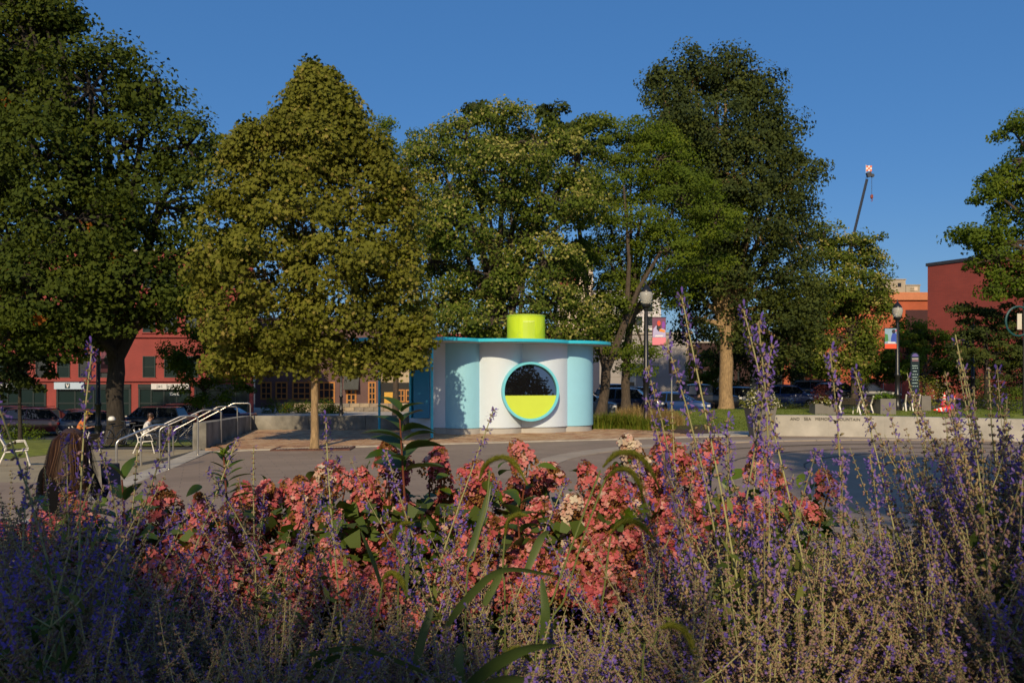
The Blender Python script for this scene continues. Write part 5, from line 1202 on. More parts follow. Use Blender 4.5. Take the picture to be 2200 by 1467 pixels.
# --- trees behind the viewer: they shade the beds as in the photograph
def treeB(label, x, y, trunkh, blobs, nleaf, seed):
    rs = np.random.default_rng(300 + seed)
    t = thing('shade_tree', (x, y, 0), label, 'tree', 'trees behind the viewer')
    V = []; N_ = []
    tot = sum(b[3] ** 2 for b in blobs)
    for bx, by, bz, r in blobs:
        k = int(nleaf * r * r / tot / 30); d_ = rs.normal(size=(k, 3)); d_ /= np.linalg.norm(d_, axis=1, keepdims=True)
        c = np.array([bx, by, bz]) + d_ * r * rs.uniform(.3, 1, k)[:, None] ** .5
        i_ = np.repeat(np.arange(k), 30); V.append(c[i_] + rs.normal(size=(len(i_), 3)) * .3); N_.append(rs.normal(size=(len(i_), 3)) + np.array([0, 0, .8]))
    V = np.concatenate(V); N_ = np.concatenate(N_); vv, ff, k = leaves(V - np.array([x, y, 0]), N_, .26, 'hex', rs)
    np_mesh('crown', vv, ff, G_dark, t, tint=np.repeat(rs.uniform(.1, .8, len(V)), k))
    mb = MB(); mb.tube([(0, 0, -.1), (0, 0, trunkh)], [.3, .2], 10); build('trunk', mb, M_bark, t, local=True, smooth=True)
    for bx, by, bz, r in blobs:
        mb = MB(); mb.tube([(0, 0, trunkh * .9), (bx - x, by - y, bz)], [.12, .04], 6); build('limb', mb, M_bark, t, local=True, smooth=True)
SHADE = [
  ('broad tree behind the viewer to the left', -7.5, -10.5, 4.5, [(-3.2, -10, 6.5, 2.0), (-2.3, -10, 5.9, 1.6), (-2.5, -10.4, 7.0, 1.2), (-5.0, -10, 6.6, 2.1), (-7.2, -10.5, 6.4, 2.2), (-9.6, -10, 6.2, 2.6), (-3.9, -10.5, 4.4, 1.9), (-6.5, -10, 4.2, 2.0), (-12, -10.5, 6.2, 2.6), (-15, -11, 6, 2.6)], 42000, 1),
  ('tall tree behind the viewer to the right', 4.5, -10.5, 6, [(1.5, -10, 6.9, 1.8), (.75, -10, 6.9, 1.2), (.8, -10, 5.2, 1.4), (3.4, -10, 8.2, 2.2), (6.0, -10, 9.2, 3), (5.0, -10, 13.2, 2.4), (7.0, -10, 14.6, 2.6), (8.8, -10, 12, 2.8), (4.6, -10, 16.2, 1.6), (3.2, -10, 5.4, 2)], 44000, 2),
  ('low tree directly behind the viewer', -1.8, -9.8, 2.4, [(-2.4, -10, 6.3, 1.5), (-1.9, -10, 5.2, 1.4), (-2.3, -10, 4.0, 1.3)], 12000, 3),
  ('large tree behind the viewer far to the right', 22.5, -8, 5, [(23.2, -8, 8.2, 1.9), (22.4, -8, 10.4, 1.6), (21.2, -8, 7.4, 1.4), (24, -8, 6.2, 1.7), (22, -8, 5.5, 1.6)], 9000, 4),
  ('large tree standing left of the view by the street', -29.5, 37, 7, [(-30, 37, 9, 4.5), (-26.5, 37, 10, 4), (-34, 38, 10, 4.5), (-29, 37, 15, 4.5), (-33, 38, 17, 4), (-26, 38, 15, 3.6), (-29, 38, 20, 3.6), (-24.5, 39, 19.5, 3)], 52000, 5),
]
for a in SHADE: treeB(*a)

# ================================================================== HEDGES, TUFTS, PLANTER PLANTS
def bush(name, label, cat, x, y, z, rx, ry, rz, n, size, shape, lm, seed, group=None, pale=0, up=.5, tr=(.15, .75)):
    rs = np.random.default_rng(500 + seed); t = thing(name, (x, y, z), label, cat, group)
    k = max(4, n // 16); d_ = rs.normal(size=(k, 3)); d_ /= np.linalg.norm(d_, axis=1, keepdims=True); d_[:, 2] = np.abs(d_[:, 2])
    c = d_ * np.array([rx, ry, rz]) * (rs.uniform(.5, 1, k)[:, None]) ** .6; i_ = np.repeat(np.arange(k), 16)
    pos = c[i_] + rs.normal(size=(len(i_), 3)) * min(rx, rz) * .16; pos[:, 2] = np.maximum(pos[:, 2], .01)
    nr = d_[i_] + np.array([0, 0, up]) + rs.normal(size=(len(i_), 3)) * .6
    vv, ff, kk = leaves(pos, nr, size, shape, rs); tn = rs.uniform(tr[0], tr[1], len(i_)); 
    if pale: tn = np.where(rs.uniform(size=len(i_)) < pale, 1.0, tn)
    np_mesh('foliage', vv, ff, lm, t, tint=np.repeat(tn, kk))
    mb = MB()
    for q in range(9):
        e_ = c[rs.integers(k)]; mb.tube([(e_[0] * .15, e_[1] * .15, -.03), (e_[0] * .5, e_[1] * .5, e_[2] * .6), tuple(e_)], [.012, .009, .004], 4, cap=False)
    build('stems', mb, M_barkd, t, local=True)
    return t
def grassclump(label, x, y, h, r, n, m_, seed, group, arch=.5, w=.012, name='grass_clump'):
    rs = np.random.default_rng(700 + seed); z = hfun(x, y); t = thing(name, (x, y, z), label, 'ornamental grass', group)
    base = rs.normal(size=(n, 2)) * r * .35; a = rs.uniform(0, 2 * np.pi, n); hh = h * rs.uniform(.55, 1.1, n); out = rs.uniform(.1, 1, n) * arch * h
    seg = 5; V = np.zeros((n, seg, 2, 3)); dx = np.cos(a); dy = np.sin(a)
    for s_ in range(seg):
        u = s_ / (seg - 1); cx_ = base[:, 0] + dx * out * u ** 2; cy_ = base[:, 1] + dy * out * u ** 2; cz = hh * (u - .28 * u ** 3 * (out / h) * 2)
        ww_ = w * (1 - u) ** .6 + .001
        V[:, s_, 0] = np.stack([cx_ - dy * ww_, cy_ + dx * ww_, cz], 1); V[:, s_, 1] = np.stack([cx_ + dy * ww_, cy_ - dx * ww_, cz], 1)
    idx = np.arange(n)[:, None] * seg * 2 + np.arange(seg - 1)[None] * 2
    Fc = np.stack([idx, idx + 1, idx + 3, idx + 2], -1).reshape(-1, 4)
    np_mesh('blades', V.reshape(-1, 3), Fc, m_, t, tint=np.repeat(rs.uniform(0, 1, n), seg * 2))
    return t
G_grassg = leafmat('green_blade', [(.05, .09, .008), (.11, .15, .015), (.20, .20, .03)], trans=.35)
G_grasst = leafmat('tan_blade', [(.22, .15, .05), (.38, .27, .10), (.50, .36, .16)], trans=.35)
G_flow = leafmat('white_flower_plant', [(.05, .07, .01), (.14, .16, .02), (.24, .22, .04), (.75, .70, .50)], [0, .4, .85, .97], trans=.3)
G_red = leafmat('burgundy_leaf', [(.02, .008, .008), (.08, .02, .02), (.16, .05, .035)], trans=.25)
G_lime = leafmat('lime_leaf', [(.06, .12, .01), (.14, .24, .02), (.22, .32, .03)], trans=.4)
gi = 0
for px, Y, h, lab in ((1296, 31.0, .75, 'green daylily clump touching the right end of the kiosk'), (1322, 31.5, .7, 'second green daylily clump from the kiosk'), (1350, 31.0, .72, 'green daylily clump left of the first lamp post'), (1372, 30.6, .6, 'low green clump right before the first lamp post'), (1400, 30.2, .55, 'green clump at the foot of the first lamp post'), (1425, 30.5, .5, 'rightmost green clump at the lawn corner')):
    grassclump(lab, PX(px, Y), Y, h, .5, 380, G_grassg, gi, 'green clumps in the mulch bed', arch=.55, w=.016); gi += 1
for px, Y, h, lab in ((1362, 33.0, .95, 'tan feathery grass left of the first lamp post'), (1338, 33.3, .8, 'small tan grass behind the green clumps'), (1408, 32.6, .85, 'tan feathery grass right of the first lamp post'), (1432, 32.8, .8, 'tan feathery grass at the lawn edge'), (1450, 33.2, .65, 'rightmost low tan grass by the lawn')):
    grassclump(lab, PX(px, Y), Y, h, .45, 520, G_grasst, gi, 'tan feathery grasses by the lamp', arch=.5, w=.008); gi += 1
# lawn blades on the right mound (nobody could count them)
rs = np.random.default_rng(77); n = 26000
px_ = rs.uniform(1430, 2180, n); Yq = rs.uniform(30.2, 45.3, n); X = (px_ - CX) / F * Yq
keep = np.array([x > 5.4 + .02 * y for x, y in zip(X, Yq)]); X = X[keep]; Yq = Yq[keep]; n = len(X)
Z = np.array([hfun(x, y) for x, y in zip(X, Yq)]) + .015
a = rs.uniform(0, 2 * np.pi, n); hh = rs.uniform(.03, .075, n); lx, ly = rs.normal(0, .02, n), rs.normal(0, .02, n)
V = np.stack([np.stack([X - np.cos(a) * .012, Yq - np.sin(a) * .012, Z], 1), np.stack([X + np.cos(a) * .012, Yq + np.sin(a) * .012, Z], 1), np.stack([X + lx, Yq + ly, Z + hh], 1)], 1).reshape(-1, 3)
G_lawn = leafmat('lawn_blade', [(.04, .08, .008), (.08, .13, .015), (.12, .16, .025)], trans=.3)
o = np_mesh('grass', V, np.arange(n * 3).reshape(n, 3), G_lawn, tint=np.repeat(rs.uniform(0, 1, n), 3)); o['kind'] = 'stuff'
tag(o, 'short mown grass on the right lawn', 'grass')
bush('flowering_plant', 'bushy plant with small white flowers spilling from the tapered planter', 'plant', PX(1633, 26.8), 26.8, .98, .58, .55, .62, 1500, .07, 'hex', G_flow, 1, pale=.22)
bush('burgundy_plant', 'burgundy leaved upright plant in the low box planter', 'plant', PX(1765, 41), 41, PZ(868, 41), .55, .4, 1.05, 900, .12, 'narrow', G_red, 2)
bush('trailing_plant', 'yellow-green flowering plant in the low box planter', 'plant', PX(1772, 40.8), 40.8, PZ(868, 41), .6, .4, .35, 500, .09, 'hex', G_flow, 3, pale=.15)
bush('lime_plant', 'bright lime green plants topping the tall box planter', 'plant', PX(1898, 41), 41, PZ(857, 41), .55, .4, .32, 900, .07, 'diamond', G_lime, 4)
bush('small_shrub', 'small green plant peeping over the second bench row', 'plant', PX(1975, 44), 44, hfun(22, 44), .4, .4, 1.1, 300, .09, 'diamond', G_bush, 5)
bush('rose_bush', 'loose bush with small white flowers below the wayfinding totem', 'bush', PX(1995, 50), 50, hfun(25, 50), 1.1, .8, 1.9, 1500, .1, 'hex', G_flow, 6, pale=.1)
hi = 10
for px, Y, rx, rz, py, lab in ((1690, 46.5, 1.2, .75, 0, 'leftmost clipped hedge before the blue cars'), (1755, 46.5, 1.3, .8, 0, 'dark hedge left of the burgundy plant'), (1830, 47, 1.5, .95, 0, 'dark hedge before the black sedan'), (1885, 47, 1.1, .85, 0, 'hedge at the left of the right lamp post'),
        (2080, 47, 1.3, .9, 0, 'hedge right of the traffic cones'), (2140, 45, 1.5, 1.2, 0, 'hedge mound before the farthest lamp'), (2195, 42, 1.6, 1.3, 0, 'bright hedge mound at the right edge')):
    x = PX(px, Y); bush('hedge', lab, 'hedge', x, Y, hfun(x, Y), rx, .8, rz, 2600, .075, 'diamond', G_dark if hi != 16 else G_loc, hi, group='hedges between lawn and parking'); hi += 1
for px, Y, rz, lab in ((585, 80, 1.5, 'planting in the terrace bed left of the sycamore trunk'), (625, 80, 1.2, 'planting in the terrace bed under the orange windows'), (655, 80, 1.3, 'planting just left of the sycamore trunk'), (700, 80, 1.5, 'flowering planting right of the sycamore trunk'), (715, 79, 1.0, 'small green plant at the terrace by the purple pier')):
    x = PX(px, Y); bush('terrace_shrub', lab, 'shrub', x, Y, -1.4, 1.0, .8, rz, 700, .14, 'hex', G_bush, hi, group='shrubs before the purple building', pale=.04); hi += 1
for px, Y, lab in ((12, 44, 'green street planting at the far left edge'), (60, 44, 'green street planting left of the maroon suv')):
    x = PX(px, Y); bush('street_shrub', lab, 'shrub', x, Y, hfun(x, Y), 1.0, .6, .8, 700, .11, 'diamond', G_bush, hi); hi += 1

# ================================================================== PEOPLE
def skin_person(name, J, E, rad, root, mats, pick, parent, sub=2):
    me = bpy.data.meshes.new(name); names = list(J); me.from_pydata([J[k] for k in names], [(names.index(a), names.index(b)) for a, b in E], [])
    o = bpy.data.objects.new(name, me); COL.objects.link(o)
    sk = o.modifiers.new('skin', 'SKIN'); sk.use_smooth_shade = True
    lay = me.skin_vertices[0] if len(me.skin_vertices) else None
    if lay is None:
        bpy.context.view_layer.objects.active = o; bpy.ops.mesh.customdata_skin_add(); lay = me.skin_vertices[0]
    for i, k in enumerate(names):
        r = rad[k]; lay.data[i].radius = r if isinstance(r, tuple) else (r, r); lay.data[i].use_root = (k == root)
    sb = o.modifiers.new('sub', 'SUBSURF'); sb.levels = sub; sb.render_levels = sub
    dg = bpy.context.evaluated_depsgraph_get(); m2 = bpy.data.meshes.new_from_object(o.evaluated_get(dg))
    o.modifiers.clear(); o.data = m2; m2.name = name
    m2.materials.clear()
    for m_ in mats: m2.materials.append(m_)
    for p in m2.polygons: p.material_index = pick(p.center); p.use_smooth = True
    o.parent = parent
    return o
M_skin = mat('skin', (.42, .22, .14), .5, var=.06); M_hairb = mat('brown_hair', (.045, .022, .012), .4, var=.4, scale=30, stretch=(8, 8, .4))
M_shirtw = mat('white_shirt', (.62, .60, .58), .8, var=.08); M_trs = mat('dark_trousers', (.02, .022, .03), .85, var=.2); M_blackc = mat('black_cloth', (.006, .006, .007), .9, var=.3, spec=.05)
M_orange = mat('orange_cloth', (.55, .16, .04), .8, var=.1); M_yel = mat('yellow_cap', (.62, .42, .03), .7, var=.08)
def seated(loc, rz, label, shirt, trous, hair, arm=0.0, cap=None, lean=.1, name='person'):
    """sits on a chair seat .45 high, faces local +x"""
    t = thing(name, loc, label, 'person', rz=rz)
    J = {'pel': (-.05, 0, .56), 'wst': (-.08 - lean * .3, 0, .72), 'cst': (-.08 + lean * .2, 0, .92), 'nbs': (-.05 + lean * .6, 0, 1.08), 'nck': (-.03 + lean * .8, 0, 1.15), 'hd1': (-.01 + lean, 0, 1.22), 'hd2': (.0 + lean, 0, 1.30), 'hd3': (-.01 + lean, 0, 1.365)}
    rad = {'pel': (.15, .12), 'wst': (.135, .105), 'cst': (.155, .115), 'nbs': (.10, .08), 'nck': .055, 'hd1': (.062, .075), 'hd2': (.078, .092), 'hd3': (.055, .065)}
    E = [('pel', 'wst'), ('wst', 'cst'), ('cst', 'nbs'), ('nbs', 'nck'), ('nck', 'hd1'), ('hd1', 'hd2'), ('hd2', 'hd3')]
    for s_, n_ in ((-1, 'r'), (1, 'l')):
        J.update({'sh' + n_: (-.05 + lean * .5, s_ * .17, 1.03), 'el' + n_: (.06 + arm * .1, s_ * .24, .78), 'wr' + n_: (.27 + arm * .05, s_ * .16, .76 + arm * .25), 'hn' + n_: (.33 + arm * .06, s_ * .13, .77 + arm * .28),
                  'hp' + n_: (.0, s_ * .10, .52), 'kn' + n_: (.44, s_ * .13, .52), 'an' + n_: (.42 + .08 * s_, s_ * .13, .10), 'ft' + n_: (.58 + .08 * s_, s_ * .14, .045)})
        rad.update({'sh' + n_: .065, 'el' + n_: .043, 'wr' + n_: .028, 'hn' + n_: (.036, .02), 'hp' + n_: .095, 'kn' + n_: .065, 'an' + n_: .042, 'ft' + n_: (.042, .032)})
        E += [('nbs', 'sh' + n_), ('sh' + n_, 'el' + n_), ('el' + n_, 'wr' + n_), ('wr' + n_, 'hn' + n_), ('pel', 'hp' + n_), ('hp' + n_, 'kn' + n_), ('kn' + n_, 'an' + n_), ('an' + n_, 'ft' + n_)]
        h0 = Vector(J['hn' + n_]); dv = (h0 - Vector(J['wr' + n_])).normalized()
        for q, (off, ln_) in enumerate(((-.026, .07), (-.009, .082), (.009, .078), (.026, .062))):
            a_ = h0 + Vector((0, off, 0)) + dv * .03; b_ = a_ + dv * ln_ * .5; c_ = b_ + dv * ln_ * .4 + Vector((0, 0, -.02))
            for nm, v_, r_ in (('a', a_, .0095), ('b', b_, .0085), ('c', c_, .0075)): J[f'f{n_}{q}{nm}'] = tuple(v_); rad[f'f{n_}{q}{nm}'] = r_
            E += [('hn' + n_, f'f{n_}{q}a'), (f'f{n_}{q}a', f'f{n_}{q}b'), (f'f{n_}{q}b', f'f{n_}{q}c')]
        a_ = h0 + Vector((-.01, -s_ * .035, .01)); b_ = a_ + dv * .035 + Vector((0, -s_ * .02, 0)); J['t' + n_ + 'a'] = tuple(a_); J['t' + n_ + 'b'] = tuple(b_); rad['t' + n_ + 'a'] = .011; rad['t' + n_ + 'b'] = .009
        E += [('hn' + n_, 't' + n_ + 'a'), ('t' + n_ + 'a', 't' + n_ + 'b')]
    def pick(c):
        if c.z > 1.12: return 0
        if c.x > .24 and c.z > .6 + arm * .1 and abs(c.y) > .04 and c.z > .62: return 0
        if c.z > .62 and c.x < .3: return 1
        if c.z < .09: return 3
        return 2
    skin_person('body', J, E, rad, 'pel', [M_skin, shirt, trous, M_blackc], pick, t, sub=1)
    hx = lean
    mb = MB(); mb.lathe([(.088, -.07), (.098, -.02), (.098, .03), (.085, .075), (.05, .10), (.0, .108)], (hx - .018, 0, 1.33), 14); build('hair', mb, hair, t, local=True, smooth=True)
    mb = MB(); mb.lathe([(.0, -.012), (.011, -.004), (.012, .008), (.004, .03)], (hx + .088, 0, 1.265), 8); build('nose', mb, M_skin, t, local=True, smooth=True)
    for s_ in (-1, 1):
        mb = MB(); mb.box((hx + .083, s_ * .03, 1.295), (.01, .022, .01)); build('eye', mb, M_blackc, t, local=True)
        mb = MB(); mb.lathe([(.005, -.03), (.02, -.015), (.02, .015), (.005, .03)], (hx - .005, s_ * .082, 1.28), 8); build('ear', mb, M_skin, t, local=True, smooth=True)
    mb = MB(); mb.box((hx + .08, 0, 1.232), (.012, .042, .008)); build('mouth', mb, mat('lips', (.30, .08, .07), .5), t, local=True)
    if cap:
        mb = MB(); mb.lathe([(.105, 0), (.107, .04), (.09, .09), (.05, .115), (0, .12)], (hx - .01, 0, 1.33), 16); mb.box((hx + .13, 0, 1.335), (.11, .15, .012)); build('cap', mb, cap, t, local=True, smooth=True)
    return t
seated(c3, .1, 'person in a white shirt sitting in a pale framed chair by the handrails', M_shirtw, M_trs, M_hairb, arm=.6)
seated(c4, .3, 'person in a yellow cap and orange top sitting in the shade', M_orange, M_trs, M_hairb, arm=.2, cap=M_yel, lean=.2)

# woman seen from behind, close to the bed, long brown hair, looking down to a dark tablet
Yw = 6.6; xw = PX(128, Yw); seatz = .48
w_ = thing('person', (xw, Yw, 0), 'woman with long brown hair seen from behind, in black, holding a dark tablet', 'person')
zt = PZ(922, Yw)     # top of the hair
hz = zt - .12
J = {'pel': (.0, .0, .58), 'wst': (0, .0, .78), 'cst': (-.01, .05, 1.02), 'nbs': (-.01, .12, 1.20), 'nck': (-.0, .15, 1.27), 'hd1': (.0, .19, hz - .04), 'hd2': (.0, .20, hz + .02), 'hd3': (.0, .20, hz + .07)}
rad = {'pel': (.17, .13), 'wst': (.13, .10), 'cst': (.155, .11), 'nbs': (.09, .07), 'nck': .05, 'hd1': (.065, .075), 'hd2': (.078, .088), 'hd3': (.055, .065)}
E = [('pel', 'wst'), ('wst', 'cst'), ('cst', 'nbs'), ('nbs', 'nck'), ('nck', 'hd1'), ('hd1', 'hd2'), ('hd2', 'hd3')]
for s_, n_ in ((-1, 'l'), (1, 'r')):
    J.update({'sh' + n_: (s_ * .17, .10, 1.14), 'el' + n_: (s_ * .25, .16, .90), 'wr' + n_: (s_ * .20 + .02, .36, 1.02), 'hn' + n_: (s_ * .17 + .03, .42, 1.06), 'hp' + n_: (s_ * .11, .06, .54), 'kn' + n_: (s_ * .14, .48, .52), 'an' + n_: (s_ * .14, .46, .1), 'ft' + n_: (s_ * .15, .62, .045)})
    rad.update({'sh' + n_: .06, 'el' + n_: .042, 'wr' + n_: .027, 'hn' + n_: (.034, .02), 'hp' + n_: .10, 'kn' + n_: .065, 'an' + n_: .042, 'ft' + n_: (.042, .032)})
    E += [('nbs', 'sh' + n_), ('sh' + n_, 'el' + n_), ('el' + n_, 'wr' + n_), ('wr' + n_, 'hn' + n_), ('pel', 'hp' + n_), ('hp' + n_, 'kn' + n_), ('kn' + n_, 'an' + n_), ('an' + n_, 'ft' + n_)]
    h0 = Vector(J['hn' + n_]); dv = (h0 - Vector(J['wr' + n_])).normalized()
    for q, (off, ln_) in enumerate(((-.026, .06), (-.009, .075), (.009, .072), (.026, .058))):
        a_ = h0 + Vector((0, off * .4, off)) + dv * .03; b_ = a_ + dv * ln_ * .5; c_ = b_ + dv * ln_ * .3 + Vector((-s_ * .02, 0, 0))
        for nm, v_, r_ in (('a', a_, .0095), ('b', b_, .0085), ('c', c_, .0075)): J[f'f{n_}{q}{nm}'] = tuple(v_); rad[f'f{n_}{q}{nm}'] = r_
        E += [('hn' + n_, f'f{n_}{q}a'), (f'f{n_}{q}a', f'f{n_}{q}b'), (f'f{n_}{q}b', f'f{n_}{q}c')]
    a_ = h0 + Vector((-s_ * .02, -.02, .03)); b_ = a_ + dv * .03 + Vector((-s_ * .015, 0, .015)); J['t' + n_ + 'a'] = tuple(a_); J['t' + n_ + 'b'] = tuple(b_); rad['t' + n_ + 'a'] = .011; rad['t' + n_ + 'b'] = .009
    E += [('hn' + n_, 't' + n_ + 'a'), ('t' + n_ + 'a', 't' + n_ + 'b')]
def pick(c):
    if c.z > 1.24: return 0
    if c.y > .33 and c.z > .9: return 0
    return 1 if c.z > .62 else 2
skin_person('body', J, E, rad, 'pel', [M_skin, M_blackc, M_trs], pick, w_, sub=2)
mb = MB(); mb.lathe([(.07, -.10), (.095, -.06), (.105, 0), (.1, .05), (.08, .09), (.045, .115), (0, .122)], (0, .185, hz), 20); cap_ = build('hair_cap', mb, M_hairb, w_, local=True, smooth=True)
rs = np.random.default_rng(4); n = 1500; seg = 9
az = rs.uniform(-2.75, -.39, n) + rs.normal(0, .1, n); az = np.where(rs.uniform(size=n) < .25, rs.uniform(-3.6, .46, n), az)
el_ = rs.uniform(-.1, 1.4, n); lenh = rs.uniform(.34, .62, n)
V = np.zeros((n, seg, 2, 3)); hd = np.array([0, .185, hz])
r0_ = .108
p0_ = hd + np.stack([np.cos(az) * np.cos(el_) * r0_, np.sin(az) * np.cos(el_) * r0_, np.sin(el_) * .122], 1)
for s_ in range(seg):
    u = s_ / (seg - 1); fall = lenh * u
    k_ = np.minimum(1, u * 3.0); rr_ = r0_ * np.cos(el_) * (1 - k_) + (r0_ * 1.06 + .05 * u) * k_
    x_ = np.cos(az) * rr_ * (1 + .22 * u); y_ = .185 + np.sin(az) * rr_ * (1.0 + .1 * u) - .04 * u * (np.sin(az) < 0); z_ = p0_[:, 2] - fall * (u * .5 + .5)
    wav = .008 * np.sin(u * 7 + az * 5)
    wd = .0042 * (1 - .6 * u)
    V[:, s_, 0] = np.stack([x_ + wav - np.sin(az) * -wd, y_ + np.cos(az) * -wd, z_], 1); V[:, s_, 1] = np.stack([x_ + wav + np.sin(az) * -wd, y_ + np.cos(az) * wd, z_], 1)
idx = np.arange(n)[:, None] * seg * 2 + np.arange(seg - 1)[None] * 2
G_hair = leafmat('hair_strand', [(.018, .008, .005), (.05, .022, .011), (.16, .085, .04)], [0, .6, 1], trans=.1, rough=.5, spec=.2)
np_mesh('hair', V.reshape(-1, 3), np.stack([idx, idx + 1, idx + 3, idx + 2], -1).reshape(-1, 4), G_hair, w_, tint=np.repeat(rs.uniform(0, 1, n) ** 2, seg * 2))
t = thing('tablet', (xw + .27, Yw + .30, 1.06), 'dark tablet with rounded corners in the right hand of the long haired woman', 'tablet'); t.rotation_euler = (R(15), R(0), R(12))
mb = MB(); mb.box((0, 0, .02), (.15, .012, .24)); build('tablet_body', mb, mat('tablet_dark', (.008, .012, .03), .3), t, local=True, bevel=.005)
st = thing('garden_seat', (xw, Yw, 0), 'dark seat beneath the long haired woman behind the flower bed', 'seat')
mb = MB(); mb.box((0, .1, .42), (.5, .46, .05)); build('seat', mb, M_slat, st, local=True)
for a_ in (-.2, .2):
    for b_ in (-.08, .28): mb = MB(); mb.box((a_, b_, .2), (.04, .04, .4)); build('leg', mb, M_black, st, local=True)
# ================================================================== FOREGROUND FLOWER BED
SOIL = .55
G_sagef = leafmat('sage_flower', [(.27, .22, .09), (.50, .36, .20), (.42, .25, .25), (.26, .16, .40), (.20, .125, .50)], [0, .35, .6, .8, 1], trans=.3, rough=.7, spec=.1)
G_sages = leafmat('sage_stem', [(.34, .33, .15), (.40, .38, .18)], trans=.0, rough=.8, spec=.1)
G_sagel = leafmat('sage_leaf', [(.05, .08, .015), (.10, .14, .03), (.20, .22, .06)], trans=.25, rough=.8, spec=.1)
def sage_stem(seed, top_bias=.5, branches=9, H=1.0, purple=.32, wand=False):
    """returns (stem mesh, flower mesh); stands on the origin, H tall"""
    rs = np.random.default_rng(900 + seed); st = MB(); fv = []; ff = []; ft = []; lv = []; ln_ = []; ltn = []
    bend = rs.normal(0, .17 if wand else .12, 2); pk = .0034 if wand else .0030; heavy = [rs.uniform() < (.75 if wand else .32) for _ in range(60)]
    def main(u): return np.array([bend[0] * u * u + .012 * math.sin(u * 6 + seed), bend[1] * u * u + .008 * math.cos(u * 7), H * u])
    st.tube([tuple(main(k / 10)) for k in range(11)], [pk * (1 - .75 * k / 10) + .0006 for k in range(11)], 5, cap=False)
    axes = [(lambda u: main(u), .70 if wand else .5, 1.0, H)]
    for b in range(branches):
        u0 = (.5 if wand else .18) + (.2 if wand else .62) * b / branches + rs.uniform(-.02, .02); az0 = (b % 2) * 1.57 + rs.normal(0, .35) + b * .3
        for s_ in (0, 1):
            az = az0 + s_ * math.pi; L = H * rs.uniform(.2, .44) * (1.15 - .7 * (u0 - .28)); lift = rs.uniform(.55, .95)
            p0 = main(u0); dv = np.array([math.cos(az), math.sin(az), 0])
            def br(u, p0=p0, dv=dv, L=L, lift=lift): return p0 + dv * L * (u * .75 - .12 * u * u) + np.array([0, 0, L * (lift * u * .6 + .35 * u * u)])
            st.tube([tuple(br(k / 4)) for k in range(5)], [.0016 * (1 - .6 * k / 4) for k in range(5)], 4, cap=False)
            axes.append((br, .22, 1.0, L))
            # pair of leaves at the node
            for q in range(3):
                lv.append(p0 + dv * .01 * q); ln_.append(rs.normal(size=3) * .4 + np.array([0, 0, 1])); ltn.append(rs.uniform(0, 1))
    for q in range(90):
        u = rs.uniform(.05, .7); az = rs.uniform(0, 6.28); p = main(u); lv.append(p + np.array([math.cos(az), math.sin(az), .2]) * rs.uniform(.01, .05)); ln_.append(rs.normal(size=3) * .6 + np.array([0, 0, .8])); ltn.append(rs.uniform(0, 1))
    for ai, (fn, ua, ub, L) in enumerate(axes):
        s_ = ua * L
        while s_ < L:
            u = s_ / L; c = fn(u); tg_ = fn(min(1, u + .03)) - fn(max(0, u - .03)); tg_ /= np.linalg.norm(tg_) + 1e-9
            a = np.cross(tg_, [0, 0, 1.0]);
            if np.linalg.norm(a) < .1: a = np.array([1.0, 0, 0])
            a /= np.linalg.norm(a); b_ = np.cross(tg_, a); tip = max(0, (u - .6) / .4)
            k = rs.integers(7, 10); rr = ((.0135 if wand else .0105) + .004 * rs.uniform()) * (1 - .55 * tip); ph = rs.uniform(0, 6.28)
            pur = (.95 if u > .45 else .2) * purple if heavy[ai % 60] else .03
            for q in range(k):
                w = ph + (q // 2) * 6.283 / max(1, k // 2) + rs.normal(0, .25); side = 0 if math.cos(w) > 0 else 1
                d_ = a * math.cos(w) + b_ * math.sin(w); d_ = d_ * .9 + tg_ * rs.uniform(-.25, .45); d_ /= np.linalg.norm(d_)
                e_ = np.cross(d_, tg_); e_ /= np.linalg.norm(e_) + 1e-9; g_ = np.cross(d_, e_)
                ll = rr * rs.uniform(.75, 1.3); wd = .0029 * (1 - .3 * tip)
                p = c + d_ * .002; m_ = c + d_ * ll * .55; t_ = c + d_ * ll
                i0 = len(fv); fv += [p, m_ + e_ * wd, m_ - e_ * wd * .5 + g_ * wd, m_ - e_ * wd * .5 - g_ * wd, t_]
                ff += [(i0, i0 + 1, i0 + 2), (i0, i0 + 2, i0 + 3), (i0, i0 + 3, i0 + 1), (i0 + 4, i0 + 2, i0 + 1), (i0 + 4, i0 + 3, i0 + 2), (i0 + 4, i0 + 1, i0 + 3)]
                ft += [rs.uniform(0, .62)] * 5
                if rs.uniform() < pur:        # an open flower: two lips
                    for sg in (1, -1):
                        i0 = len(fv); tt = t_ + d_ * .006 + tg_ * .004 * sg; fv += [t_ - d_ * .001, tt + e_ * .003, t_ + d_ * .008 + tg_ * .0055 * sg, tt - e_ * .003]
                        ff += [(i0, i0 + 1, i0 + 2), (i0, i0 + 2, i0 + 3)]; ft += [rs.uniform(.75, 1.0)] * 4
            s_ += ((.032 if wand else .024) - (.019 if wand else .012) * tip) * rs.uniform(.75, 1.2) * (1 if L > .5 else .85)
    lv = np.array(lv); V, Fl, k = leaves(lv, np.array(ln_), rs.uniform(.022, .055, len(lv)), 'narrow', rs)
    sv = np.array([tuple(v) for v in st.v]); fs = np.array([f for f in st.f]) 
    vv = np.concatenate([sv, V]); fc = np.concatenate([fs, Fl + len(sv)]); mi = np.concatenate([np.zeros(len(fs)), np.ones(len(Fl))])
    tn = np.concatenate([rs.uniform(0, 1, len(sv)) * 0 + .4, np.repeat(ltn, k)])
    return (vv, fc, mi, tn), (np.array(fv), np.array(ff), np.array(ft))
sage_meshes = []
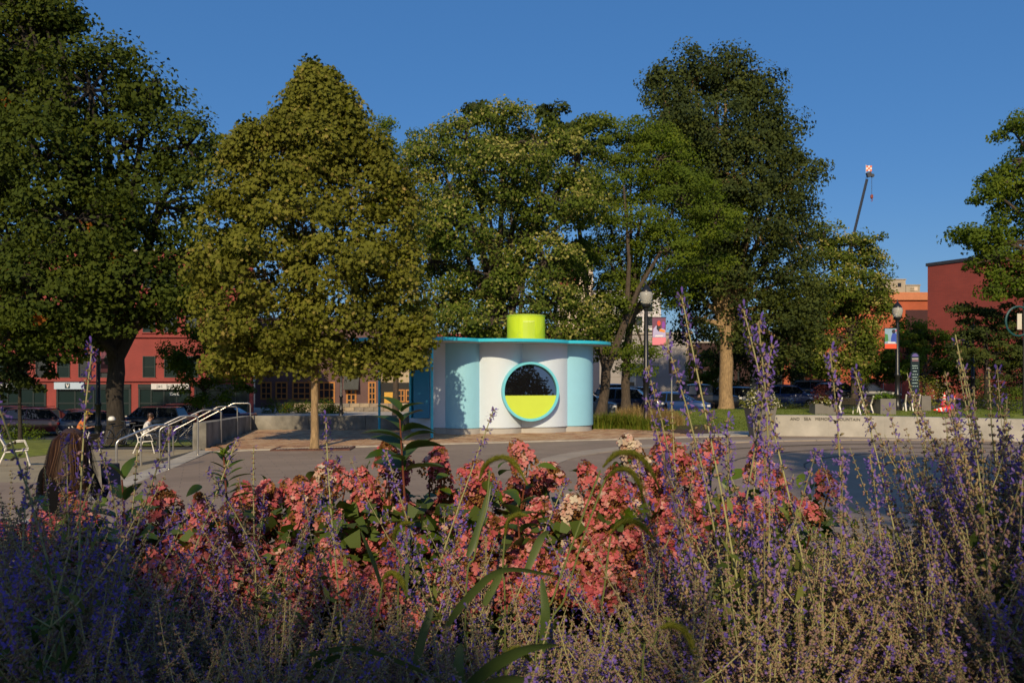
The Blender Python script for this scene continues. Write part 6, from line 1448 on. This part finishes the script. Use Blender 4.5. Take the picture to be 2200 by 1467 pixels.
for i in range(9):
    br = [11, 10, 8, 12, 10, 3, 1, 9, 12][i]; (a, b) = sage_stem(i, branches=br, purple=[.25, .15, .45, .08, .15, .5, .55, .4, .1][i], wand=i in (5, 6))
    o1 = np_mesh('stem', a[0], a[1], [G_sages, G_sagel], tint=a[3], mi=a[2]); o2 = np_mesh('flower_spikes', b[0], b[1], G_sagef, tint=b[2])
    sage_meshes.append((o1.data, o2.data)); bpy.data.objects.remove(o1); bpy.data.objects.remove(o2)

sage_plants = {}
SG = 'lavender flowered Russian sage plants in the foreground bed'
def sage_root(key, label):
    if key not in sage_plants:
        x, y = key[1], key[2]; sage_plants[key] = thing('sage_plant', (x, y, hfun(x, y)), label, 'plant', SG)
    return sage_plants[key]
# plants by where they stand; tall_stem: (tip px, tip py, Y, base px, variant)
def stem_at(root, px, py, Y, bpx=None, bY=None, var=None, rs=random):
    tip = Vector(P(px, py, Y)); bx = PX(px if bpx is None else bpx, Y); by = Y + (0 if bY is None else bY)
    base = Vector((bx, by, hfun(bx, by))); d = tip - base; L = d.length
    v = var if var is not None else rs.randrange(9)
    q = Vector((0, 0, 1)).rotation_difference(d.normalized()) @ Euler((0, 0, rs.uniform(0, 6.28))).to_quaternion()
    s = link_mesh('stem', sage_meshes[v][0], root); s.rotation_mode = 'QUATERNION'; s.rotation_quaternion = q; s.location = base - root.location
    k = L; s.scale = (k * .35 + .65, k * .35 + .65, k) if L < 1 else (1, 1, k)
    link_mesh('flower_spikes', sage_meshes[v][1], s)['kind'] = 'stuff'
def plant_mass(label, pxc, Yc_, sp, n, ptop, pbot, seed, vs=None):
    """n stems with tips spread round pxc +- sp, tips between ptop and pbot"""
    r_ = random.Random(seed); x = PX(pxc, Yc_); root = sage_root((label, x, Yc_), label)
    for i in range(n):
        px = r_.gauss(pxc, sp * .55); Y = Yc_ * r_.uniform(.86, 1.16); py = r_.uniform(ptop, pbot)
        stem_at(root, px, py, Y, bpx=pxc + (px - pxc) * .4 + r_.gauss(0, 90), bY=r_.gauss(0, .12), var=(r_.choice(vs) if vs else r_.choice((0, 1, 2, 3, 4, 7, 8, 0, 1, 3, 8, 5))), rs=r_)
    return root
def singles(root, lst):
    for i, s in enumerate(lst): stem_at(root, s[0], s[1], s[2], bpx=s[3], var=s[4], rs=random.Random(i * 7 + 3))

MASS = [
 ('sage plant in the lower left corner of the bed, fully in shade', 60, 1.9, 150, 20, 1130, 1420, 1),
 ('sage plant at the left edge beneath the empty pale chair', 20, 2.4, 90, 15, 1020, 1200, 2),
 ('sage plant under the long haired woman', 180, 2.3, 110, 12, 1100, 1300, 3),
 ('shaded sage plant at the bottom below the nearest handrail', 300, 1.8, 150, 20, 1230, 1450, 4),
 ('sage plant below the second handrail, mixed with pink heads', 430, 2.2, 120, 7, 1230, 1400, 5),
 ('shaded sage plant at the bottom below the sycamore trunk', 620, 1.8, 150, 18, 1290, 1450, 6),
 ('sage plant in front of the pink heads right of the sycamore trunk', 780, 2.3, 110, 5, 1180, 1400, 7),
 ('sage plant at the bottom below the left kiosk post', 900, 1.8, 150, 16, 1280, 1460, 8),
 ('sage plant in front of the pink heads below the kiosk', 1000, 2.4, 100, 5, 1160, 1380, 9),
 ('sage plant at the bottom below the round window', 1180, 1.8, 150, 21, 1270, 1440, 10),
 ('sage plant below the first lamp post, mixed with pink heads', 1450, 2.3, 80, 11, 1130, 1290, 11),
 ('sunlit sage plant at the bottom below the large maple trunk', 1480, 1.8, 150, 24, 1210, 1430, 12),
 ('sunlit sage plant in front of the tapered planter', 1620, 2.3, 120, 18, 1090, 1300, 13),
 ('sunlit sage plant in front of the memorial lettering', 1780, 2.4, 120, 17, 1110, 1270, 14),
 ('sunlit sage plant at the bottom below the memorial lettering', 1720, 1.8, 160, 26, 1170, 1420, 15),
 ('sage plant in front of the bench row', 1930, 2.4, 110, 17, 1080, 1250, 16),
 ('sage plant at the bottom right below the bench row', 1950, 1.8, 150, 22, 1130, 1420, 17),
 ('shaded sage plant in front of the traffic cones', 2080, 2.3, 90, 18, 950, 1180, 18),
 ('shaded sage plant at the right edge of the bed', 2180, 2.0, 90, 18, 890, 1150, 19),
 ('sage plant just beyond the right end of the view', 2420, 2.3, 120, 12, 950, 1250, 31), ('sage plant beyond the right end of the view, second one', 2750, 2.5, 140, 12, 950, 1250, 32),
 ('sage plant beyond the right end of the view, farthest one', 3150, 2.6, 150, 12, 960, 1250, 33), ('sage plant just beyond the left end of the view', -250, 2.4, 120, 12, 1000, 1250, 34),
 ('sage plant beyond the left end of the view, farthest one', -600, 2.6, 150, 12, 1000, 1250, 35), ('sage plant in the second row beyond the right end of the view', 2450, 3.3, 150, 10, 960, 1150, 36),
 ('shaded sage plant in the lower right corner of the bed', 2150, 1.7, 120, 26, 1060, 1420, 20),
]
for m_ in MASS: plant_mass(*m_)
by = {k[0]: v for k, v in sage_plants.items()}
T = [r for k, r in by.items()]
singles(by['sage plant under the long haired woman'], [(196, 738, 1.75, 110, 6), (214, 742, 1.7, 235, 6), (180, 905, 1.9, 150, 5), (300, 950, 2.0, 270, 5), (252, 960, 2.0, 240, 2), (330, 930, 2.3, 300, 6)])
singles(by['sage plant at the left edge beneath the empty pale chair'], [(60, 1005, 1.6, -20, 7), (25, 1010, 1.6, -60, 7), (100, 1040, 1.9, 60, 4)])
singles(by['sage plant below the second handrail, mixed with pink heads'], [(545, 960, 2.3, 560, 2), (540, 975, 2.4, 520, 5)])
singles(by['sage plant in front of the pink heads right of the sycamore trunk'], [(750, 903, 2.1, 735, 6), (855, 880, 2.2, 870, 5), (640, 975, 2.2, 760, 6)])
singles(by['sage plant in front of the pink heads below the kiosk'], [(968, 950, 2.2, 1010, 5), (1010, 1030, 2.2, 1020, 5)])
singles(by['sage plant below the first lamp post, mixed with pink heads'], [(1462, 865, 2.1, 1500, 2), (1270, 1040, 2.1, 1265, 5), (1520, 790, 2.2, 1520, 6)])
singles(by['sunlit sage plant in front of the tapered planter'], [(1619, 612, 1.75, 1655, 6), (1695, 708, 1.9, 1650, 6), (1578, 730, 1.9, 1650, 6), (1530, 750, 2.0, 1545, 6), (1600, 880, 2.0, 1600, 2), (1540, 890, 2.1, 1560, 6)])
singles(by['sunlit sage plant in front of the memorial lettering'], [(1768, 640, 1.75, 1830, 6), (1830, 760, 2.0, 1820, 6), (1735, 880, 2.1, 1740, 6)])
singles(by['sage plant in front of the bench row'], [(2013, 796, 2.0, 2000, 6), (1905, 960, 2.1, 1925, 6)])
singles(by['shaded sage plant in front of the traffic cones'], [(2200, 700, 1.8, 2020, 7), (2050, 800, 2.0, 2070, 7), (2115, 830, 2.0, 2110, 2), (2135, 845, 2.1, 2140, 2)])
singles(by['shaded sage plant at the right edge of the bed'], [(2160, 790, 1.9, 2190, 2), (2190, 780, 1.8, 2200, 7), (2130, 770, 2.0, 2160, 7), (2220, 720, 1.7, 2180, 7), (2175, 900, 1.7, 2180, 2)])

# ------------------------------------------------------------------ hydrangeas
G_pet = leafmat('hydrangea_petal', [(.50, .08, .095), (.65, .16, .165), (.74, .30, .27), (.76, .58, .46)], [0, .4, .85, 1], trans=.35, rough=.55, spec=.2)
G_fert = leafmat('hydrangea_centre', [(.12, .05, .018), (.20, .09, .028), (.30, .15, .05)], trans=.1, rough=.8)
G_pale = leafmat('pale_petal', [(.65, .25, .22), (.74, .56, .42), (.78, .70, .52)], trans=.35, rough=.55, spec=.2)
G_hyl = leafmat('hydrangea_leaf', [(.03, .06, .003), (.07, .12, .006), (.13, .19, .010)], back=((.12, .16, .04), .5), trans=.3, rough=.42, spec=.4)
M_hstem = mat('red_stem', (.16, .045, .02), .6, var=.25, scale=30)
def panicle(seed, nf=52, rad=.048, h=.125):
    rs = np.random.default_rng(1200 + seed); V = []; Fc = []; T_ = []; 
    for i in range(nf):
        u = rs.uniform(0, 1) ** .8; az = rs.uniform(0, 6.28); r_ = rad * (1 - .62 * u ** 1.4) * rs.uniform(.82, 1.12); c = np.array([math.cos(az) * r_, math.sin(az) * r_, h * u])
        n_ = np.array([math.cos(az), math.sin(az), .35 + u * .8]) + rs.normal(size=3) * .35; n_ /= np.linalg.norm(n_)
        a = np.cross(n_, rs.normal(size=3)); a /= np.linalg.norm(a); b = np.cross(n_, a); s_ = rs.uniform(.0095, .0145); tt = rs.uniform(0, .85); cup = rs.uniform(-.1, .35)
        for q in range(4):
            w = q * math.pi / 2; d_ = a * math.cos(w) + b * math.sin(w); e_ = -a * math.sin(w) + b * math.cos(w)
            i0 = len(V); V += [c, c + d_ * s_ * .45 + e_ * s_ * .42 + n_ * s_ * .1, c + d_ * s_ * .92 + e_ * s_ * .36 + n_ * s_ * cup, c + d_ * s_ * 1.08 + n_ * s_ * cup * .7, c + d_ * s_ * .92 - e_ * s_ * .36 + n_ * s_ * cup, c + d_ * s_ * .45 - e_ * s_ * .42 + n_ * s_ * .1]
            Fc.append((i0, i0 + 1, i0 + 2, i0 + 3)); Fc.append((i0, i0 + 3, i0 + 4, i0 + 5)); T_ += [tt + rs.uniform(-.08, .08)] * 6
    nv = len(V); Fm = [0] * len(Fc)
    for i in range(340):
        u = rs.uniform(0, 1); az = rs.uniform(0, 6.28); r_ = rad * (1 - .6 * u ** 1.4) * rs.uniform(.68, 1.02); c = np.array([math.cos(az) * r_, math.sin(az) * r_, h * u]); s_ = .0036
        i0 = len(V); V += [c + np.array([s_, 0, -s_]), c + np.array([-s_, s_, -s_]), c + np.array([-s_, -s_, -s_]), c + np.array([0, 0, s_])]
        Fc.append((i0, i0 + 1, i0 + 3, i0 + 3)); Fc.append((i0 + 1, i0 + 2, i0 + 3, i0 + 3)); Fc.append((i0 + 2, i0, i0 + 3, i0 + 3)); Fm += [1] * 3; T_ += [rs.uniform(0, 1)] * 4
    return V, Fc, Fm, T_
pan = []
for i in range(7):
    V, Fc, Fm, T_ = panicle(i, nf=[52, 44, 60, 50, 40, 55, 56][i], rad=[.048, .042, .052, .046, .04, .05, .046][i], h=[.12, .11, .135, .10, .09, .125, .12][i])
    me = bpy.data.meshes.new('flower_head'); me.from_pydata([tuple(v) for v in V], [], [f if f[2] != f[3] else f[:3] for f in Fc])
    me.materials.append(G_pale if i == 6 else G_pet); me.materials.append(G_fert); me.polygons.foreach_set('material_index', Fm)
    a = me.attributes.new('tint', 'FLOAT', 'POINT'); a.data.foreach_set('value', T_); pan.append(me)
def leafmesh(name, L, W_, m_, seed, fold=.25, droop=.3, teeth=0):
    rs = np.random.default_rng(seed); n = 7; vs = []; fs = []
    for i in range(n):
        u = i / (n - 1); w = W_ * math.sin(math.pi * min(1, u * .93 + .035)) ** .75 * (1 if u < .5 else 1 - .25 * (u - .5)) if 0 < i < n - 1 else .001
        z = -droop * L * u * u; 
        vs += [(L * u, -w, z + w * fold), (L * u, 0, z - .0), (L * u, w, z + w * fold)]
    for i in range(n - 1):
        for k in range(2): fs.append((i * 3 + k, (i + 1) * 3 + k, (i + 1) * 3 + k + 1, i * 3 + k + 1))
    me = bpy.data.meshes.new(name); me.from_pydata(vs, [], fs); me.materials.append(m_)
    a = me.attributes.new('tint', 'FLOAT', 'POINT'); a.data.foreach_set('value', [rs.uniform(.1, .85)] * len(vs)); me.polygons.foreach_set('use_smooth', [True] * len(fs))
    return me
hleaf = [leafmesh('leaf', .115, .033, G_hyl, 40 + i, fold=rl_, droop=dr) for i, (rl_, dr) in enumerate(((.3, .3), (.15, .5), (.45, .15), (.2, .7)))]
HG = 'pink hydrangea bushes in the foreground bed'
def hydrangea(label, pxc, Yc_, heads, nleaf, half, ytop, ybot, seed, npale=0):
    r_ = random.Random(seed); rs = np.random.default_rng(1500 + seed); x = PX(pxc, Yc_); z = hfun(x, Yc_); t = thing('hydrangea', (x, Yc_, z), label, 'bush', HG); L0 = t.location
    st = MB(); hl = list(heads)
    for h_ in hl:
        px, py, Y, sc = h_[:4]; p = Vector(P(px, py, Y)) - Vector((0, 0, .07 * sc)); v = h_[4] if len(h_) > 4 else r_.randrange(6)
        o = link_mesh('flower_head', pan[v], t); sc *= 1.2; o.location = p - L0; o.scale = (sc,) * 3; lean = Vector((r_.gauss(0, .42), r_.gauss(-.38, .3), 1)).normalized()
        o.rotation_mode = 'QUATERNION'; o.rotation_quaternion = Vector((0, 0, 1)).rotation_difference(lean) @ Euler((0, 0, r_.uniform(0, 6.28))).to_quaternion()
        b = Vector((r_.gauss(0, .09), r_.gauss(0, .09), 0)); q = p - L0
        st.tube([tuple(b), tuple(b * .5 + q * .5 + Vector((0, 0, .08))), tuple(q + Vector((0, 0, .05)))], [.006, .0045, .003], 5, cap=False)
    build('stems', st, M_hstem, t, local=True, smooth=True)
    for i in range(nleaf):
        px = pxc + r_.uniform(-half, half); py = r_.uniform(ytop, ybot); Y = Yc_ + r_.uniform(-.12, .35)
        o = link_mesh('leaf', r_.choice(hleaf), t); o.location = Vector(P(px, py, Y)) - L0; s_ = r_.uniform(.5, .9); o.scale = (s_,) * 3
        o.rotation_euler = (r_.gauss(0, .5), r_.gauss(.15, .45), r_.uniform(-3.14, 3.14))
    n = 1100; pos = np.stack([rs.uniform(-half, half, n) * Yc_ / F, rs.uniform(-.3, .35, n), rs.uniform(.0, .92, n)], 1); pos[:, 2] *= (CAMH - (ytop - HOR + 40) / F * Yc_ - z)
    V, Fl, k = leaves(pos, rs.normal(size=(n, 3)) + np.array([0, -.3, 1]), .065, 'hex', rs); np_mesh('inner_foliage', V, Fl, G_hyl, t, tint=np.repeat(rs.uniform(0, .6, n), k))
    return t
def fill(pxc, half, ytop, ybot, n, seed, Y0=3.15):
    r_ = random.Random(seed); out = []
    for i in range(n):
        u = (i + .5) / n; py = ytop + (ybot - ytop) * u ** .85; Y = Y0 + .35 * (1 - u) - .30 * u + r_.uniform(-.16, .06)
        out.append((pxc + r_.uniform(-half, half), py + r_.uniform(-18, 18), Y, r_.uniform(.8, 1.15)))
    return out
hydrangea('leftmost hydrangea under the woman, few heads among shaded sage', 130, 3.3, fill(130, 100, 1075, 1260, 14, 1) + [(175, 1065, 3.4, .8)], 30, 130, 1060, 1300, 1)
hydrangea('hydrangea with dense coral heads below the handrails', 400, 3.3, fill(400, 120, 1090, 1320, 46, 2, 3.0) + [(372, 1062, 3.5, 1), (320, 1085, 3.4, 1), (520, 1060, 3.6, 1), (470, 1095, 3.5, .9), (440, 1075, 3.6, .9)], 26, 150, 1040, 1400, 2)
hydrangea('hydrangea with dense coral heads below the sycamore trunk', 650, 3.3, fill(650, 115, 1045, 1340, 46, 3, 3.05) + [(686, 1012, 3.5, 1.05), (640, 1055, 3.5, 1), (575, 1065, 3.6, 1), (720, 1020, 3.4, .85, 6), (745, 1025, 3.4, .9)], 28, 140, 1010, 1400, 3)
hydrangea('hydrangea with the tall coral head left of the kiosk post', 860, 3.3, fill(860, 100, 1030, 1330, 38, 4) + [(832, 960, 3.3, 1.15), (835, 1000, 3.2, 1.1), (925, 985, 3.4, 1.1), (800, 1040, 3.4, 1), (950, 1010, 3.4, 1)], 30, 120, 990, 1380, 4)
hydrangea('hydrangea with dense coral heads below the round window', 1060, 3.3, fill(1060, 95, 1030, 1270, 38, 5) + [(1135, 975, 3.3, 1.1), (1000, 1000, 3.5, 1), (1050, 1020, 3.5, 1), (1150, 1020, 3.5, .9)], 34, 120, 1000, 1400, 5)
hydrangea('hydrangea with a few cream heads below the right kiosk end', 1260, 3.3, fill(1260, 100, 1045, 1260, 40, 6) + [(1205, 1010, 3.4, 1), (1215, 1085, 3.1, 1, 6), (1245, 1225, 3.0, 1, 6), (1330, 1030, 3.4, 1), (1270, 1015, 3.4, 1), (1225, 1150, 3.1, .9, 6)], 36, 130, 1010, 1400, 6)
hydrangea('hydrangea with tall coral heads and one cream head below the first lamp', 1430, 3.4, fill(1430, 80, 1020, 1200, 30, 7) + [(1368, 958, 3.3, 1.05, 6), (1425, 955, 3.3, 1.15), (1440, 985, 3.2, 1.05), (1485, 968, 3.4, 1.1), (1475, 1000, 3.3, 1)], 40, 110, 990, 1380, 7)
hydrangea('rightmost hydrangea showing through the sunlit sage', 1660, 3.5, fill(1680, 110, 1040, 1130, 6, 8) + [(1632, 990, 3.3, 1.1), (1660, 1020, 3.3, 1)], 30, 150, 1000, 1200, 8)

# tall leafy shoots
shl = [leafmesh('leaf', .10, .017, G_hyl, 60 + i, fold=.4, droop=d_) for i, d_ in enumerate((.15, .35))]
bigl = [leafmesh('leaf', .14, .042, G_hyl, 70 + i, fold=.35, droop=d_) for i, d_ in enumerate((.2, .45))]
def shoot(label, px, ptop, pbot, Y, lm, n, sc, seed, tipcol=None):
    r_ = random.Random(seed); a = Vector(P(px, ptop, Y)); x = a.x + .02; z = hfun(x, Y); t = thing('leafy_shoot', (x, Y, z), label, 'plant'); H_ = a.z - z
    mb = MB(); mb.tube([(0, 0, 0), (.01, 0, H_ * .6), (-.02, 0, H_)], [.006, .005, .003], 6); build('stem', mb, M_hstem, t, local=True, smooth=True)
    zb_ = PZ(pbot, Y) - z
    for i in range(n):
        u = i / (n - 1); zz = zb_ + (H_ - zb_) * u
        for s_ in (0, 1):
            o = link_mesh('leaf', r_.choice(lm), t); o.location = (-.012 * u, 0, zz); k = sc * (1 - .45 * u) * r_.uniform(.85, 1.1); o.scale = (k,) * 3; o.rotation_euler = (r_.gauss(0, .2), -.35 - .5 * u + r_.gauss(0, .12), s_ * math.pi + (i % 2) * 1.2 + r_.gauss(0, .25) - .4)
    if tipcol:
        rs = np.random.default_rng(seed); pos = rs.normal(size=(60, 3)) * .008 + np.array([-.02, 0, H_ + .004]); V, Fl, k = leaves(pos, rs.normal(size=(60, 3)), .012, 'diamond', rs); np_mesh('bud', V, Fl, tipcol, t, tint=np.repeat(rs.uniform(.3, 1, 60), k))
shoot('upright leafy shoot with a yellow-green bud in front of the grey paving', 480, 972, 1072, 3.0, shl, 9, 1.0, 1, G_lime)
shoot('tall broad leaved shoot in front of the left kiosk post', 858, 885, 1010, 3.0, bigl, 7, 1.25, 2)
shoot('leafy shoot with dark leaves under the nearest handrail', 262, 1030, 1260, 2.9, bigl, 6, 1.2, 3)
shoot('leafy shoot with broad leaves among the heads below the round window', 1110, 1085, 1200, 2.9, bigl, 5, 1.1, 4)

# ------------------------------------------------------------------ foxtail grasses
G_fox = leafmat('foxtail_bristle', [(.10, .12, .010), (.22, .24, .025), (.38, .36, .08)], trans=.4, rough=.7)
G_blade = leafmat('grass_blade', [(.04, .075, .018), (.08, .12, .03), (.13, .17, .05)], back=((.06, .10, .045), .6), trans=.3, rough=.45, spec=.4)
def spline(pts, n):
    pts = [np.array(p) for p in pts]; out = []
    for i in range(len(pts) - 1):
        p0 = pts[max(0, i - 1)]; p1 = pts[i]; p2 = pts[i + 1]; p3 = pts[min(len(pts) - 1, i + 2)]
        for k in range(n):
            u = k / n; out.append(.5 * ((2 * p1) + (-p0 + p2) * u + (2 * p0 - 5 * p1 + 4 * p2 - p3) * u * u + (-p0 + 3 * p1 - 3 * p2 + p3) * u ** 3))
    out.append(pts[-1]); return out
def foxtail(label, Y, stem, head, blades=(), r=.0085, seed=0):
    rs = np.random.default_rng(1700 + seed); b0 = P(stem[0][0], stem[0][1], Y); x = b0[0]; z = hfun(x, Y); t = thing('foxtail_grass', (x, Y, z), label, 'grass plant', 'foxtail grasses in the foreground bed'); L0 = np.array([x, Y, z])
    sp = spline([np.array([x, Y, z])] + [np.array(P(a, b, Y)) for a, b in stem], 8); mb = MB(); mb.tube([tuple(p - L0) for p in sp], [.0022] * len(sp), 5, cap=False); build('stem', mb, mat('grass_stem', (.12, .15, .03), .6, var=.15), t, local=True, smooth=True)
    hp = spline([np.array(P(a, b, Y + .01 * i)) for i, (a, b) in enumerate(head)], 40); hp = np.array(hp) - L0; n = len(hp)
    nb = 3400; i_ = rs.integers(0, n - 1, nb); u = i_ / n; tg_ = hp[np.minimum(i_ + 1, n - 1)] - hp[np.maximum(i_ - 1, 0)]; tg_ /= np.linalg.norm(tg_, axis=1, keepdims=True) + 1e-9
    d_ = rs.normal(size=(nb, 3)); d_ -= tg_ * np.sum(d_ * tg_, 1, keepdims=True); d_ /= np.linalg.norm(d_, axis=1, keepdims=True)
    prof = np.clip(np.minimum(u * 7, (1 - u) * 3.0), .25, 1)[:, None] * r; c = hp[i_] + rs.normal(size=(nb, 3)) * .0008
    long_ = (rs.uniform(size=nb) < .30)[:, None]; ln2 = np.where(long_, 1.45, .85) * prof; tip = c + d_ * ln2 + tg_ * ln2 * .7; e_ = np.cross(d_, tg_) * np.where(long_, .00035, .0011)
    V = np.stack([c + d_ * prof * .15 - e_, c + d_ * prof * .15 + e_, tip], 1).reshape(-1, 3)
    np_mesh('seed_head', V, np.arange(nb * 3).reshape(-1, 3), G_fox, t, tint=np.repeat(rs.uniform(0, 1, nb), 3))
    for bl in blades:
        w, pts = bl; q = np.array(spline([np.array(P(a, b, Y + dy)) for a, b, dy in pts], 8)) - L0; m_ = len(q); vv = []
        for i in range(m_):
            u_ = i / (m_ - 1); ww_ = w * (math.sin(math.pi * (.12 + .88 * u_)) ** .6 if u_ < 1 else .02) + .0003; tg2 = q[min(i + 1, m_ - 1)] - q[max(i - 1, 0)]; tg2 /= np.linalg.norm(tg2) + 1e-9
            sd = np.cross(tg2, np.array([.15, .75, .55])); sd /= np.linalg.norm(sd) + 1e-9; nn = np.cross(sd, tg2); vv += [q[i] - sd * ww_, q[i] + nn * ww_ * .25, q[i] + sd * ww_]
        Fc = [(i * 3 + k, (i + 1) * 3 + k, (i + 1) * 3 + k + 1, i * 3 + k + 1) for i in range(m_ - 1) for k in range(2)]
        np_mesh('leaf_blade', np.array(vv), np.array(Fc), G_blade, t, tint=np.full(len(vv), rs.uniform(.2, .8)), smooth=True)
foxtail('foxtail arching above the pink heads below the round window', 1.75, [(1000, 1320), (1020, 1190), (1045, 1080), (1052, 1010)], [(1030, 1030), (1046, 995), (1082, 982), (1112, 1003), (1132, 1040)],
        [(.008, [(1005, 1195, 0), (1030, 1130, .02), (1055, 1040, .05)]), (.009, [(960, 1345, 0), (1000, 1290, -.02), (1080, 1225, -.05), (1200, 1238, -.02)])], seed=1)
foxtail('higher of the two foxtails arching before the right kiosk end', 1.75, [(1150, 1420), (1190, 1280), (1240, 1140), (1290, 1010)], [(1295, 1003), (1325, 975), (1365, 975), (1395, 1005), (1418, 1052)],
        [(.010, [(1165, 1400, 0), (1172, 1320, -.02), (1163, 1240, 0)]), (.009, [(1130, 1230, 0), (1160, 1160, .02), (1180, 1140, .03)])], r=.0095, seed=2)
foxtail('lower of the two foxtails arching before the right kiosk end', 1.8, [(1170, 1430), (1215, 1280), (1255, 1150), (1300, 1030)], [(1300, 1030), (1325, 1008), (1355, 1012), (1375, 1045), (1382, 1080)], seed=3)
foxtail('short foxtail in front of dense coral heads under the first lamp', 1.9, [(1290, 1400), (1300, 1250), (1312, 1150)], [(1312, 1145), (1335, 1122), (1365, 1120), (1390, 1140), (1405, 1158)], seed=4)
foxtail('sunlit foxtail low among the sage at bottom right of centre', 1.6, [(1380, 1460), (1400, 1400), (1415, 1355)], [(1415, 1350), (1445, 1342), (1475, 1360), (1492, 1395), (1502, 1425)], seed=5)
foxtail('small foxtail left of centre among the coral heads', 2.0, [(855, 1300), (862, 1220), (845, 1160)], [(845, 1165), (850, 1138), (868, 1124), (888, 1122)],
        [(.007, [(820, 1260, 0), (800, 1200, .02), (775, 1140, .04)]), (.005, [(872, 1280, 0), (876, 1200, 0), (880, 1140, .02)])], r=.007, seed=6)
foxtail('shaded foxtail low at the centre bottom', 1.7, [(800, 1420), (812, 1320), (822, 1250)], [(820, 1245), (840, 1230), (862, 1245), (872, 1275)],
        [(.009, [(640, 1412, 0), (760, 1392, -.03), (880, 1430, -.05), (960, 1470, -.05)]), (.011, [(660, 1460, 0), (690, 1425, 0), (740, 1405, -.02)]), (.009, [(890, 1440, 0), (910, 1360, .02), (930, 1300, .04)])], r=.008, seed=7)
foxtail('shaded foxtail low below the round window with broad blades', 1.5, [(1090, 1500), (1070, 1450), (1075, 1420)], [(1078, 1425), (1095, 1400), (1120, 1398), (1140, 1420)],
        [(.014, [(1000, 1480, 0), (1060, 1430, -.03), (1130, 1395, -.04), (1200, 1385, -.02)]), (.014, [(1040, 1475, 0), (1090, 1460, -.03), (1150, 1462, -.05)]), (.01, [(1000, 1500, 0), (985, 1440, 0), (990, 1380, .02)])], r=.010, seed=8)
foxtail('foxtail curling below the cream heads at centre', 1.9, [(1085, 1330), (1080, 1230), (1085, 1150)], [(1085, 1150), (1092, 1118), (1112, 1105), (1135, 1108)], [(.009, [(1040, 1300, 0), (1060, 1260, 0), (1090, 1210, .02)])], r=.007, seed=9)
